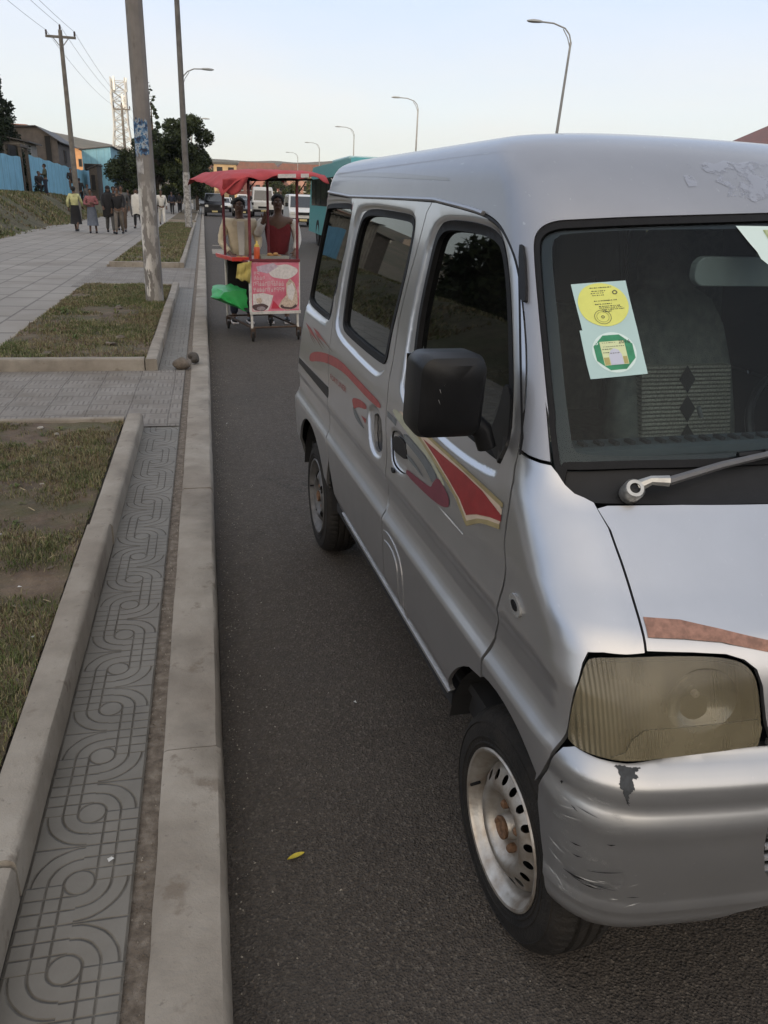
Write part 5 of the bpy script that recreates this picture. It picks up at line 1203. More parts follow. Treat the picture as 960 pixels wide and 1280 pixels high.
lab(grass('grass', -2.05, -.61, 7.75, 14.7, 38000, bedz, .010, .035, .0035, 1.3, 2, .40), 'grass in the bed around the big painted pole')
lab(grass('grass', -2.05, -.61, 19.2, 47.9, 22000, bedz, .02, .06, .008, .7, 3, .36), 'dry grass in the long bed behind the cross path')
lab(grass('grass', -13, -6.5, 20, 64, 30000, lambda X, Y: bank_z(X, Y), .04, .13, .018, .6, 4, .40), 'rough weedy grass on the bank under the blue wall')
# single weeds: rosettes of broad leaves
def weed(x, y, z, r, seed, label, grp):
    rr = random.Random(seed); mb = MB()
    for i in range(rr.randint(7, 11)):
        a = rr.uniform(0, 6.28); l = r*rr.uniform(.6, 1.1); w_ = l*.16; d_ = Vector((math.cos(a), math.sin(a), 0)); n_ = Vector((-d_.y, d_.x, 0)); hh = rr.uniform(.2, .7)*l
        P = [d_*.1*l, d_*.5*l + Vector((0, 0, hh)), d_*l + Vector((0, 0, hh*.7))]
        mb.add([P[0]-n_*w_*.3, P[0]+n_*w_*.3, P[1]+n_*w_, P[1]-n_*w_, P[2]], [(0, 1, 2, 3), (3, 2, 4)])
    o_ = mb.build('weed', M_G[rr.choice([0, 0, 1])]); o_.location = (x, y, z); return tag(o_, label, 'plant', grp)
for i in range(26):
    x = random.uniform(-1.6, -.68); y = random.uniform(2.4, 5.5)
    weed(x, y, float(bedz(np.array([x]), np.array([y]))[0]), random.uniform(.02, .045), i, 'small low weed with short leaves in the nearest bed', 'small weeds in the nearest bed')
for i in range(22):
    x = random.uniform(-1.95, -.7); y = random.uniform(7.9, 14.5)
    weed(x, y, float(bedz(np.array([x]), np.array([y]))[0]), random.uniform(.05, .10), i+50, 'tufty weed in the grass bed round the thick pole', 'weeds in the bed round the pole')
# pebbles, clods, litter
def rock(name, loc, r, m, squash=.6, sub=2, seed=0):
    bm = bmesh.new(); bmesh.ops.create_icosphere(bm, subdivisions=sub, radius=1)
    rr = random.Random(seed); ph = [Vector((rr.uniform(-1, 1), rr.uniform(-1, 1), rr.uniform(-1, 1))).normalized() for _ in range(7)]
    for v in bm.verts:
        s = 1.
        for p in ph:
            d_ = v.co.dot(p)
            if d_ > .62: s -= (d_-.62)*.75
        v.co = v.co*s
        v.co = Vector((v.co.x*r*1.25, v.co.y*r, v.co.z*r*squash))
    me = bpy.data.meshes.new(name); bm.to_mesh(me); bm.free(); me.materials.append(m)
    o_ = bpy.data.objects.new(name, me); o_.location = loc; o_.rotation_euler = (0, 0, rr.uniform(0, 6)); return link(o_)
M_ROCK = mat('rock_brown', (.17, .14, .11), .95, var=.5, vscale=9, bump=.6, bscale=40, col2=(.08, .065, .05))
M_PEB = mat('pebble_pale', (.36, .33, .28), .9, var=.3, vscale=20, bump=.3)
tag(rock('rock', (-.285, 7.72, .19), .085, M_ROCK, .75, 3, 3), 'larger rounded brown rock lying on the tile path by the kerb', 'rock', 'two rocks left on the path')
tag(rock('rock', (-.165, 7.92, .205), .068, mat('rock_dark', (.09, .078, .065), .95, var=.5, vscale=9, bump=.6), .8, 3, 9), 'smaller darker rock resting on the kerb beside the larger one', 'rock', 'two rocks left on the path')
n = 0
for (x, y, r) in ((-.83, 4.95, .028), (-1.0, 5.25, .020), (-1.12, 5.4, .022), (-1.30, 5.5, .035), (-1.42, 5.35, .03), (-.92, 4.3, .014), (-.70, 3.2, .013), (-.78, 2.9, .010), (-.98, 3.6, .012), (-.66, 2.35, .012), (-1.25, 4.5, .018), (-.85, 2.5, .012), (-.72, 4.1, .010), (-1.06, 4.8, .016)):
    o_ = rock('pebble', (x, y, float(bedz(np.array([x]), np.array([y]))[0]) + r*.15), r, M_PEB if n % 3 else M_ROCK, .5, 2, n+20); n += 1
    tag(o_, 'small stone scattered on the nearest patchy grass bed', 'stone', 'small stones on the near grass bed')
for (x, y, r) in ((-1.0, 8.6, .06), (-.95, 9.0, .05), (-1.55, 8.1, .05), (-1.2, 11.5, .06), (-1.3, 19.6, .09), (-1.5, 19.5, .08), (-1.15, 19.7, .07)):
    o_ = rock('earth_clod', (x, y, float(bedz(np.array([x]), np.array([y]))[0]) + r*.2), r, M_ROCK, .55, 2, n+20); n += 1
    tag(o_, 'brown clod of earth lying in the grass beds near the pole', 'clod', 'clods of earth in the beds')
# yellow leaf on the road, bits of litter
lf = MB(); V = []
for i in range(9):
    q = i/8; wv = .0085*math.sin(math.pi*q)**.8
    V += [(q*.05-.025, -wv, .006 + .004*math.sin(q*3)), (q*.05-.025, 0, .003 + .003*q), (q*.05-.025, wv, .007 + .003*q)]
lf.add(V, [(i*3+j, (i+1)*3+j, (i+1)*3+j+1, i*3+j+1) for i in range(8) for j in range(2)])
lo = lf.build('fallen_leaf', mat('leaf_yellow', (.55, .45, .04), .6, var=.3, vscale=60), smooth=True); lo.location = (.165, 1.672, 0); lo.rotation_euler = (0, 0, .3)
tag(lo, 'small yellow leaf lying on the dark road near the front wheel', 'leaf')
M_PAP = mat('litter_paper', (.6, .6, .57), .7, var=.2)
for i, (x, y, z) in enumerate(((-.66, 2.62, .215), (-.30, 1.60, .147), (.48, 1.10, .004), (-.78, 3.02, .22), (.10, 6.2, .004), (.02, 8.8, .004), (.45, 2.35, .004))):
    s_ = random.uniform(.006, .010); a = random.uniform(0, 3)
    o_ = MB().add([(-s_, -s_*.6, .002), (s_, -s_*.7, .004), (s_*.8, s_*.7, .003), (-s_*.9, s_*.5, .006)], [(0, 1, 2, 3)]).build('paper_scrap', M_PAP); o_.location = (x, y, z); o_.rotation_euler = (0, 0, a)
    tag(o_, 'tiny white paper scrap lying on the ground near the kerb', 'litter', 'tiny white paper scraps on the ground')
for i, (x, y, l) in enumerate(((-.70, 3.30, .05), (-.78, 3.5, .04), (-.66, 2.9, .035), (-.9, 3.9, .06), (-.75, 2.75, .04), (-1.0, 4.2, .05))):
    a = random.uniform(0, 3); z = float(bedz(np.array([x]), np.array([y]))[0]) + .008
    o_ = MB().tube([(-l/2, 0, 0), (0, .004, .006), (l/2, 0, .002)], [.0025, .002, .001], 5).build('dry_twig', mat('twig_straw', (.34, .28, .18), .8)); o_.location = (x, y, z); o_.rotation_euler = (0, 0, a)
    tag(o_, 'short straw coloured twig lying on the nearest bed', 'twig', 'short twigs on the nearest bed')
tag(MB().box((.20, 26.2, .0), (.62, 28.6, .006)).build('road_patch', M_KERB), kind='structure')
tag(MB().box((.24, 30.5, .0), (.60, 30.9, .006)).build('road_patch', M_KERB), kind='structure')

# grit and small gravel gathered at the foot of the kerb and in the joints
r = np.random.default_rng(11); n = 2600
gx = np.concatenate([np.abs(r.exponential(.05, 1900)), r.uniform(.0, 2.2, 500), r.uniform(-.238, -.195, 200)]); gy = np.concatenate([r.uniform(.9, 14, 1900), r.uniform(.9, 9, 500), r.uniform(1, 6, 200)])
gs = r.uniform(.0012, .0042, n)*np.where(gx > .3, .7, 1); gz = np.where(gx < -.1, .141, .0025); V = []; F = []
for x, y, z, s_, a in zip(gx, gy, gz, gs, r.uniform(0, 3, n)):
    b_ = len(V); c, d_ = math.cos(a)*s_, math.sin(a)*s_
    V += [(x+c, y+d_, z-.002), (x-d_*.8, y+c*.8, z-.002), (x-c, y-d_, z-.002), (x+d_*.7, y-c*.7, z-.002), (x+c*.2, y-d_*.1, z+s_*.8)]; F += [(b_, b_+1, b_+4), (b_+1, b_+2, b_+4), (b_+2, b_+3, b_+4), (b_+3, b_, b_+4)]
tag(mesh_obj('gravel', V, F, M_PEB, mats=[M_PEB, M_ROCK], mi=[(i//4) % 2 for i in range(len(F))]), 'fine grit and gravel gathered along the foot of the kerb', 'gravel', kind='stuff')

# ---------------------------------------------------------------- poles, lamps, wires
def m_pole(h):
    c = h.ramp(h.noise(3, 7), [(.3, (.15, .14, .13)), (.7, (.24, .225, .21))])
    vec = h.N('ShaderNodeMapping'); vec.inputs['Scale'].default_value = (9, 9, 2.5); h.L(h.co, vec.inputs[0])
    p = h.rng(h.noise(1.3, 9, vec.outputs[0]), .50, .54, 0, 1)
    lowz = h.rng(h.m('ADD', h.z, h.m('MULTIPLY', h.noise(4, 4), .5)), 1.75, 1.95, 1, 0)
    side = h.rng(h.m('ADD', h.x, h.m('MULTIPLY', h.noise(5, 5), .12)), .0, .08, 1, .35)
    c = h.mix(h.m('MULTIPLY', h.m('MULTIPLY', p, lowz), side), c, (.60, .58, .55))
    p2 = h.rng(h.noise(2.1, 9, vec.outputs[0]), .60, .66, 0, 1); c = h.mix(h.m('MULTIPLY', p2, .5), c, (.10, .09, .085))
    h.L(c, h.b.inputs['Base Color']); h.bump(h.noise(60, 5), .004, .8)
M_POLE = node_mat('pole_concrete', m_pole, .9)
bp = empty('utility_pole', (-.76, 12.3, .14)); tag(bp, 'thick grey concrete pole with flaking white paint and torn posters in the nearest bed', 'pole')
mb = MB(); mb.lathe([(.128, 0), (.120, 1.2), (.112, 3.), (.102, 6.), (.09, 9.3), (.001, 9.3)], 12); mb.build('pole_shaft', M_POLE, bp, smooth=True, sharp=25)
def m_poster(h):
    c = h.ramp(h.noise(14, 8), [(.36, (.012, .016, .03)), (.44, (.03, .06, .13)), (.50, (.05, .16, .30)), (.55, (.42, .46, .48)), (.60, (.03, .05, .10)), (.68, (.50, .50, .48))]); h.L(c, h.b.inputs['Base Color'])
M_POST = node_mat('poster_print', m_poster, .7)
def wrap(name, r, z0, z1, a0, a1, m, par, rag=.03, seed=1):
    rr = random.Random(seed); n = 18; V = []; F = []
    for i in range(n+1):
        a = a0 + (a1-a0)*i/n; e0 = rr.uniform(-rag, rag); e1 = rr.uniform(-rag, rag)
        for z, e in ((z0, e0), ((z0+z1)/2, 0), (z1, e1)): V.append((r*math.cos(a), r*math.sin(a), z+e))
    for i in range(n):
        for j in range(2): F.append((i*3+j, (i+1)*3+j, (i+1)*3+j+1, i*3+j+1))
    return mesh_obj(name, V, F, m, par, smooth=True)
wrap('torn_poster', .1195, 2.02, 2.46, R_(180), R_(305), M_POST, bp, .035, 4)
wrap('torn_poster', .1215, 1.80, 1.96, R_(205), R_(262), mat('poster_paper', (.42, .42, .42), .8, var=.4, vscale=20), bp, .03, 9)
wrap('torn_poster', .1215, 1.30, 1.62, R_(190), R_(232), mat('poster_paper_white', (.6, .59, .56), .8, var=.3, vscale=20), bp, .04, 12)
M_GALV = mat('galvanised_steel', (.30, .30, .29), .5, .4, var=.25, vscale=6)
M_POL2 = mat('pole_grey', (.17, .16, .15), .9, var=.35, vscale=4, bump=.2)
p = empty('tall_pole', (-.73, 41, .14)); tag(p, 'slim dark pole with pale flaking base standing beyond the thick painted pole', 'pole')
MB().lathe([(.155, 0), (.13, 5), (.10, 12), (.001, 12)], 12).build('pole_shaft', M_POL2, p, smooth=True)
MB().lathe([(.17, 0), (.165, 2.0), (.157, 2.5)], 12).build('painted_base', mat('peeling_whitewash', (.48, .47, .45), .9, var=.6, vscale=9, col2=(.15, .14, .13), detail=9), p, smooth=True)
def lamp(x, y, h_, arm, label, grp, lean=0.):
    r = empty('street_lamp', (x, y, .14)); tag(r, label, 'street lamp', grp)
    top = Vector((lean, 0, h_))
    MB().tube([(0, 0, 0), top*.5, top], [.10, .08, .055], 8).build('pole_shaft', M_GALV, r, smooth=True)
    s = 1 if arm > 0 else -1; L = abs(arm)
    a = MB(); a.tube([top, top + Vector((s*.10, 0, .30)), top + Vector((s*.35, 0, .55)), top + Vector((s*L*.6, 0, .72)), top + Vector((s*L, 0, .74))], .035, 8)
    a.tube([top - Vector((0, 0, .30)), top + Vector((s*.18, 0, .16)), top + Vector((s*.45, 0, .52))], .022, 6)
    a.build('lamp_arm', M_GALV, r, smooth=True)
    hd = MB(); c = top + Vector((s*(L+.30), 0, .74))
    V = []; F = []
    for i, (t, w_, z0, z1) in enumerate(((-.38, .05, -.03, .03), (-.2, .12, -.05, .06), (.1, .15, -.06, .07), (.3, .12, -.05, .05), (.42, .04, -.02, .02))):
        V += [c + Vector((s*t, -w_, z0*.3)), c + Vector((s*t, -w_*.6, z1)), c + Vector((s*t, w_*.6, z1)), c + Vector((s*t, w_, z0*.3)), c + Vector((s*t, w_*.7, z0)), c + Vector((s*t, -w_*.7, z0))]
    for i in range(4):
        for j in range(6): F.append((i*6+j, i*6+(j+1) % 6, (i+1)*6+(j+1) % 6, (i+1)*6+j))
    F += [tuple(range(6)), tuple(24+j for j in reversed(range(6)))]
    hd.add(V, F); hd.build('lamp_head', mat('lamp_head_grey', (.33, .34, .33), .5, .2, var=.2), r, smooth=True, sharp=50)
    return r
lamp(-.95, 57, 8.1, 1.25, 'nearest left pavement street lamp, its arm reaching over the road', 'street lamps on the left kerb')
lamp(-.95, 92, 8.1, 1.25, 'street lamp on the left pavement half hidden by the dark trees', 'street lamps on the left kerb')
lamp(-.95, 128, 8.1, 1.25, 'farthest street lamp of the left pavement, behind the dark trees', 'street lamps on the left kerb')
for i, y in enumerate((41, 72, 103, 134, 165)):
    lamp(17.15 if i == 0 else 17.9, y, 9.0 if i == 0 else 8.9, -1.6, ['tallest street lamp, leaning above the van roof', 'second street lamp above the van roof, left of the leaning one', 'third street lamp, small, above the back of the van roof', 'fourth street lamp, between the red canopy and the van', 'farthest street lamp above the canopy'][i], 'street lamps on the median', .55 if i == 0 else .1)
M_WOOD = mat('grey_timber', (.20, .18, .155), .9, var=.4, vscale=5, bump=.2)
M_INS = mat('insulator_brown', (.06, .04, .035), .35)
def power_pole(x, y, zb, zt, label, ins=True):
    r = empty('power_pole', (x, y, zb)); h_ = zt - zb; tag(r, label, 'power pole', 'wooden power poles on the left')
    MB().lathe([(.17, -.6), (.155, 1), (.10, h_), (.001, h_+.02)], 12).build('pole_shaft', M_WOOD, r, smooth=True)
    MB().box((-.75, -.06, h_-.38), (.75, .06, h_-.27)).build('crossarm', M_WOOD, r)
    b_ = MB(); b_.tube([(-.42, 0, h_-.32), (0, -.08, h_-.85)], .025, 5).tube([(.42, 0, h_-.32), (0, -.08, h_-.85)], .025, 5); b_.build('arm_brace', M_GALV, r)
    for xx, zz in ((-.70, h_-.27), (.70, h_-.27), (0, h_)):
        MB().lathe([(.02, 0), (.05, .04), (.06, .09), (.035, .13), (.06, .17), (.035, .24), (.001, .26)], 10, Matrix.Translation(Vector((xx, 0, zz)))).build('insulator', M_INS, r, smooth=True)
    return [Vector((x-.70, y, zb+h_-.05)), Vector((x, y, zt+.22)), Vector((x+.70, y, zb+h_-.05))]
A0 = power_pole(-8.0, 14, .2, 9.9, 'wooden power pole beside the camera, outside the left edge')
A1 = power_pole(-6.9, 50, .35, 9.45, 'tall grey wooden power pole with crossarm before the blue wall')
A2 = power_pole(-7.0, 85, .1, 9.15, 'farther power pole with crossarm in front of the lattice tower')
A3 = power_pole(-7.0, 125, .0, 9.0, 'farthest power pole behind the dark trees on the left')
k = 0
for P, Q in ((A0, A1), (A1, A2), (A2, A3)):
    for j, (a, b_) in enumerate(zip(P, Q)):
        sag = .012*(b_-a).length
        pts = [a + (b_-a)*t + Vector((0, 0, -4*sag*t*(1-t))) for t in np.linspace(0, 1, 15)]
        tag(MB().tube(pts, .0085, 5).build('power_line', M_BLK), ['left', 'middle', 'right'][j] + ' power line hanging ' + ('above the footway towards the tall power pole' if k < 3 else 'from the tall pole to the farther pole' if k < 6 else 'beyond the farther pole'), 'power line', 'power lines'); k += 1
# lattice tower
M_TOW = mat('tower_paint', (.52, .51, .48), .6, .2, var=.15)
tw = empty('lattice_tower', (-12.6, 150, -.1)); tag(tw, 'tall pale four legged lattice mast lit by the sun behind the trees', 'tower')
H = 18.9; wz = lambda z: 2.45 - (1.35)*min(1, z/12.)
for sx in (-1, 1):
    for sy in (-1, 1): MB().tube([(sx*wz(z), sy*wz(z), z) for z in (0, 4, 8, 12, H)], .11, 6).build('tower_leg', M_TOW, tw)
br = MB(); zs = [0, 2.4, 4.6, 6.6, 8.4, 10, 11.4, 12.8, 14.2, 15.6, 17, 18.4]
for z0, z1 in zip(zs[:-1], zs[1:]):
    a, b_ = wz(z0), wz(z1)
    for (p0, p1) in (((-1, -1), (1, -1)), ((1, -1), (1, 1)), ((1, 1), (-1, 1)), ((-1, 1), (-1, -1))):
        br.tube([(p0[0]*a, p0[1]*a, z0), (p1[0]*b_, p1[1]*b_, z1)], .06, 4).tube([(p1[0]*a, p1[1]*a, z0), (p0[0]*b_, p0[1]*b_, z1)], .06, 4).tube([(p0[0]*b_, p0[1]*b_, z1), (p1[0]*b_, p1[1]*b_, z1)], .05, 4)
br.build('bracing', M_TOW, tw)
for i, (a, z) in enumerate(((.3, 17), (2.2, 17), (4.2, 17), (1.0, 14.5), (3.4, 14.8), (5.2, 14.5))):
    MB().box((1.25*math.cos(a)-.16, 1.25*math.sin(a)-.16, z), (1.25*math.cos(a)+.16, 1.25*math.sin(a)+.16, z+2.0)).build('antenna_panel', mat('antenna_white', (.7, .7, .66), .5, var=.1), tw, bevel=.03)
# ---------------------------------------------------------------- trees
def m_leaf(name, c1, c2):
    def f(h):
        c = h.ramp(h.noise(.9, 4), [(.3, c1), (.7, c2)]); h.L(c, h.b.inputs['Base Color']); h.b.inputs['Specular IOR Level'].default_value = .25
    return node_mat(name, f, .75)
M_LF = m_leaf('leaf_dark_green', (.014, .022, .008), (.035, .048, .016)); M_LF2 = m_leaf('leaf_mid_green', (.03, .045, .014), (.075, .085, .025))
M_CON = m_leaf('conifer_needles', (.010, .018, .009), (.022, .034, .016)); M_BARK = mat('bark_brown', (.075, .055, .04), .95, var=.5, vscale=6, bump=.5)
def tree(x, y, z, h_, rad, label, leaf=M_LF, n=9000, lo=.25, seed=0, conical=False, size=.13, sparse=False, group='trees along the left side'):
    r = np.random.default_rng(seed+100); root = empty('conifer_tree' if conical else 'broadleaf_tree', (x, y, z)); tag(root, label, 'tree', group)
    rr = random.Random(seed)
    t = MB(); top = Vector((rr.uniform(-.2, .2), rr.uniform(-.2, .2), h_*.85)); t.tube([(0, 0, -.2), top*.3, top*.6, top], [h_*.025+.05, h_*.02+.03, h_*.012+.02, .02], 8)
    cl = []
    nb = 26 if conical else 22
    for i in range(nb):
        if conical:
            zz = lo*h_ + (h_*(1-lo))*(i+.5)/nb; R_m = rad*(1 - (zz/h_))**.8*1.15 + .05; a = i*2.4
            for q in range(3 if not sparse else 2):
                aa = a + q*2.1 + rr.uniform(-.3, .3); rad_ = R_m*rr.uniform(.45, .8); c = Vector((math.cos(aa)*rad_, math.sin(aa)*rad_, zz - rad_*.12)); cl.append((c, R_m*(.42 if not sparse else .22)))
                t.tube([(0, 0, zz), c], [.03, .01], 4)
        else:
            a = rr.uniform(0, 6.28); u = rr.uniform(-1, 1); q = rr.uniform(.45, .85)
            c = Vector((math.cos(a)*rad*q*math.sqrt(1-u*u*.8), math.sin(a)*rad*q*math.sqrt(1-u*u*.8), h_*(lo + (1-lo)*(.5 + .42*u)))); cl.append((c, rad*rr.uniform(.28, .46)))
            b0 = top*rr.uniform(.3, .7); t.tube([b0, (b0+c)/2 + Vector((0, 0, .15)), c], [.06, .04, .015], 5)
    t.build('trunk', M_BARK, root, smooth=True)
    w_ = np.array([c[1]**2 for c in cl]); w_ /= w_.sum(); idx = r.choice(len(cl), n, p=w_)
    C = np.array([c[0][:] for c in cl])[idx]; Rc = np.array([c[1] for c in cl])[idx]
    d_ = r.normal(size=(n, 3)); d_ /= np.linalg.norm(d_, axis=1, keepdims=True); q = r.uniform(.35, 1.12, n)**.6
    P = C + d_*(Rc*q)[:, None]*np.array([1, 1, .8])
    a = r.normal(size=(n, 3)); a /= np.linalg.norm(a, axis=1, keepdims=True); b_ = np.cross(a, d_ + r.normal(size=(n, 3))*.5); b_ /= np.linalg.norm(b_, axis=1, keepdims=True)+1e-9
    s1 = size*r.uniform(.6, 1.3, n)[:, None]; s2 = s1*.45
    V = np.stack([P-a*s1, P-b_*s2, P+a*s1, P+b_*s2], 1).reshape(-1, 3)
    mesh_obj('crown', V, [(i, i+1, i+2, i+3) for i in range(0, n*4, 4)], leaf, root)
    return root
tree(-1.3, 75, 0, 8.6, 2.15, 'tallest dark rounded tree behind the slim pole, left of the road', n=15000, lo=.16, seed=1, size=.14)
tree(-3.9, 76, 0, 6.8, 2.0, 'dark bushy tree just left of the tallest rounded tree', n=12000, lo=.10, seed=2, size=.14)
tree(-6.4, 84, 0, 5.4, 2.2, 'low dark tree right of the blue house, behind the thick pole', n=10000, lo=.08, seed=3, size=.14)
tree(-.6, 88, 0, 6.4, 1.6, 'narrow dark tree at the right edge of the tree row', n=8000, lo=.15, seed=4, size=.14)
tree(-5.2, 100, 0, 13.0, 2.4, 'sparse conifer whose top sticks up beside the thick pole', leaf=M_CON, n=4200, lo=.35, seed=5, conical=True, sparse=True, size=.18)
tree(-9.0, 108, 0, 6.0, 2.4, 'mid green tree at the foot of the lattice tower', leaf=M_LF2, n=9000, lo=.10, seed=6, size=.16)
tree(-4.3, 128, 0, 8.8, 2.6, 'sunlit yellowish tree glimpsed between the dark trees', leaf=M_LF2, n=9000, lo=.15, seed=7, size=.17)
tree(-13.0, 61, .8, 9.6, 2.0, 'tall dense dark cypress rising at the left edge of the picture', leaf=M_CON, n=26000, lo=.05, seed=8, conical=True, size=.12)
for i, (x, y, h_, rd) in enumerate(((-17, 6, 4.6, 3.0), (-18, 18, 4.4, 3.2), (-17.5, 30, 4.8, 3.0), (-19, 42, 5, 3.))):
    tree(x, y, .8, h_, rd, ['spreading tree', 'wide tree', 'rounded tree', 'leafy tree'][i] + ' on the left bank outside the picture', n=4200, lo=.15, seed=20+i, size=.30, group='trees left of the picture')
for i, (x, y, h_, rd) in enumerate(((3.2, 205, 7, 3.5), (9.5, 215, 6.5, 3.4), (16, 190, 6.5, 3.), (24, 205, 7, 3.8), (32, 170, 6, 3.))):
    tree(x, y, 0, h_, rd, ['far tree at the end of the road left of the canopy posts', 'far tree behind the white truck', 'far tree above the white van', 'far tree behind the teal bus', 'far tree right of the road end'][i], leaf=M_LF2 if i % 2 else M_LF, n=3500, lo=.1, seed=30+i, size=.3, group='trees at the end of the road')
# ---------------------------------------------------------------- houses
def m_corr(name, col, col2, axis='y', pitch=.18):
    def f(h):
        v = h.y if axis == 'y' else h.x
        s = h.m('SINE', h.m('MULTIPLY', v, 2*math.pi/pitch))
        c = h.ramp(h.noise(1.6, 7), [(.3, col2), (.65, col)])
        vec = h.N('ShaderNodeMapping'); vec.inputs['Scale'].default_value = (6, 6, .4); h.L(h.co, vec.inputs[0])
        c = h.mix(h.rng(h.noise(1.5, 5, vec.outputs[0]), .55, .72, 0, .45), c, (.12, .13, .12))
        sp = h.m('LESS_THAN', h.m('FRACT', h.m('DIVIDE', v, 1.62)), .03); c = h.mix(h.m('MULTIPLY', sp, .35), c, (.03, .06, .10))
        h.L(c, h.b.inputs['Base Color']); h.bump(s, .02, .9)
    return node_mat(name, f, .6)
M_BLUE = m_corr('blue_corrugated_sheet', (.22, .47, .64), (.17, .38, .53)); M_BLUEX = m_corr('blue_painted_wall', (.18, .39, .50), (.14, .32, .42), 'x', .5)
M_RUSTR = m_corr('rusty_roof_sheet', (.15, .05, .035), (.09, .04, .03), 'y', .15); M_ROOFD = m_corr('dark_roof_sheet', (.075, .07, .066), (.045, .042, .04), 'x', .15)
M_PLANK = m_corr('weathered_planks', (.27, .25, .22), (.16, .145, .125), 'x', .22)
M_MUD = mat('mud_plaster', (.115, .10, .09), .95, var=.35, vscale=2, bump=.4, bscale=10); M_STN = mat('rubble_stone', (.125, .11, .095), .95, var=.55, vscale=2.5, bump=.8, bscale=7)
M_HOLE = mat('dark_opening', (.012, .012, .012), .9); M_FR = mat('timber_frame', (.10, .085, .07), .9, var=.4)
# compound wall: corrugated sheets on a stone footing
cw = empty('compound_wall', (-11, 0, 0)); tag(cw, 'long light blue corrugated sheet wall on a stone footing left of the footway', 'wall')
ft = MB()
for a, b_ in zip(range(44, 118, 3), range(47, 121, 3)):
    zt = float(np.interp((a+b_)/2, [46, 58, 62, 80, 100], [1.38, 1.36, 1.05, .75, .3])); ft.box((-.18, a, -.3), (.25, b_-.05, zt+random.uniform(-.05, .05)))
ft.build('stone_footing', M_STN, cw, bevel=.04)
def sheet(y0, y1, z0, z1, nm, m_, x=0.):
    V = []; F = []; n = max(6, int((y1-y0)/.045)); 
    for i in range(n+1):
        yy = y0 + (y1-y0)*i/n; q = i/n; dx = .02*math.sin(yy*2*math.pi/.18)
        V += [(x+dx, yy, z0[0]*(1-q)+z0[1]*q), (x+dx, yy, z1[0]*(1-q)+z1[1]*q + .03*math.sin(yy*1.7))]
    for i in range(n): F.append((i*2, (i+1)*2, (i+1)*2+1, i*2+1))
    return mesh_obj(nm, V, F, m_, cw, smooth=True)
sheet(44, 57.2, (1.3, 1.32), (3.45, 3.50), 'wall_sheet', M_BLUE)
sheet(59.3, 80, (1.05, .75), (3.75, 3.45), 'wall_sheet', M_BLUE); sheet(80, 103, (.7, .25), (3.45, 3.7), 'wall_sheet', M_BLUE)
MB().box((-.7, 57.2, .9), (-.6, 59.3, 4.2)).build('gateway', M_HOLE, cw)
for yy in (57.2, 59.2): MB().box((-.08, yy, 1.0), (.10, yy+.14, 4.1)).build('gate_post', M_FR, cw)
MB().box((-.1, 57.1, 4.1), (.1, 59.5, 4.25)).build('gate_lintel', M_FR, cw)
def house(name, x0, x1, y0, y1, z0, zl, zr, wall, roof, label, over=.35, windows=(), cat='house', front='y', gable=None):
    r = empty(name, ((x0+x1)/2, (y0+y1)/2, z0)); tag(r, label, cat); cx, cy = (x0+x1)/2, (y0+y1)/2
    X0, X1, Y0, Y1 = x0-cx, x1-cx, y0-cy, y1-cy; hl_, hr_ = zl-z0, zr-z0
    b_ = MB(); top = [(X0, hl_), (X1, hr_)] if gable is None else [(X0, hl_), (gable[0]-cx, gable[1]-z0), (X1, hr_)]
    b_.prism([(X0, 0)] + top[:0] + [(X1, 0)] + top[::-1], Y0, Y1, Matrix(((1,0,0,0),(0,0,1,0),(0,1,0,0),(0,0,0,1))))
    b_.build('wall', wall, r)
    rf = MB()
    for (a, za), (c, zc) in zip(top[:-1], top[1:]):
        d_ = Vector((c-a, 0, zc-za)).normalized(); ea = over if (a, za) == top[0] else 0; ec = over if (c, zc) == top[-1] else 0
        p = Vector((a, 0, za)) - d_*ea; q = Vector((c, 0, zc)) + d_*ec; t_ = .09
        rf.add([(p.x, Y0-over, p.z+.01), (q.x, Y0-over, q.z+.01), (q.x, Y1+over, q.z+.01), (p.x, Y1+over, p.z+.01), (p.x, Y0-over, p.z+t_), (q.x, Y0-over, q.z+t_), (q.x, Y1+over, q.z+t_), (p.x, Y1+over, p.z+t_)], [(0,3,2,1),(4,5,6,7),(0,1,5,4),(1,2,6,5),(2,3,7,6),(3,0,4,7)])
    rf.build('roof', roof, r)
    for wi in windows:
        f, a, b2, za, zb = wi[:5]
        if f == 'y': lo_, hi_ = (a-cx, Y0-.05, za-z0), (b2-cx, Y0+.02, zb-z0)
        else: lo_, hi_ = (X1-.02, a-cy, za-z0), (X1+.05, b2-cy, zb-z0)
        w_ = MB().box(lo_, hi_).build('window', wi[5] if len(wi) > 5 else M_HOLE, r)
        fr = MB()
        if f == 'y':
            for q in (lo_[0]-.06, hi_[0]): fr.box((q, Y0-.08, lo_[2]-.06), (q+.06, Y0+.01, hi_[2]+.06))
            for q in (lo_[2]-.06, hi_[2]): fr.box((lo_[0], Y0-.08, q), (hi_[0], Y0+.01, q+.06))
        else:
            for q in (lo_[1]-.06, hi_[1]): fr.box((X1-.01, q, lo_[2]-.06), (X1+.08, q+.06, hi_[2]+.06))
            for q in (lo_[2]-.06, hi_[2]): fr.box((X1-.01, lo_[1], q), (X1+.08, hi_[1], q+.06))
        fr.build('window_frame', M_FR, w_)
    return r
house('shack', -26, -12.2, 80, 90, .5, 5.9, 5.7, M_MUD, M_ROOFD, 'dark grey plastered shack with gabled sheet roof above the blue wall', gable=(-13.8, 6.7), windows=(('y', -13.2, -12.75, 3.9, 6.0), ('x', 83, 84, 4.0, 5.0)))
house('lean_to', -18, -11.25, 60.5, 64.5, .5, 5.6, 4.55, M_PLANK, M_ROOFD, 'low plank lean-to with slanted roof behind the gateway in the blue wall', windows=(('y', -12.3, -11.5, 3.3, 4.3),))
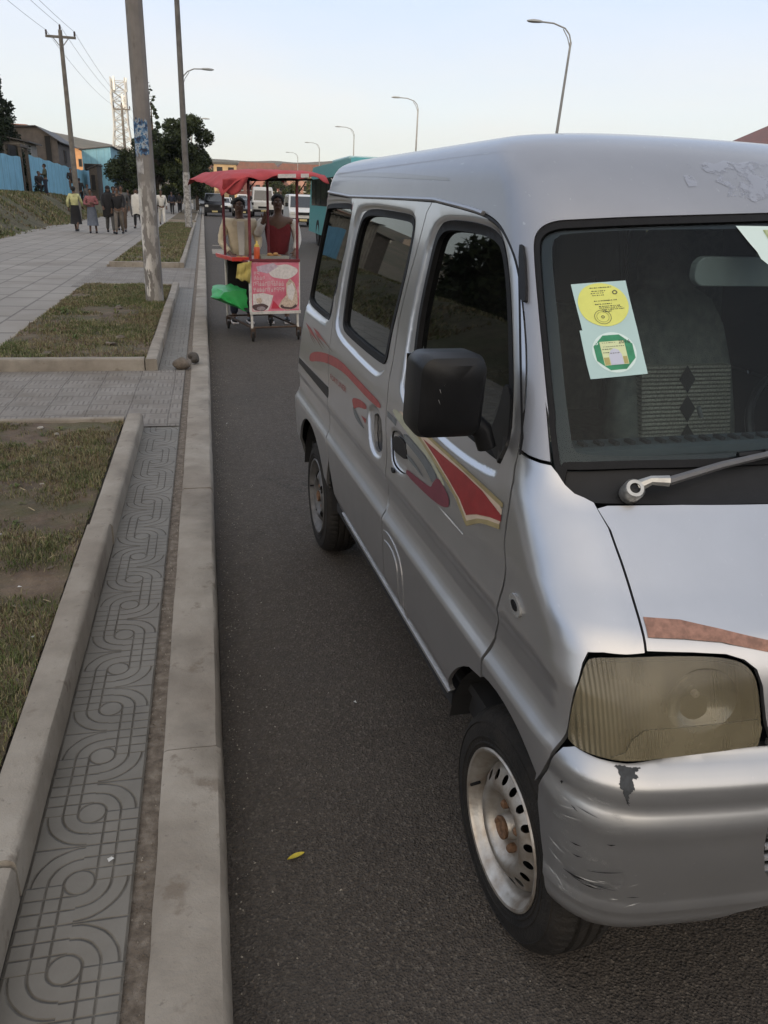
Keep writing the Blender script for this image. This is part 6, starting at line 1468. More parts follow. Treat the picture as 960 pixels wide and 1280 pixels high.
house('rusty_shed', -27, -17.0, 92, 102, .5, 7.6, 7.5, M_MUD, M_RUSTR, 'shed with rusty red roof at the far left edge')
house('orange_house', -21.6, -17.6, 140, 150, 0, 8.2, 7.6, mat('orange_plaster', (.50, .27, .13), .9, var=.25, vscale=1), M_ROOFD, 'small orange house lit by the sun beside the tall power pole', windows=(('y', -20.9, -20.3, 5.4, 7.0), ('y', -19.6, -19.1, 5.4, 7.0), ('y', -18.5, -18.1, 5.2, 6.2)))
house('blue_house', -12.2, -9.3, 95, 107, 0, 5.65, 6.05, M_BLUEX, M_ROOFD, 'light blue house with flat dark roof at the end of the blue wall', over=.25, windows=(('y', -12.0, -10.4, 3.2, 4.3),))
house('kiosk', -10.3, -9.6, 84, 88, .0, 3.6, 3.9, M_FR, M_ROOFD, 'dark broken timber kiosk standing against the blue wall', over=.15, windows=(('y', -10.15, -9.8, 1.8, 3.1),))
# houses scattered over the hillside
hs = [(-330, 900, 7), (-290, 860, 6), (-262, 930, 8), (-235, 870, 6), (-210, 950, 7), (-185, 900, 6), (-160, 960, 7), (-300, 980, 7), (-140, 880, 6)]
for i, (x, y, s) in enumerate(hs):
    zz = float(terr_z(np.array([x]), np.array([y]))[0])
    house('hillside_house', x-s, x+s, y-s*.7, y+s*.7, zz-2, zz+s*.7, zz+s*.7, mat(f'far_plaster_{i%3}', [(.30, .24, .2), (.35, .33, .3), (.26, .2, .17)][i % 3], .9, var=.2), M_RUSTR if i % 2 else M_ROOFD, ['first', 'second', 'third', 'fourth', 'fifth', 'sixth', 'seventh', 'eighth', 'ninth'][i] + ' tiny house from the left on the far hillside', gable=(x, zz+s))
# apartment blocks at the end of the road
def block(x0, x1, y, h_, col, label, floors, cols, depth=12, roofc=M_RUSTR, flat=False):
    r = empty('apartment_block', ((x0+x1)/2, y+depth/2, 0)); tag(r, label, 'apartment block', 'apartment blocks at the end of the road')
    W_ = (x1-x0)/2; D = depth/2
    MB().box((-W_, -D, -1), (W_, D, h_)).build('wall', mat('plaster_%d%d' % (int(col[0]*100), int(col[2]*100)), col, .9, var=.25, vscale=.6), r)
    rf = MB()
    if flat: rf.box((-W_-.3, -D-.3, h_), (W_+.3, D+.3, h_+.35))
    else: rf.prism([(-W_-.5, h_), (W_+.5, h_), (W_*.8, h_+1.7), (-W_*.8, h_+1.7)], -D-.5, D+.5, Matrix(((1,0,0,0),(0,0,1,0),(0,1,0,0),(0,0,0,1))))
    rf.build('roof', roofc, r)
    for f in range(floors):
        for c in range(cols):
            cx = -W_ + (2*W_)*(c+.5)/cols; cz = h_*(f+.55)/floors; ww = W_/cols*.5; hh = h_/floors*.25
            w_ = MB().box((cx-ww, -D-.08, cz-hh), (cx+ww, -D+.02, cz+hh)).build('window', M_HOLE, r)
            MB().box((cx-ww-.15, -D-.25, cz-hh-.2), (cx+ww+.15, -D+.01, cz-hh)).build('window_sill', M_TOW, w_)
    return r
block(2.2, 6.4, 165, 7.2, (.42, .30, .17), 'narrow ochre block left of the red canopy', 3, 2, roofc=M_ROOFD, flat=True)
block(7.2, 16.5, 190, 7.0, (.36, .17, .14), 'reddish brick block behind the red canopy', 3, 5)
block(17.5, 29, 205, 7.6, (.38, .22, .18), 'pinkish block behind the white van and the canopy right end', 3, 6)
block(30, 44, 185, 7.6, (.36, .2, .16), 'pinkish block mostly hidden behind the teal bus', 3, 6)
block(-1.5, 2.5, 240, 9.0, (.33, .2, .16), 'small red brown block beside the dark trees', 4, 2)
house('orange_building', 62.9, 79, 86, 98, 0, 8.9, 8.9, mat('orange_wall', (.55, .28, .11), .9, var=.2, vscale=1), M_RUSTR, 'orange building whose roof corner shows above the van at the right edge', gable=(71, 12.3), over=.9, windows=(('y', 65, 67, 4, 6), ('y', 69, 71, 4, 6)))

for i, (x0, x1, y, h_, col) in enumerate(((44, 60, 112, 6.2, (.33, .27, .2)), (40, 56, 138, 6.5, (.36, .2, .15)), (48, 64, 50, 5.5, (.30, .28, .25)), (50, 66, 24, 5.5, (.34, .24, .17)))):
    house('roadside_house', x0, x1, y, y+12, 0, h_, h_, mat(f'roadside_plaster_{i}', col, .9, var=.25, vscale=1), M_RUSTR if i % 2 else M_ROOFD, ['beige house', 'brick red house', 'grey house', 'tan house'][i] + ' on the right side of the road hidden behind the van', gable=((x0+x1)/2, h_+1.6), windows=(('y', x0+2, x0+4, 2, 4), ('y', x0+6, x0+8, 2, 4)))

# ---------------------------------------------------------------- traffic
M_CGL = mat('car_window_glass', (.015, .018, .02), .06, coat=.5, spec=.8); M_CW = mat('white_car_paint', (.60, .60, .58), .35, var=.1, coat=.4); M_CB = mat('black_car_paint', (.012, .012, .014), .3, var=.2, coat=.4)
M_TEAL = mat('teal_bus_paint', (.05, .30, .30), .4, var=.2, coat=.3); M_LAMP = mat('headlamp_glass', (.6, .6, .55), .1, coat=1); M_PLT = mat('number_plate', (.5, .42, .2), .5); M_GREYC = mat('grey_car_paint', (.10, .105, .11), .35, coat=.4, var=.2)
def vehicle(name, x, y, L, W, H, prof, paint, label, cat, group=None, wr=.32, axles=(.18, .80), zb=.28, ws=None, grille=.5, rz=0., sidewin=(), rack=False, plate=True, strip=None):
    """prof: (y, z) side outline from the front bumper over the roof to the rear; the front faces the camera"""
    r = empty(name, (x, y, 0), rz); tag(r, label, cat, group)
    hw = W/2; belt = zb + (H-zb)*.52
    V = []; n = len(prof)
    rows = []
    for s in (-1, -.9, .9, 1):
        for (py, pz) in prof:
            k = 1 - .13*max(0, (pz-belt)/(H-belt)); xx = s*hw*k
            shr = .03 if abs(s) == 1 else 0
            V.append((xx, py + (shr if py < L/2 else -shr), pz - (shr if pz > belt else 0)))
    F = []
    for a in range(3):
        for i in range(n-1): F.append((a*n+i, (a+1)*n+i, (a+1)*n+i+1, a*n+i+1))
        F.append((a*n+n-1, (a+1)*n+n-1, (a+1)*n, a*n))
    F.append(tuple(range(n))); F.append(tuple(3*n+i for i in reversed(range(n))))
    F = [tuple(reversed(f)) for f in F]
    body = mesh_obj('body', V, F, paint, r, smooth=True, sharp=32)
    (ya, za), (yb, zb2) = ws
    def quadp(nm, pts, m_, par=r): return MB().add(pts, [tuple(range(len(pts)))]).build(nm, m_, par)
    k0 = 1-.13*max(0, (za-belt)/(H-belt)); k1 = 1-.13*max(0, (zb2-belt)/(H-belt)); nrm_ = Vector((0, -(zb2-za), (yb-ya))).normalized()*.012
    quadp('windscreen', [(-hw*.88*k0, ya+nrm_.y, za+nrm_.z), (hw*.88*k0, ya+nrm_.y, za+nrm_.z), (hw*.86*k1, yb+nrm_.y, zb2+nrm_.z), (-hw*.86*k1, yb+nrm_.y, zb2+nrm_.z)], M_CGL)
    for (a, b_) in sidewin:
        for s in (-1, 1):
            z0, z1 = belt+.03, H-.16; e = .006; f = lambda z: s*(hw*(1-.13*max(0, (z-belt)/(H-belt)))+e)
            quadp('side_window', [(f(z0), a, z0), (f(z0), b_, z0), (f(z1), b_, z1), (f(z1), a, z1)], M_CGL)
    yf = prof[0][0]
    for s in (-1, 1): MB().box((s*hw*.78-.14, yf-.02, grille+.02), (s*hw*.78+.14, yf+.10, grille+.20)).build('headlight', M_LAMP, r, bevel=.02)
    MB().box((-hw*.5, yf-.025, grille), (hw*.5, yf+.05, grille+.17)).build('grille', M_HOLE, r)
    MB().box((-hw*.98, yf-.07, zb), (hw*.98, yf+.12, zb+.24)).build('bumper', M_BLK if paint is not M_TEAL else paint, r, bevel=.03)
    if plate: MB().box((-.24, yf-.085, zb+.06), (.24, yf-.07, zb+.19)).build('number_plate', M_PLT, r)
    for s in (-1, 1): 
        MB().box((s*(hw+.10)-.09, ya+.15, za+.05), (s*(hw+.10)+.09, ya+.22, za+.28)).build('wing_mirror', M_BLK, r, bevel=.02)
        for q in axles:
            wl = empty('wheel', (s*(hw-.10), L*q, wr)); wl.parent = r; Mx = Matrix.Rotation(R_(90)*s, 4, 'Y')
            MB().lathe([(wr*.6, -.09), (wr*.93, -.10), (wr, -.07), (wr, .07), (wr*.93, .10), (wr*.6, .09)], 24, Mx).build('tyre', M_TYRE, wl, smooth=True)
            MB().lathe([(wr*.62, .07), (wr*.5, .04), (wr*.15, .06), (.001, .06)], 20, Mx).build('rim', M_STEELD, wl, smooth=True)
    if rack:
        rk = MB()
        for s in (-1, 1): rk.tube([(s*hw*.7, L*.35, H), (s*hw*.7, L*.35, H+.12), (s*hw*.7, L*.85, H+.12)], .02, 5)
        for q in (.4, .6, .8): rk.tube([(-hw*.7, L*q, H+.12), (hw*.7, L*q, H+.12)], .02, 5)
        rk.build('roof_rack', M_BLK, r)
    return r
def prof_suv(L, H): return [(0, .35), (0, .95), (.15, 1.08), (1.25, 1.16), (1.75, H-.06), (1.95, H), (L-.25, H-.02), (L, 1.1), (L, .4)]
def prof_van(L, H): return [(0, .32), (0, .80), (.18, .98), (.62, 1.10), (1.25, H-.10), (1.55, H), (L-.2, H-.02), (L, 1.2), (L, .4)]
def prof_car(L, H): return [(0, .30), (0, .66), (.15, .78), (1.1, .92), (1.75, H-.02), (2.1, H), (L-1.1, H-.03), (L-.45, 1.0), (L, .95), (L, .4)]
def prof_trk(L, H): return [(0, .45), (0, 1.25), (.10, 1.35), (.30, H-.25), (.55, H), (1.9, H), (1.95, 1.3), (L, 1.3), (L, .7), (1.9, .6)]
def prof_bus(L, H): return [(0, .40), (0, 1.1), (.10, 1.25), (.35, H-.25), (.7, H), (L-.2, H), (L, H-.4), (L, .45)]
SUV = dict(L=4.6, W=1.72, H=1.86, prof=prof_suv(4.6, 1.86), ws=((1.28, 1.19), (1.72, 1.77)), grille=.72)
vehicle('off_road_car', .92, 74.5, paint=M_CB, label='black off-road car facing us behind the left canopy post', cat='car', group='cars coming down the road', sidewin=((1.9, 2.9), (3.0, 4.2)), rack=True, **SUV)
vehicle('parked_car', 3.35, 75, L=4.3, W=1.66, H=1.46, prof=prof_car(4.3, 1.46), ws=((1.15, .96), (1.72, 1.40)), paint=M_GREYC, label='dark grey car beside the white lorry, seen between the canopy posts', cat='car', group='cars coming down the road', grille=.48, sidewin=((1.9, 2.7), (2.8, 3.5)))
vehicle('white_lorry', 5.35, 78, L=6.2, W=1.95, H=2.55, prof=prof_trk(6.2, 2.55), ws=((.11, 1.42), (.30, 2.25)), paint=M_CW, label='white lorry with large windscreen between the middle canopy posts', cat='lorry', grille=.72, zb=.4, wr=.38, axles=(.2, .8))
for s in (1,): pass
vehicle('white_minivan', 6.15, 53.5, L=4.3, W=1.70, H=1.93, prof=prof_van(4.3, 1.93), ws=((.66, 1.14), (1.22, 1.80)), paint=M_CW, label='white minivan facing us right of the canopy, beside the teal bus', cat='van', grille=.70, sidewin=((1.5, 2.6), (2.7, 3.9)))
FARC = [(2.2, 96, 'white', 'small white car far behind the black off-road car'), (4.6, 104, 'grey', 'small grey car far behind the dark grey car'), (7.6, 92, 'white', 'white minibus far behind the white lorry'), (9.6, 78, 'white', 'white van far behind the white minivan'), (-.0, 112, 'grey', 'far grey car close to the left kerb'), (8.4, 118, 'white', 'distant white minibus above the grey car'), (11.6, 100, 'grey', 'distant dark car near the teal bus'), (3.4, 128, 'white', 'distant white car at the end of the road'), (6.3, 140, 'white', 'most distant white van in the middle of the road')]
for i, (x, y, c, lb) in enumerate(FARC):
    big = 'van' in lb or 'minibus' in lb
    if big: vehicle('distant_van', x, y, L=4.5, W=1.75, H=2.0, prof=prof_van(4.5, 2.0), ws=((.66, 1.14), (1.22, 1.86)), paint=M_CW, label=lb, cat='van', group='distant vans in the traffic', grille=.70, plate=False)
    else: vehicle('distant_car', x, y, L=4.3, W=1.68, H=1.48, prof=prof_car(4.3, 1.48), ws=((1.15, .96), (1.72, 1.42)), paint=M_CW if c == 'white' else M_GREYC, label=lb, cat='car', group='distant cars in the traffic', grille=.48, plate=False)
bus = vehicle('city_bus', 5.50, 25, L=10, W=2.5, H=2.9, prof=prof_bus(10, 2.9), ws=((.11, 1.35), (.36, 2.75)), paint=M_TEAL, label='large teal city bus behind the silver van, its side facing the canopy', cat='bus', grille=.6, wr=.48, zb=.35, axles=(.2, .72))
for i in range(6):
    y0 = .9 + i*1.42
    for s in (-1, 1):
        MB().box((s*1.17-.04 , y0, 1.45), (s*1.17+.04, y0+1.3, 2.40)).build('side_window', M_CGL, bus)
MB().box((-.95, 2.0, 2.9), (.95, 5.5, 3.0)).build('roof_unit', mat('bus_roof_white', (.45, .6, .6), .5, var=.1), bus, bevel=.05)

# ---------------------------------------------------------------- people
def skin_chain(verts, edges, radii, root=0, sub=1):
    """continuous surface grown round a skeleton"""
    me = bpy.data.meshes.new('s'); me.from_pydata([tuple(v) for v in verts], edges, []); ob = bpy.data.objects.new('s', me); sc.collection.objects.link(ob)
    ob.modifiers.new('skin', 'SKIN').use_smooth_shade = True
    if not me.skin_vertices: me.attributes  # layer is made with the modifier in bpy.ops only
    bm = bmesh.new(); bm.from_mesh(me); lay = bm.verts.layers.skin.verify()
    for i, v in enumerate(bm.verts):
        r = radii[i]; v[lay].radius = r if isinstance(r, tuple) else (r, r); v[lay].use_root = (i == root)
    bm.to_mesh(me); bm.free()
    if sub: ob.modifiers.new('sub', 'SUBSURF').levels = sub; ob.modifiers['sub'].render_levels = sub
    bpy.context.view_layer.update()
    out = bpy.data.meshes.new_from_object(ob.evaluated_get(bpy.context.evaluated_depsgraph_get()))
    V = [v.co.copy() for v in out.vertices]; F = [tuple(p.vertices) for p in out.polygons]
    bpy.data.objects.remove(ob); bpy.data.meshes.remove(out)
    return V, F
def sph(c, rx, ry, rz, n=10, m_=14, z0=-1., z1=1.):
    V = []; F = []
    for i in range(n+1):
        t = z0 + (z1-z0)*i/n; s = math.sqrt(max(0, 1-t*t))
        for j in range(m_):
            a = 2*math.pi*j/m_; V.append((c[0]+rx*s*math.cos(a), c[1]+ry*s*math.sin(a), c[2]+rz*t))
    for i in range(n):
        for j in range(m_): F.append((i*m_+j, i*m_+(j+1) % m_, (i+1)*m_+(j+1) % m_, (i+1)*m_+j))
    return V, F
M_SKIN = mat('brown_skin', (.12, .066, .042), .55, var=.2, vscale=20); M_HAIR = mat('black_hair', (.010, .009, .008), .85, var=.3, vscale=60, bump=.6, bscale=200)
M_EYEW = mat('eye_white', (.55, .52, .48), .3); M_LIP = mat('lip_brown', (.12, .045, .035), .5)
def cloth(name, col, var=.3, vs=9): return mat(name, col, .9, var=var, vscale=vs, bump=.3, bscale=30)
POSES = {
 'stand': dict(le=(.25, .02, 1.12), lw=(.26, -.06, .88), re=(-.25, .02, 1.12), rw=(-.26, -.06, .88), lk=(.10, -.02, .48), la=(.11, .02, .08), rk=(-.10, -.02, .48), ra=(-.12, .0, .08)),
 'walk': dict(le=(.25, .10, 1.14), lw=(.25, .02, .90), re=(-.25, -.08, 1.13), rw=(-.24, -.24, .95), lk=(.09, -.14, .50), la=(.09, -.20, .09), rk=(-.09, .06, .48), ra=(-.09, .28, .12)),
 'walk2': dict(le=(.25, -.08, 1.13), lw=(.24, -.22, .93), re=(-.25, .10, 1.14), rw=(-.26, .08, .89), lk=(.09, .04, .48), la=(.09, .22, .10), rk=(-.09, -.12, .50), ra=(-.09, -.16, .09)),
 'fold': dict(le=(.27, -.04, 1.13), lw=(.06, -.22, 1.16), re=(-.27, -.04, 1.13), rw=(-.06, -.24, 1.10), lk=(.10, -.02, .48), la=(.12, .02, .08), rk=(-.10, -.02, .48), ra=(-.12, .0, .08)),
 'sit': dict(le=(.25, -.05, 1.12), lw=(.14, -.30, .98), re=(-.25, -.05, 1.12), rw=(-.14, -.30, .98), lk=(.12, -.42, .90), la=(.12, -.46, .45), rk=(-.12, -.42, .90), ra=(-.13, -.40, .45)),
 'serve': dict(le=(.27, -.02, 1.12), lw=(.18, -.22, .98), re=(-.27, -.02, 1.12), rw=(-.16, -.24, .97), lk=(.10, -.02, .48), la=(.11, .02, .08), rk=(-.10, -.02, .48), ra=(-.12, .0, .08)),
 'raise': dict(le=(.27, -.02, 1.12), lw=(.22, -.20, .98), re=(-.29, -.10, 1.17), rw=(-.20, -.17, 1.37), lk=(.10, -.02, .48), la=(.11, .02, .08), rk=(-.10, -.02, .48), ra=(-.12, .0, .08)),
}
def person(loc, rz, pose, label, height=1.7, top=None, bottom=None, long_sleeve=True, skirt=None, hairlen=0, shawl=None, female=False, group=None, detail=False, head_turn=0., inner=None, scarf=None, sleeve=None):
    P = POSES[pose]; s = height/1.7; r = empty('person', loc, rz); r.scale = (s, s, s); tag(r, label, 'person', group)
    sw = .165 if female else .19
    V = []; E = []; R = []
    def add(p, rad, par=None):
        V.append(Vector(p)); R.append(rad); i = len(V)-1
        if par is not None: E.append((par, i))
        return i
    pel = add((0, 0, .93), (.13, .10)); wst = add((0, 0, 1.08), (.12, .09), pel); chs = add((0, .01, 1.28), (.145, .105), wst); nk0 = add((0, .015, 1.43), (.065, .06), chs)
    nk = add((0, .0, 1.49), (.052, .054), nk0); hd = add((0, -.015, 1.575), (.070, .086), nk); hd2 = add((0, -.005, 1.64), (.072, .085), hd); add((0, .0, 1.685), (.045, .055), hd2)
    for sd_, e, w_ in ((1, P['le'], P['lw']), (-1, P['re'], P['rw'])):
        sh = add((sd_*sw, .01, 1.39), .062, chs); el = add(e, .040, sh); wr = add(w_, .027, el)
        d_ = (Vector(w_) - Vector(e)).normalized(); pa = add(Vector(w_) + d_*.05, (.036, .020), wr)
        side_ = d_.cross(Vector((0, 1, 0))); side_ = side_.normalized() if side_.length > .1 else Vector((1, 0, 0)); curl = d_.cross(side_)*(.02 if True else 0)
        base = Vector(w_) + d_*.085
        for q, L_ in ((-.027, .060), (-.009, .072), (.009, .068), (.027, .052)):
            f0 = add(base + side_*q, .0095, pa); f1 = add(base + side_*q*1.1 + d_*L_*.55 + curl*.6, .0085, f0); add(base + side_*q*1.1 + d_*L_ + curl*1.6, .0075, f1)
        t0 = add(Vector(w_) + d_*.035 - side_*.036*sd_, .011, pa); add(Vector(w_) + d_*.075 - side_*.055*sd_ + curl*.6, .009, t0)
    for sd_, k_, a_ in ((1, P['lk'], P['la']), (-1, P['rk'], P['ra'])):
        hp = add((sd_*.09, 0, .86), .088, pel); kn = add(k_, .056, hp); an = add(a_, .038, kn); add((a_[0], a_[1]-.10, a_[2]-.045), (.036, .028), an)
    bv, bf = skin_chain(V, E, R, 0, 1)
    mb = MB(); mb.add(bv, bf)
    mb.add(*sph((0, -.104, 1.583), .015, .018, .024, 6, 8)); mb.add(*sph((.076, .0, 1.595), .010, .018, .030, 6, 8)); mb.add(*sph((-.076, .0, 1.595), .010, .018, .030, 6, 8)); mb.add(*sph((0, -.075, 1.535), .034, .024, .022, 6, 10))
    body = mb.build('body', M_SKIN, r, smooth=True, sharp=80)
    if detail:
        e_ = MB(); 
        for x in (-.028, .028): e_.add(*sph((x, -.093, 1.610), .012, .007, .007, 6, 8))
        e_.build('eyes', M_EYEW, body, smooth=True)
        e_ = MB()
        for x in (-.028, .028): e_.add(*sph((x, -.0985, 1.610), .0055, .003, .0055, 6, 8)); e_.tube([(x-.020, -.097, 1.627), (x, -.102, 1.632), (x+.020, -.097, 1.627)], .0035, 5)
        e_.build('brows', M_HAIR, body)
        MB().tube([(-.024, -.094, 1.549), (0, -.103, 1.552), (.024, -.094, 1.549)], .0055, 6).build('lips', M_LIP, body, smooth=True)
    if scarf: MB().add(*sph((0, .005, 1.63), .095, .108, .10, 10, 16, -.2, 1)).add(*sph((0, .03, 1.52), .10, .085, .12, 8, 16)).build('headscarf', scarf, r, smooth=True)
    else:
        h_ = MB(); vv, ff = sph((0, .012, 1.632), .089, .103, .088, 10, 18, -.15, 1); vv = [(x + .004*math.sin(z*400+x*300), y*(1.0) , z + .004*math.sin(x*350)) for x, y, z in vv]; vv = [(x, max(y, -.070 + (1.70-z)*.25) if z < 1.68 else y, z) for x, y, z in vv]; h_.add(vv, ff)
        h_.add(*sph((0, .055, 1.60), .072, .055, .07, 8, 14))
        h_.build('hair', M_HAIR, r, smooth=True)
    if top:
        V2 = []; E2 = []; R2 = []
        def add2(p, rad, par=None):
            V2.append(Vector(p)); R2.append(rad); i = len(V2)-1
            if par is not None: E2.append((par, i))
            return i
        a = add2((0, 0, .86), (.165, .125)); b_ = add2((0, 0, 1.05), (.150, .115), a); c = add2((0, .01, 1.28), (.170, .125), b_); add2((0, .018, 1.42), (.082, .076), c)
        for sd_, e, w_ in ((1, P['le'], P['lw']), (-1, P['re'], P['rw'])):
            sh = add2((sd_*(sw+(-.02 if sleeve else .005)), .01, 1.385), .078, c); el = add2(e, .058, sh) if not sleeve else None
            if long_sleeve and not sleeve: add2(Vector(e).lerp(Vector(w_), .85), .044, el)
            if sleeve:
                xv, xf = skin_chain([Vector((sd_*(sw+.0), .01, 1.40)), Vector((sd_*(sw+.035), .005, 1.33)), Vector(e), Vector(e).lerp(Vector(w_), .88)], [(0, 1), (1, 2), (2, 3)], [.055, .076, .062, .046], 0, 1); mesh_obj('sleeve', xv, xf, sleeve, r, smooth=True)
        tv, tf = skin_chain(V2, E2, R2, 0, 1)
        rr = random.Random(len(label)); tv = [Vector((v.x + .004*math.sin(v.z*55+v.x*20), v.y + .005*math.sin(v.z*48+v.x*33), v.z)) for v in tv]
        tp = mesh_obj('shirt', tv, tf, top, r, smooth=True)
        if inner:
            MB().prism([(-.055, 1.40), (.055, 1.40), (.04, .95), (-.035, .95)], 0, .012, Matrix(((1,0,0,0),(0,0,-1,-.128),(0,1,0,0),(0,0,0,1)))).build('undershirt', inner, tp, bevel=.004)
            for x in (-1, 1):
                cl_ = MB(); cl_.add([(x*.05, -.145, 1.40), (x*.10, -.13, 1.43), (x*.12, -.135, 1.36), (x*.06, -.147, 1.33)], [(0, 1, 2, 3)]); cl_.build('collar', top, tp)
    if skirt:
        V = []; F = []; rows = [(1.02, .145, .115), (.90, .175, .14), (.60, .20, .17), (.30, .225, .19)]
        for z, a, b_ in rows:
            for j in range(24):
                th = 2*math.pi*j/24; k = 1 + .05*math.sin(th*7)*(1.02-z); V.append((a*k*math.cos(th), b_*k*math.sin(th), z))
        for i in range(3):
            for j in range(24): F.append(((i+1)*24+j, (i+1)*24+(j+1) % 24, i*24+(j+1) % 24, i*24+j))
        F.append(tuple(3*24+j for j in range(24))); mesh_obj('skirt', V, F, skirt, r, smooth=True)
    elif bottom:
        V3 = [Vector((0, 0, .95))]; E3 = []; R3 = [(.150, .118)]
        for sd_, k_, a_ in ((1, P['lk'], P['la']), (-1, P['rk'], P['ra'])):
            i = len(V3); V3 += [Vector((sd_*.09, 0, .84)), Vector(k_), Vector(a_) + Vector((0, 0, .03))]; R3 += [.105, .076, .062]; E3 += [(0, i), (i, i+1), (i+1, i+2)]
        tv, tf = skin_chain(V3, E3, R3, 0, 1); mesh_obj('trousers', tv, tf, bottom, r, smooth=True)
    for a_ in (P['la'], P['ra']):
        MB().add(*sph((a_[0], a_[1]-.06, a_[2]-.035), .046, .135, .045, 8, 12)).build('shoe', M_BLK, r, smooth=True)
    if shawl:
        V = []; F = []
        for z, a, b_ in ((1.50, .075, .08), (1.44, .15, .11), (1.36, .235, .14), (1.15, .27, .17), (.90, .25, .17), (.62, .24, .17)):
            for j in range(20): th = 2*math.pi*j/20; V.append((a*math.cos(th), b_*math.sin(th)*(1+.05*math.sin(5*th)), z + .03*math.sin(th*3)))
        for i in range(5):
            for j in range(20): F.append(((i+1)*20+j, (i+1)*20+(j+1) % 20, i*20+(j+1) % 20, i*20+j))
        mesh_obj('shawl', V, F, shawl, r, smooth=True)
    return r
WZ = .143; PI = math.pi
c_yel = cloth('pale_yellow_cloth', (.55, .55, .28)); c_blk = cloth('black_cloth', (.013, .013, .015)); c_pink = cloth('pink_plaid_cloth', (.34, .13, .14), .6, 25); c_gb = cloth('grey_blue_cloth', (.12, .14, .18)); c_gry = cloth('grey_cloth', (.10, .10, .10)); c_wht = cloth('white_cloth', (.62, .60, .55), .15); c_brn = cloth('brown_cloth', (.09, .06, .04)); c_nav = cloth('navy_cloth', (.02, .025, .045)); c_grn = cloth('olive_cloth', (.06, .065, .04)); c_red = cloth('dark_red_cloth', (.14, .012, .016), .2); c_crm = cloth('cream_cloth', (.62, .53, .38), .2)
G1 = 'people walking on the footway'
person((-5.0, 35.4, WZ), PI-.1, 'walk', 'person in pale yellow top and long dark skirt walking away on the footway', 1.68, c_yel, None, True, c_blk, female=True, group=G1)
person((-4.28, 34.6, WZ), .1, 'fold', 'person in pink checked top and grey-blue skirt facing us on the footway', 1.62, c_pink, None, True, c_gb, female=True, group=G1)
person((-3.62, 34.6, WZ), .2, 'walk', 'person wrapped in long black shawl, grey trousers, right of the pink checked top', 1.74, c_blk, c_gry, shawl=c_blk, group=G1, scarf=c_blk)
person((-3.25, 34.2, WZ), -.1, 'walk2', 'person in black jacket and grey-brown trousers beside the black shawl', 1.72, c_blk, cloth('taupe_cloth', (.17, .15, .13)), group=G1)
person((-3.75, 38, WZ), .2, 'stand', 'person in dark coat walking just behind the black jacket', 1.75, c_nav, c_blk, group=G1)
person((-3.3, 36.5, WZ), 0., 'walk', 'tall person in grey top behind the dark group near the thick pole', 1.8, c_gry, c_brn, group=G1)
person((-2.98, 40.3, WZ), -.3, 'walk2', 'person in white wrap left of the thick painted pole', 1.7, c_wht, c_blk, shawl=c_wht, group=G1)
person((-2.12, 44.9, WZ), .1, 'walk', 'person all in white walking just right of the thick painted pole', 1.72, c_wht, c_wht, group=G1)
person((-5.0, 60, WZ), .5, 'walk', 'distant person in dark clothes behind the black shawl', 1.72, c_blk, c_gry, group=G1)
person((-4.4, 58, WZ), 0., 'walk2', 'distant person in brown coat behind the dark group', 1.7, c_brn, c_blk, group=G1)
person((-2.5, 70.5, WZ), 0., 'walk', 'small distant person in navy under the trees by the slim pole', 1.72, c_nav, c_blk, group=G1)
person((-2.0, 74, WZ), PI, 'walk2', 'small distant person in black beside the one in navy', 1.72, c_blk, c_blk, group=G1)
person((-2.3, 88, WZ), PI, 'walk', 'farthest person in grey on the footway under the trees', 1.72, c_gry, c_nav, group=G1)
G2 = 'people by the blue wall'
bz = lambda x, y: float(bank_z(np.array([x]), np.array([y]))[0])
person((-9.7, 55.2, bz(-9.7, 55.2) - .42), .6, 'sit', 'person in black sitting on the stone ledge by the gateway', 1.7, c_blk, c_blk, group=G2)
person((-9.2, 54.4, bz(-9.2, 54.4)), -1.2, 'fold', 'person in grey-green jacket standing over the seated one at the wall', 1.75, c_grn, c_nav, group=G2)
person((-8.55, 60.2, bz(-8.55, 60.2)+.35), .2, 'sit', 'person in dark clothes perched at the wall left of the power pole', 1.7, c_blk, c_brn, group=G2)
person((-8.1, 60.4, bz(-8.1, 60.4)), PI, 'stand', 'person in black standing at the wall beside the power pole', 1.72, c_blk, c_blk, group=G2)
person((-7.6, 60.2, bz(-7.6, 60.2)), .3, 'stand', 'person in grey-brown right of the power pole by the wall', 1.66, c_gry, c_brn, group=G2)
st_ = MB().box((-10.6, 53.6, .9), (-9.35, 56.0, 1.42)).build('stone_ledge', M_STN, bevel=.04); tag(st_, 'low stone ledge in front of the gateway in the blue wall', 'ledge')
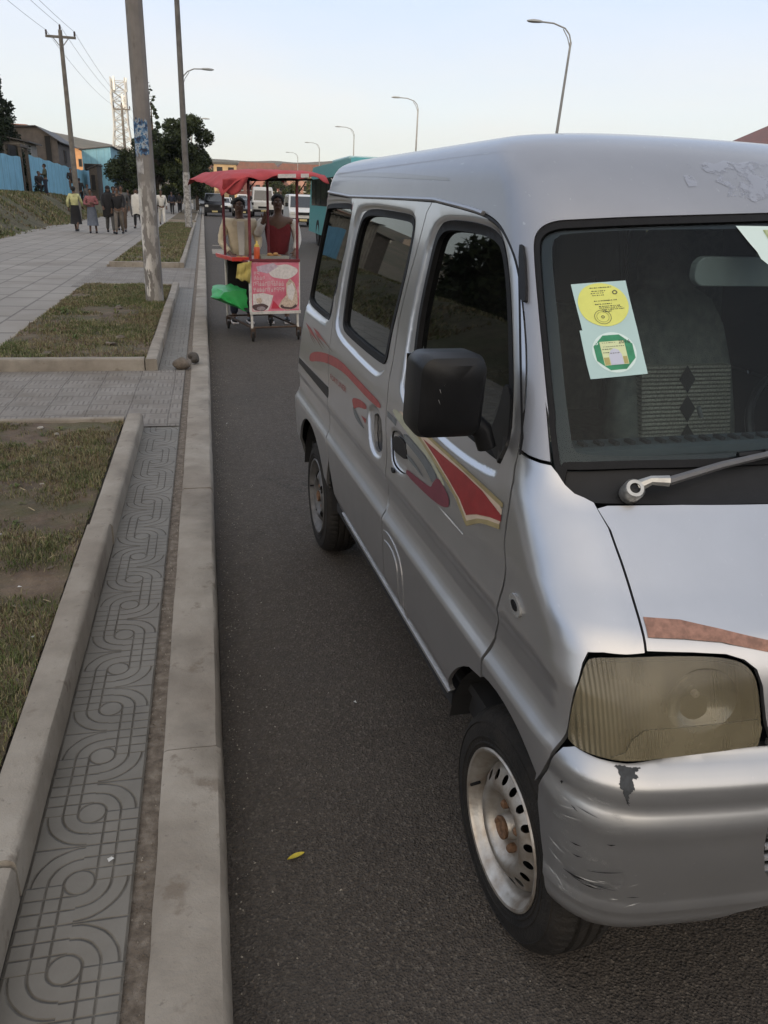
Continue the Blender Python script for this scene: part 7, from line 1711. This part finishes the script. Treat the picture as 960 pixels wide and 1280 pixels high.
# ---------------------------------------------------------------- food cart
M_RPOLE = mat('dark_red_steel', (.17, .022, .032), .5, .1, var=.35, vscale=14, coat=.2); M_RUSTS = mat('rusty_steel', (.10, .065, .045), .8, .3, var=.5, vscale=30)
M_RCAN = mat('red_canopy_cloth', (.42, .055, .062), .8, var=.22, vscale=5, bump=.3, bscale=25); M_WFR = mat('white_painted_frame', (.60, .58, .54), .6, var=.35, vscale=12)
ct = empty('food_cart', (.52, 10.08, 0), R_(14)); tag(ct, 'street food cart with red canopy, pink printed front panel and caster wheels', 'food cart')
W_, D_ = .60, 1.12       # local x to the right, y away from us
for (x, y, zt, sk) in ((0, 0, 1.86, 0), (W_, 0, 1.90, 0), (0, D_, 1.88, 0), (W_, D_, 1.92, 0)):
    MB().tube([(x, y, .92), (x, y, zt)], .018, 8).build('canopy_post', M_RPOLE, ct, smooth=True)
    MB().tube([(x, y, .16), (x, y, .95)], .016, 6).build('leg', M_WFR if (x == 0 and y > 0) or True and y == 0 else M_RUSTS, ct)
    cs = MB(); cs.lathe([(.012, -.012), (.042, -.014), (.05, -.008), (.05, .008), (.042, .014), (.012, .012)], 18, Matrix.Translation(Vector((x+.01, y, .05))) @ Matrix.Rotation(R_(90), 4, 'Y') @ Matrix.Rotation(.4, 4, 'X'))
    cw_ = cs.build('caster_wheel', M_TYRE, ct, smooth=True)
    MB().box((x-.02, y-.012, .05), (x-.012, y+.012, .13)).box((x+.03, y-.012, .05), (x+.038, y+.012, .13)).box((x-.02, y-.02, .125), (x+.038, y+.02, .165)).build('caster_fork', M_RUSTS, cw_)
lw = MB()
for z in (.17,): lw.tube([(0, 0, z), (W_, 0, z)], .013, 6).tube([(0, D_, z), (W_, D_, z)], .013, 6).tube([(0, 0, z), (0, D_, z)], .013, 6).tube([(W_, 0, z), (W_, D_, z)], .013, 6)
lw.build('lower_frame', M_RUSTS, ct)
MB().box((.0, .0, .92), (W_, D_, .955)).build('counter', M_RPOLE, ct)
MB().box((-.02, .02, .36), (W_, D_, .38)).build('bottom_shelf', M_DARK, ct)
MB().box((W_-.012, .02, .38), (W_, D_, .92)).box((.02, D_-.012, .38), (W_-.02, D_, .92)).build('inner_boards', M_DARK, ct)
# red enamel tray edge on the left side
tr = MB(); tr.box((-.13, .35, .935), (.12, 1.08, .950)).box((-.135, .33, .950), (-.12, 1.10, .985)).box((-.135, .325, .935), (.12, .34, .985)); tr.build('side_tray', mat('red_enamel', (.62, .05, .035), .4, coat=.4, var=.2), ct, bevel=.004)
# printed front panel
def m_banner(h):
    c = h.ramp(h.noise(3.0, 4), [(.3, (.42, .07, .12)), (.55, (.56, .16, .22)), (.75, (.62, .30, .36))]); c = h.mix(h.rng(h.noise(9, 6), .55, .7, 0, .35), c, (.68, .60, .60)); h.L(c, h.b.inputs['Base Color'])
pn = MB().box((.0, -.030, .37), (W_+.01, -.018, .955)).build('front_panel', node_mat('banner_print', m_banner, .45), ct)
fr = MB(); fr.box((-.03, -.036, .335), (W_+.03, -.014, .372)).box((-.035, -.036, .36), (-.002, -.014, .97)).box((W_+.008, -.034, .36), (W_+.022, -.016, .96)); fr.build('panel_frame', M_WFR, ct, bevel=.003)
MB().box((-.02, -.04, .955), (W_+.02, .0, .99)).build('top_rail', M_RPOLE, ct, bevel=.004)
M_PW = mat('print_white', (.66, .62, .60), .5, var=.25, vscale=30); M_PB = mat('print_dark', (.10, .06, .06), .5, var=.5, vscale=60); M_PC = mat('print_cream', (.62, .50, .40), .5, var=.45, vscale=50); M_PR = mat('print_red', (.45, .03, .06), .5)
def on_panel(name, poly, m_, dz=0.0):   # poly in metres x 0..W, z .37...955
    return MB().add([(x, -.0315-dz, z) for x, z in poly], [tuple(range(len(poly)))]).build(name, m_, pn)
el = lambda cx, cz, a, b_, n=26, w=0.: [(cx + a*math.cos(t)*(1+w*math.sin(3*t)), cz + b_*math.sin(t)*(1+w*math.cos(5*t))) for t in np.linspace(2*math.pi, 0, n, endpoint=False)]
on_panel('printed_food', el(.40, .84, .19, .085, w=.06), M_PW); on_panel('printed_food', [(.06, .90), (.28, .945), (.34, .90), (.20, .82), (.08, .85)], mat('print_lilac', (.52, .42, .50), .5, var=.3, vscale=30), .0004)
on_panel('printed_food', [(.33, .42), (.38, .40), (.46, .38), (.56, .40), (.59, .46), (.58, .60), (.55, .70), (.49, .76), (.44, .70), (.44, .56), (.38, .50)], M_PC, .0004); on_panel('printed_food', el(.47, .425, .11, .035, w=.05), M_PB, .0006); on_panel('printed_food', el(.47, .45, .09, .035, w=.1), M_PC, .0008); on_panel('printed_food', el(.50, .60, .05, .10, w=.12), M_PW, .0008)
on_panel('printed_food', [(.01, .58), (.14, .59), (.27, .56), (.24, .46), (.20, .38), (.01, .38)], M_PW, .0004); on_panel('printed_food', el(.10, .42, .10, .045, w=.08), M_PB, .0008); on_panel('printed_food', el(.09, .50, .04, .035, w=.1), M_PC, .0010); on_panel('printed_food', el(.15, .51, .035, .03, w=.1), M_PW, .0010); on_panel('printed_food', el(.11, .405, .055, .026, w=.05), mat('print_grey', (.32, .27, .28), .5, var=.4, vscale=50), .0012)
on_panel('printed_food', [(.24, .40), (.36, .40), (.31, .46), (.27, .50)], M_PR, .0006)
# rows of rounded script characters as on the banner
gl = MB(); rr = random.Random(5)
for (z, x0, x1, hh) in ((.800, .03, .10, .045), (.745, .03, .16, .05), (.675, .02, .40, .055), (.605, .02, .42, .05)):
    x = x0
    while x < x1:
        w_ = rr.uniform(.020, .030); t = .0042; k = rr.randrange(5); q = lambda a, b_, c_, d_: gl.add([(a, -.0322, b_), (c_, -.0322, b_), (c_, -.0322, d_), (a, -.0322, d_)], [(0, 1, 2, 3)])
        if k == 0: q(x, z, x+t, z+hh); q(x+w_-t, z, x+w_, z+hh*.8); q(x, z+hh-t, x+w_, z+hh)
        elif k == 1: q(x, z, x+w_, z+t); q(x, z, x+t, z+hh*.6); q(x+w_-t, z, x+w_, z+hh*.6); q(x+w_*.45, z, x+w_*.45+t, z+hh)
        elif k == 2: q(x+w_*.4, z, x+w_*.4+t, z+hh); q(x, z+hh*.55, x+w_, z+hh*.55+t); q(x, z+hh*.55, x+t, z+hh); q(x+w_-t, z+hh*.55, x+w_, z+hh)
        elif k == 3: q(x, z, x+t, z+hh*.7); q(x, z+hh*.7, x+w_, z+hh*.7+t); q(x+w_-t, z+hh*.2, x+w_, z+hh)
        else: q(x, z+hh*.4, x+w_, z+hh*.4+t); q(x, z+hh-t, x+w_, z+hh); q(x, z+hh*.4, x+t, z+hh); q(x+w_-t, z, x+w_, z+hh)
        x += w_ + .012
gl.build('panel_script', M_PW, pn)
# canopy: cloth draped on a frame, left corner hanging down
nx, ny = 34, 24; V = []; 
for j in range(ny+1):
    for i in range(nx+1):
        a, b_ = i/nx, j/ny; x = -.37 + a*1.29; y = -.24 + b_*1.62
        z = 1.925 + .075*a - .010*math.sin(a*9+b_*4) + .03*math.sin(b_*3.1)*math.sin(a*3.1)
        ed = max(0, .13-a)/.13; z -= .13*ed**1.2*(.5+.9*(1-b_)**2); ez = max(0, .07-b_)/.07; z -= .065*ez*(1+.3*math.sin(a*21)); ex = max(0, a-.90)/.10; z -= .05*ex; eb = max(0, b_-.93)/.07; z -= .06*eb
        z += .006*math.sin(a*31+b_*17) + .004*math.sin(b_*43)
        V.append((x - .02*ed, y, z))
F = [(j*(nx+1)+i, j*(nx+1)+i+1, (j+1)*(nx+1)+i+1, (j+1)*(nx+1)+i) for j in range(ny) for i in range(nx)]
can = mesh_obj('canopy', V, F, M_RCAN, ct, smooth=True); so_ = can.modifiers.new('thick', 'SOLIDIFY'); so_.thickness = .006
for (x0, x1) in ((.28, .50), (.56, .66)):
    P = []
    for t in np.linspace(x0, x1, 6): P.append(t)
    vv = [(x, -.243 - .003, 1.905+.075*(x+.38)/1.36 + dz) for dz in (-.045, -.003) for x in P]
    MB().add(vv, [(i, i+1, 6+i+1, 6+i) for i in range(5)]).build('canopy_white_patch', M_PW, can)
# hanging cloth corner
V = []; F = []
for i in range(9):
    for j in range(9):
        a, b_ = i/8, j/8; x = -.37 + a*.30; z = 1.86 + .035*a - b_*(.05 + .13*math.sin(math.pi*min(1, a*.9+.12))**1.0); V.append((x, -.24 - .02*math.sin(a*8+b_*3) + .03*b_, z))
F = [(i*9+j, i*9+j+1, (i+1)*9+j+1, (i+1)*9+j) for i in range(8) for j in range(8)]
mesh_obj('canopy_flap', V, F, M_RCAN, can, smooth=True).modifiers.new('thick', 'SOLIDIFY').thickness = .005
cf = MB(); cf.tube([(-.05, 0, 1.86), (W_+.2, 0, 1.90)], .012, 6).tube([(-.05, D_, 1.88), (W_+.2, D_, 1.92)], .012, 6).tube([(0, -.15, 1.86), (0, D_+.1, 1.88)], .012, 6).tube([(W_, -.15, 1.89), (W_, D_+.1, 1.92)], .012, 6)
cf.tube([(W_, 0, 1.72), (W_+.12, 0, 1.88)], .007, 5).tube([(0, 0, 1.76), (.1, 0, 1.87)], .007, 5); cf.build('canopy_frame', M_BLK, ct)
MB().tube([(W_+.36, -.2, 1.92), (W_+.40, -.2, 1.86), (W_+.39, -.2, 1.80)], .003, 4).tube([(W_+.36, -.2, 1.92), (W_+.48, -.24, 1.84)], .003, 4).build('canopy_string', M_PW, can)
# things on and at the cart (world coordinates through the cart's frame)
CM = Matrix.Translation(Vector((.52, 10.08, 0))) @ Matrix.Rotation(R_(14), 4, 'Z')
def place(o_, x, y, z, rz=0): o_.matrix_world = CM @ Matrix.Translation(Vector((x, y, z))) @ Matrix.Rotation(rz, 4, 'Z'); return o_
t = MB(); t.box((-.17, -.13, 0), (.17, .13, .008)).box((-.18, -.14, .0), (-.17, .14, .065)).box((.17, -.14, 0), (.18, .14, .065)).box((-.17, -.14, 0), (.17, -.13, .065)).box((-.17, .13, 0), (.17, .14, .065))
o_ = place(t.build('metal_tray', mat('dull_aluminium', (.33, .34, .30), .45, .6, var=.3)), .32, .16, .956); tag(o_, 'grey metal tray of fried food on the cart counter', 'tray')
M_BUN = mat('fried_dough', (.50, .28, .10), .7, var=.5, vscale=30, bump=.4, bscale=60, col2=(.30, .15, .05)); n = 0
for (x, y, z, rx) in ((.22, .12, .04, .04), (.27, .18, .05, .045), (.33, .13, .055, .045), (.38, .19, .07, .05), (.41, .12, .06, .045), (.31, .20, .085, .04), (.45, .17, .05, .04), (.36, .12, .095, .04)):
    v_, f_ = sph((0, 0, 0), rx, rx*.8, rx*.55, 8, 14); o_ = place(MB().add([(a*(1+.12*math.sin(b_*70)), b_, c_*(1+.1*math.sin(a*90))) for a, b_, c_ in v_], f_).build('fried_bun', M_BUN, smooth=True), x, y, .956+z-.015, n); n += 1
    tag(o_, 'small golden fried bun heaped in the grey metal tray', 'bun', 'fried buns in the tray')
for (x, y, z) in ((-.02, .42, .02), (.05, .40, .02)):
    v_, f_ = sph((0, 0, 0), .04, .03, .02, 8, 14); o_ = place(MB().add(v_, f_).build('fried_bun', M_BUN, smooth=True), x, y, .955+z, n); n += 1; tag(o_, 'golden bun lying on the red side tray of the cart', 'bun', 'buns on the red side tray')
o_ = empty('sauce_bottle', (0, 0, 0)); place(o_, .115, .10, .956); tag(o_, 'orange-red squeeze sauce bottle with yellow cap on the counter', 'bottle')
MB().lathe([(.001, 0), (.036, 0), (.038, .02), (.036, .10), (.038, .15), (.030, .165), (.001, .165)], 18).build('bottle_body', mat('orange_plastic', (.62, .10, .03), .4, var=.15), o_, smooth=True)
MB().lathe([(.030, .165), (.030, .185), (.018, .195), (.008, .235), (.001, .235)], 16).build('bottle_cap', mat('yellow_plastic', (.65, .47, .10), .4), o_, smooth=True)
# green bag hanging on the left side, yellow cloth on the corner
def rag(name, P, m_, label, cat, nx=14, nz=14, thick=.008, wav=.012, seed=0):
    """P: four corners TL, TR, BR, BL in cart coordinates"""
    P = [Vector(p) for p in P]; V = []; rr = random.Random(seed); ph = [rr.uniform(0, 6) for _ in range(4)]
    nn = (P[1]-P[0]).cross(P[3]-P[0]).normalized()
    for j in range(nz+1):
        for i in range(nx+1):
            a, b_ = i/nx, j/nz; p = P[0]*(1-a)*(1-b_) + P[1]*a*(1-b_) + P[2]*a*b_ + P[3]*(1-a)*b_
            V.append(CM @ (p + nn*wav*(math.sin(a*13+ph[0]+b_*2)*b_ + .6*math.sin(a*23+ph[1]) + .7*math.sin(b_*9+ph[2]+a*5)) + Vector((0, 0, .012*math.sin(a*11+ph[3])*b_))))
    F = [(j*(nx+1)+i, j*(nx+1)+i+1, (j+1)*(nx+1)+i+1, (j+1)*(nx+1)+i) for j in range(nz) for i in range(nx)]
    ob = mesh_obj(name, V, F, m_, smooth=True); ob.modifiers.new('thick', 'SOLIDIFY').thickness = thick; return tag(ob, label, cat)
M_GRNB = mat('green_plastic_bag', (.03, .42, .10), .5, var=.3, vscale=6, coat=.2)
# bag: a flat bundle of folded sheet, sagging to the left, with creases
pts = [(-.26, .30, .575), (.02, .28, .60), (.02, .95, .60), (-.24, .92, .59), (-.30, .33, .50), (-.34, .62, .47), (-.05, .26, .36), (.03, .25, .335), (.03, .9, .38), (-.14, .9, .40), (-.15, .28, .42)]
bm = bmesh.new()
for q in pts: bm.verts.new(q)
bmesh.ops.convex_hull(bm, input=bm.verts[:]); bmesh.ops.subdivide_edges(bm, edges=bm.edges[:], cuts=4, use_grid_fill=True)
for v in bm.verts: v.co += Vector((math.sin(v.co.z*60+v.co.y*13)*.007, math.sin(v.co.x*40+v.co.z*20)*.006, math.sin(v.co.x*33+v.co.y*21)*.008))
me = bpy.data.meshes.new('green_bag'); bm.to_mesh(me); bm.free(); me.materials.append(M_GRNB); me.polygons.foreach_set('use_smooth', [True]*len(me.polygons)); me.set_sharp_from_angle(angle=R_(35))
o_ = link(bpy.data.objects.new('green_bag', me)); place(o_, 0, 0, 0); tag(o_, 'bright green plastic sheet bundle hanging at the left side of the cart', 'bag')
rag('yellow_cloth', ((-.17, -.03, .93), (.00, -.05, .965), (-.03, -.06, .72), (-.20, -.05, .76)), mat('mustard_cloth', (.42, .34, .10), .9, var=.3, vscale=9, bump=.3), 'mustard yellow cloth hanging from the left front corner of the cart', 'cloth', seed=2)
# vendors
v1 = person((.47, 11.72, 0), .08, 'serve', 'person in cream shirt over white tee behind the left canopy posts', 1.66, c_crm, c_nav, inner=c_wht, detail=True, group='vendors behind the food cart')
v2 = person((1.00, 11.75, 0), -.05, 'raise', 'person in dark red top over white sleeves raising a hand behind the cart', 1.72, c_red, c_blk, detail=True, sleeve=c_wht, group='vendors behind the food cart')
# white dust mask / shoes with white soles
for v_ in (v1, v2):
    for x in (.11, -.12): MB().box((x-.045, -.19, .0), (x+.045, .07, .028)).build('shoe_sole', M_PW, v_, bevel=.01)

# ---------------------------------------------------------------- evening haze
hb = MB().box((-5400, -5400, -1.5), (5400, 5400, 175)).build('haze', None) if False else None
hm = bpy.data.materials.new('haze_air'); hm.use_nodes = True; t = hm.node_tree; t.nodes.clear(); ho = t.nodes.new('ShaderNodeOutputMaterial'); hv = t.nodes.new('ShaderNodeVolumePrincipled')
hv.inputs['Color'].default_value = (.80, .84, .92, 1); hv.inputs['Density'].default_value = HAZE_D; hv.inputs['Anisotropy'].default_value = .2; t.links.new(hv.outputs[0], ho.inputs['Volume'])
tag(MB().box((-2700, -2700, -1.6), (2700, 2700, 150)).build('haze', hm), kind='stuff')
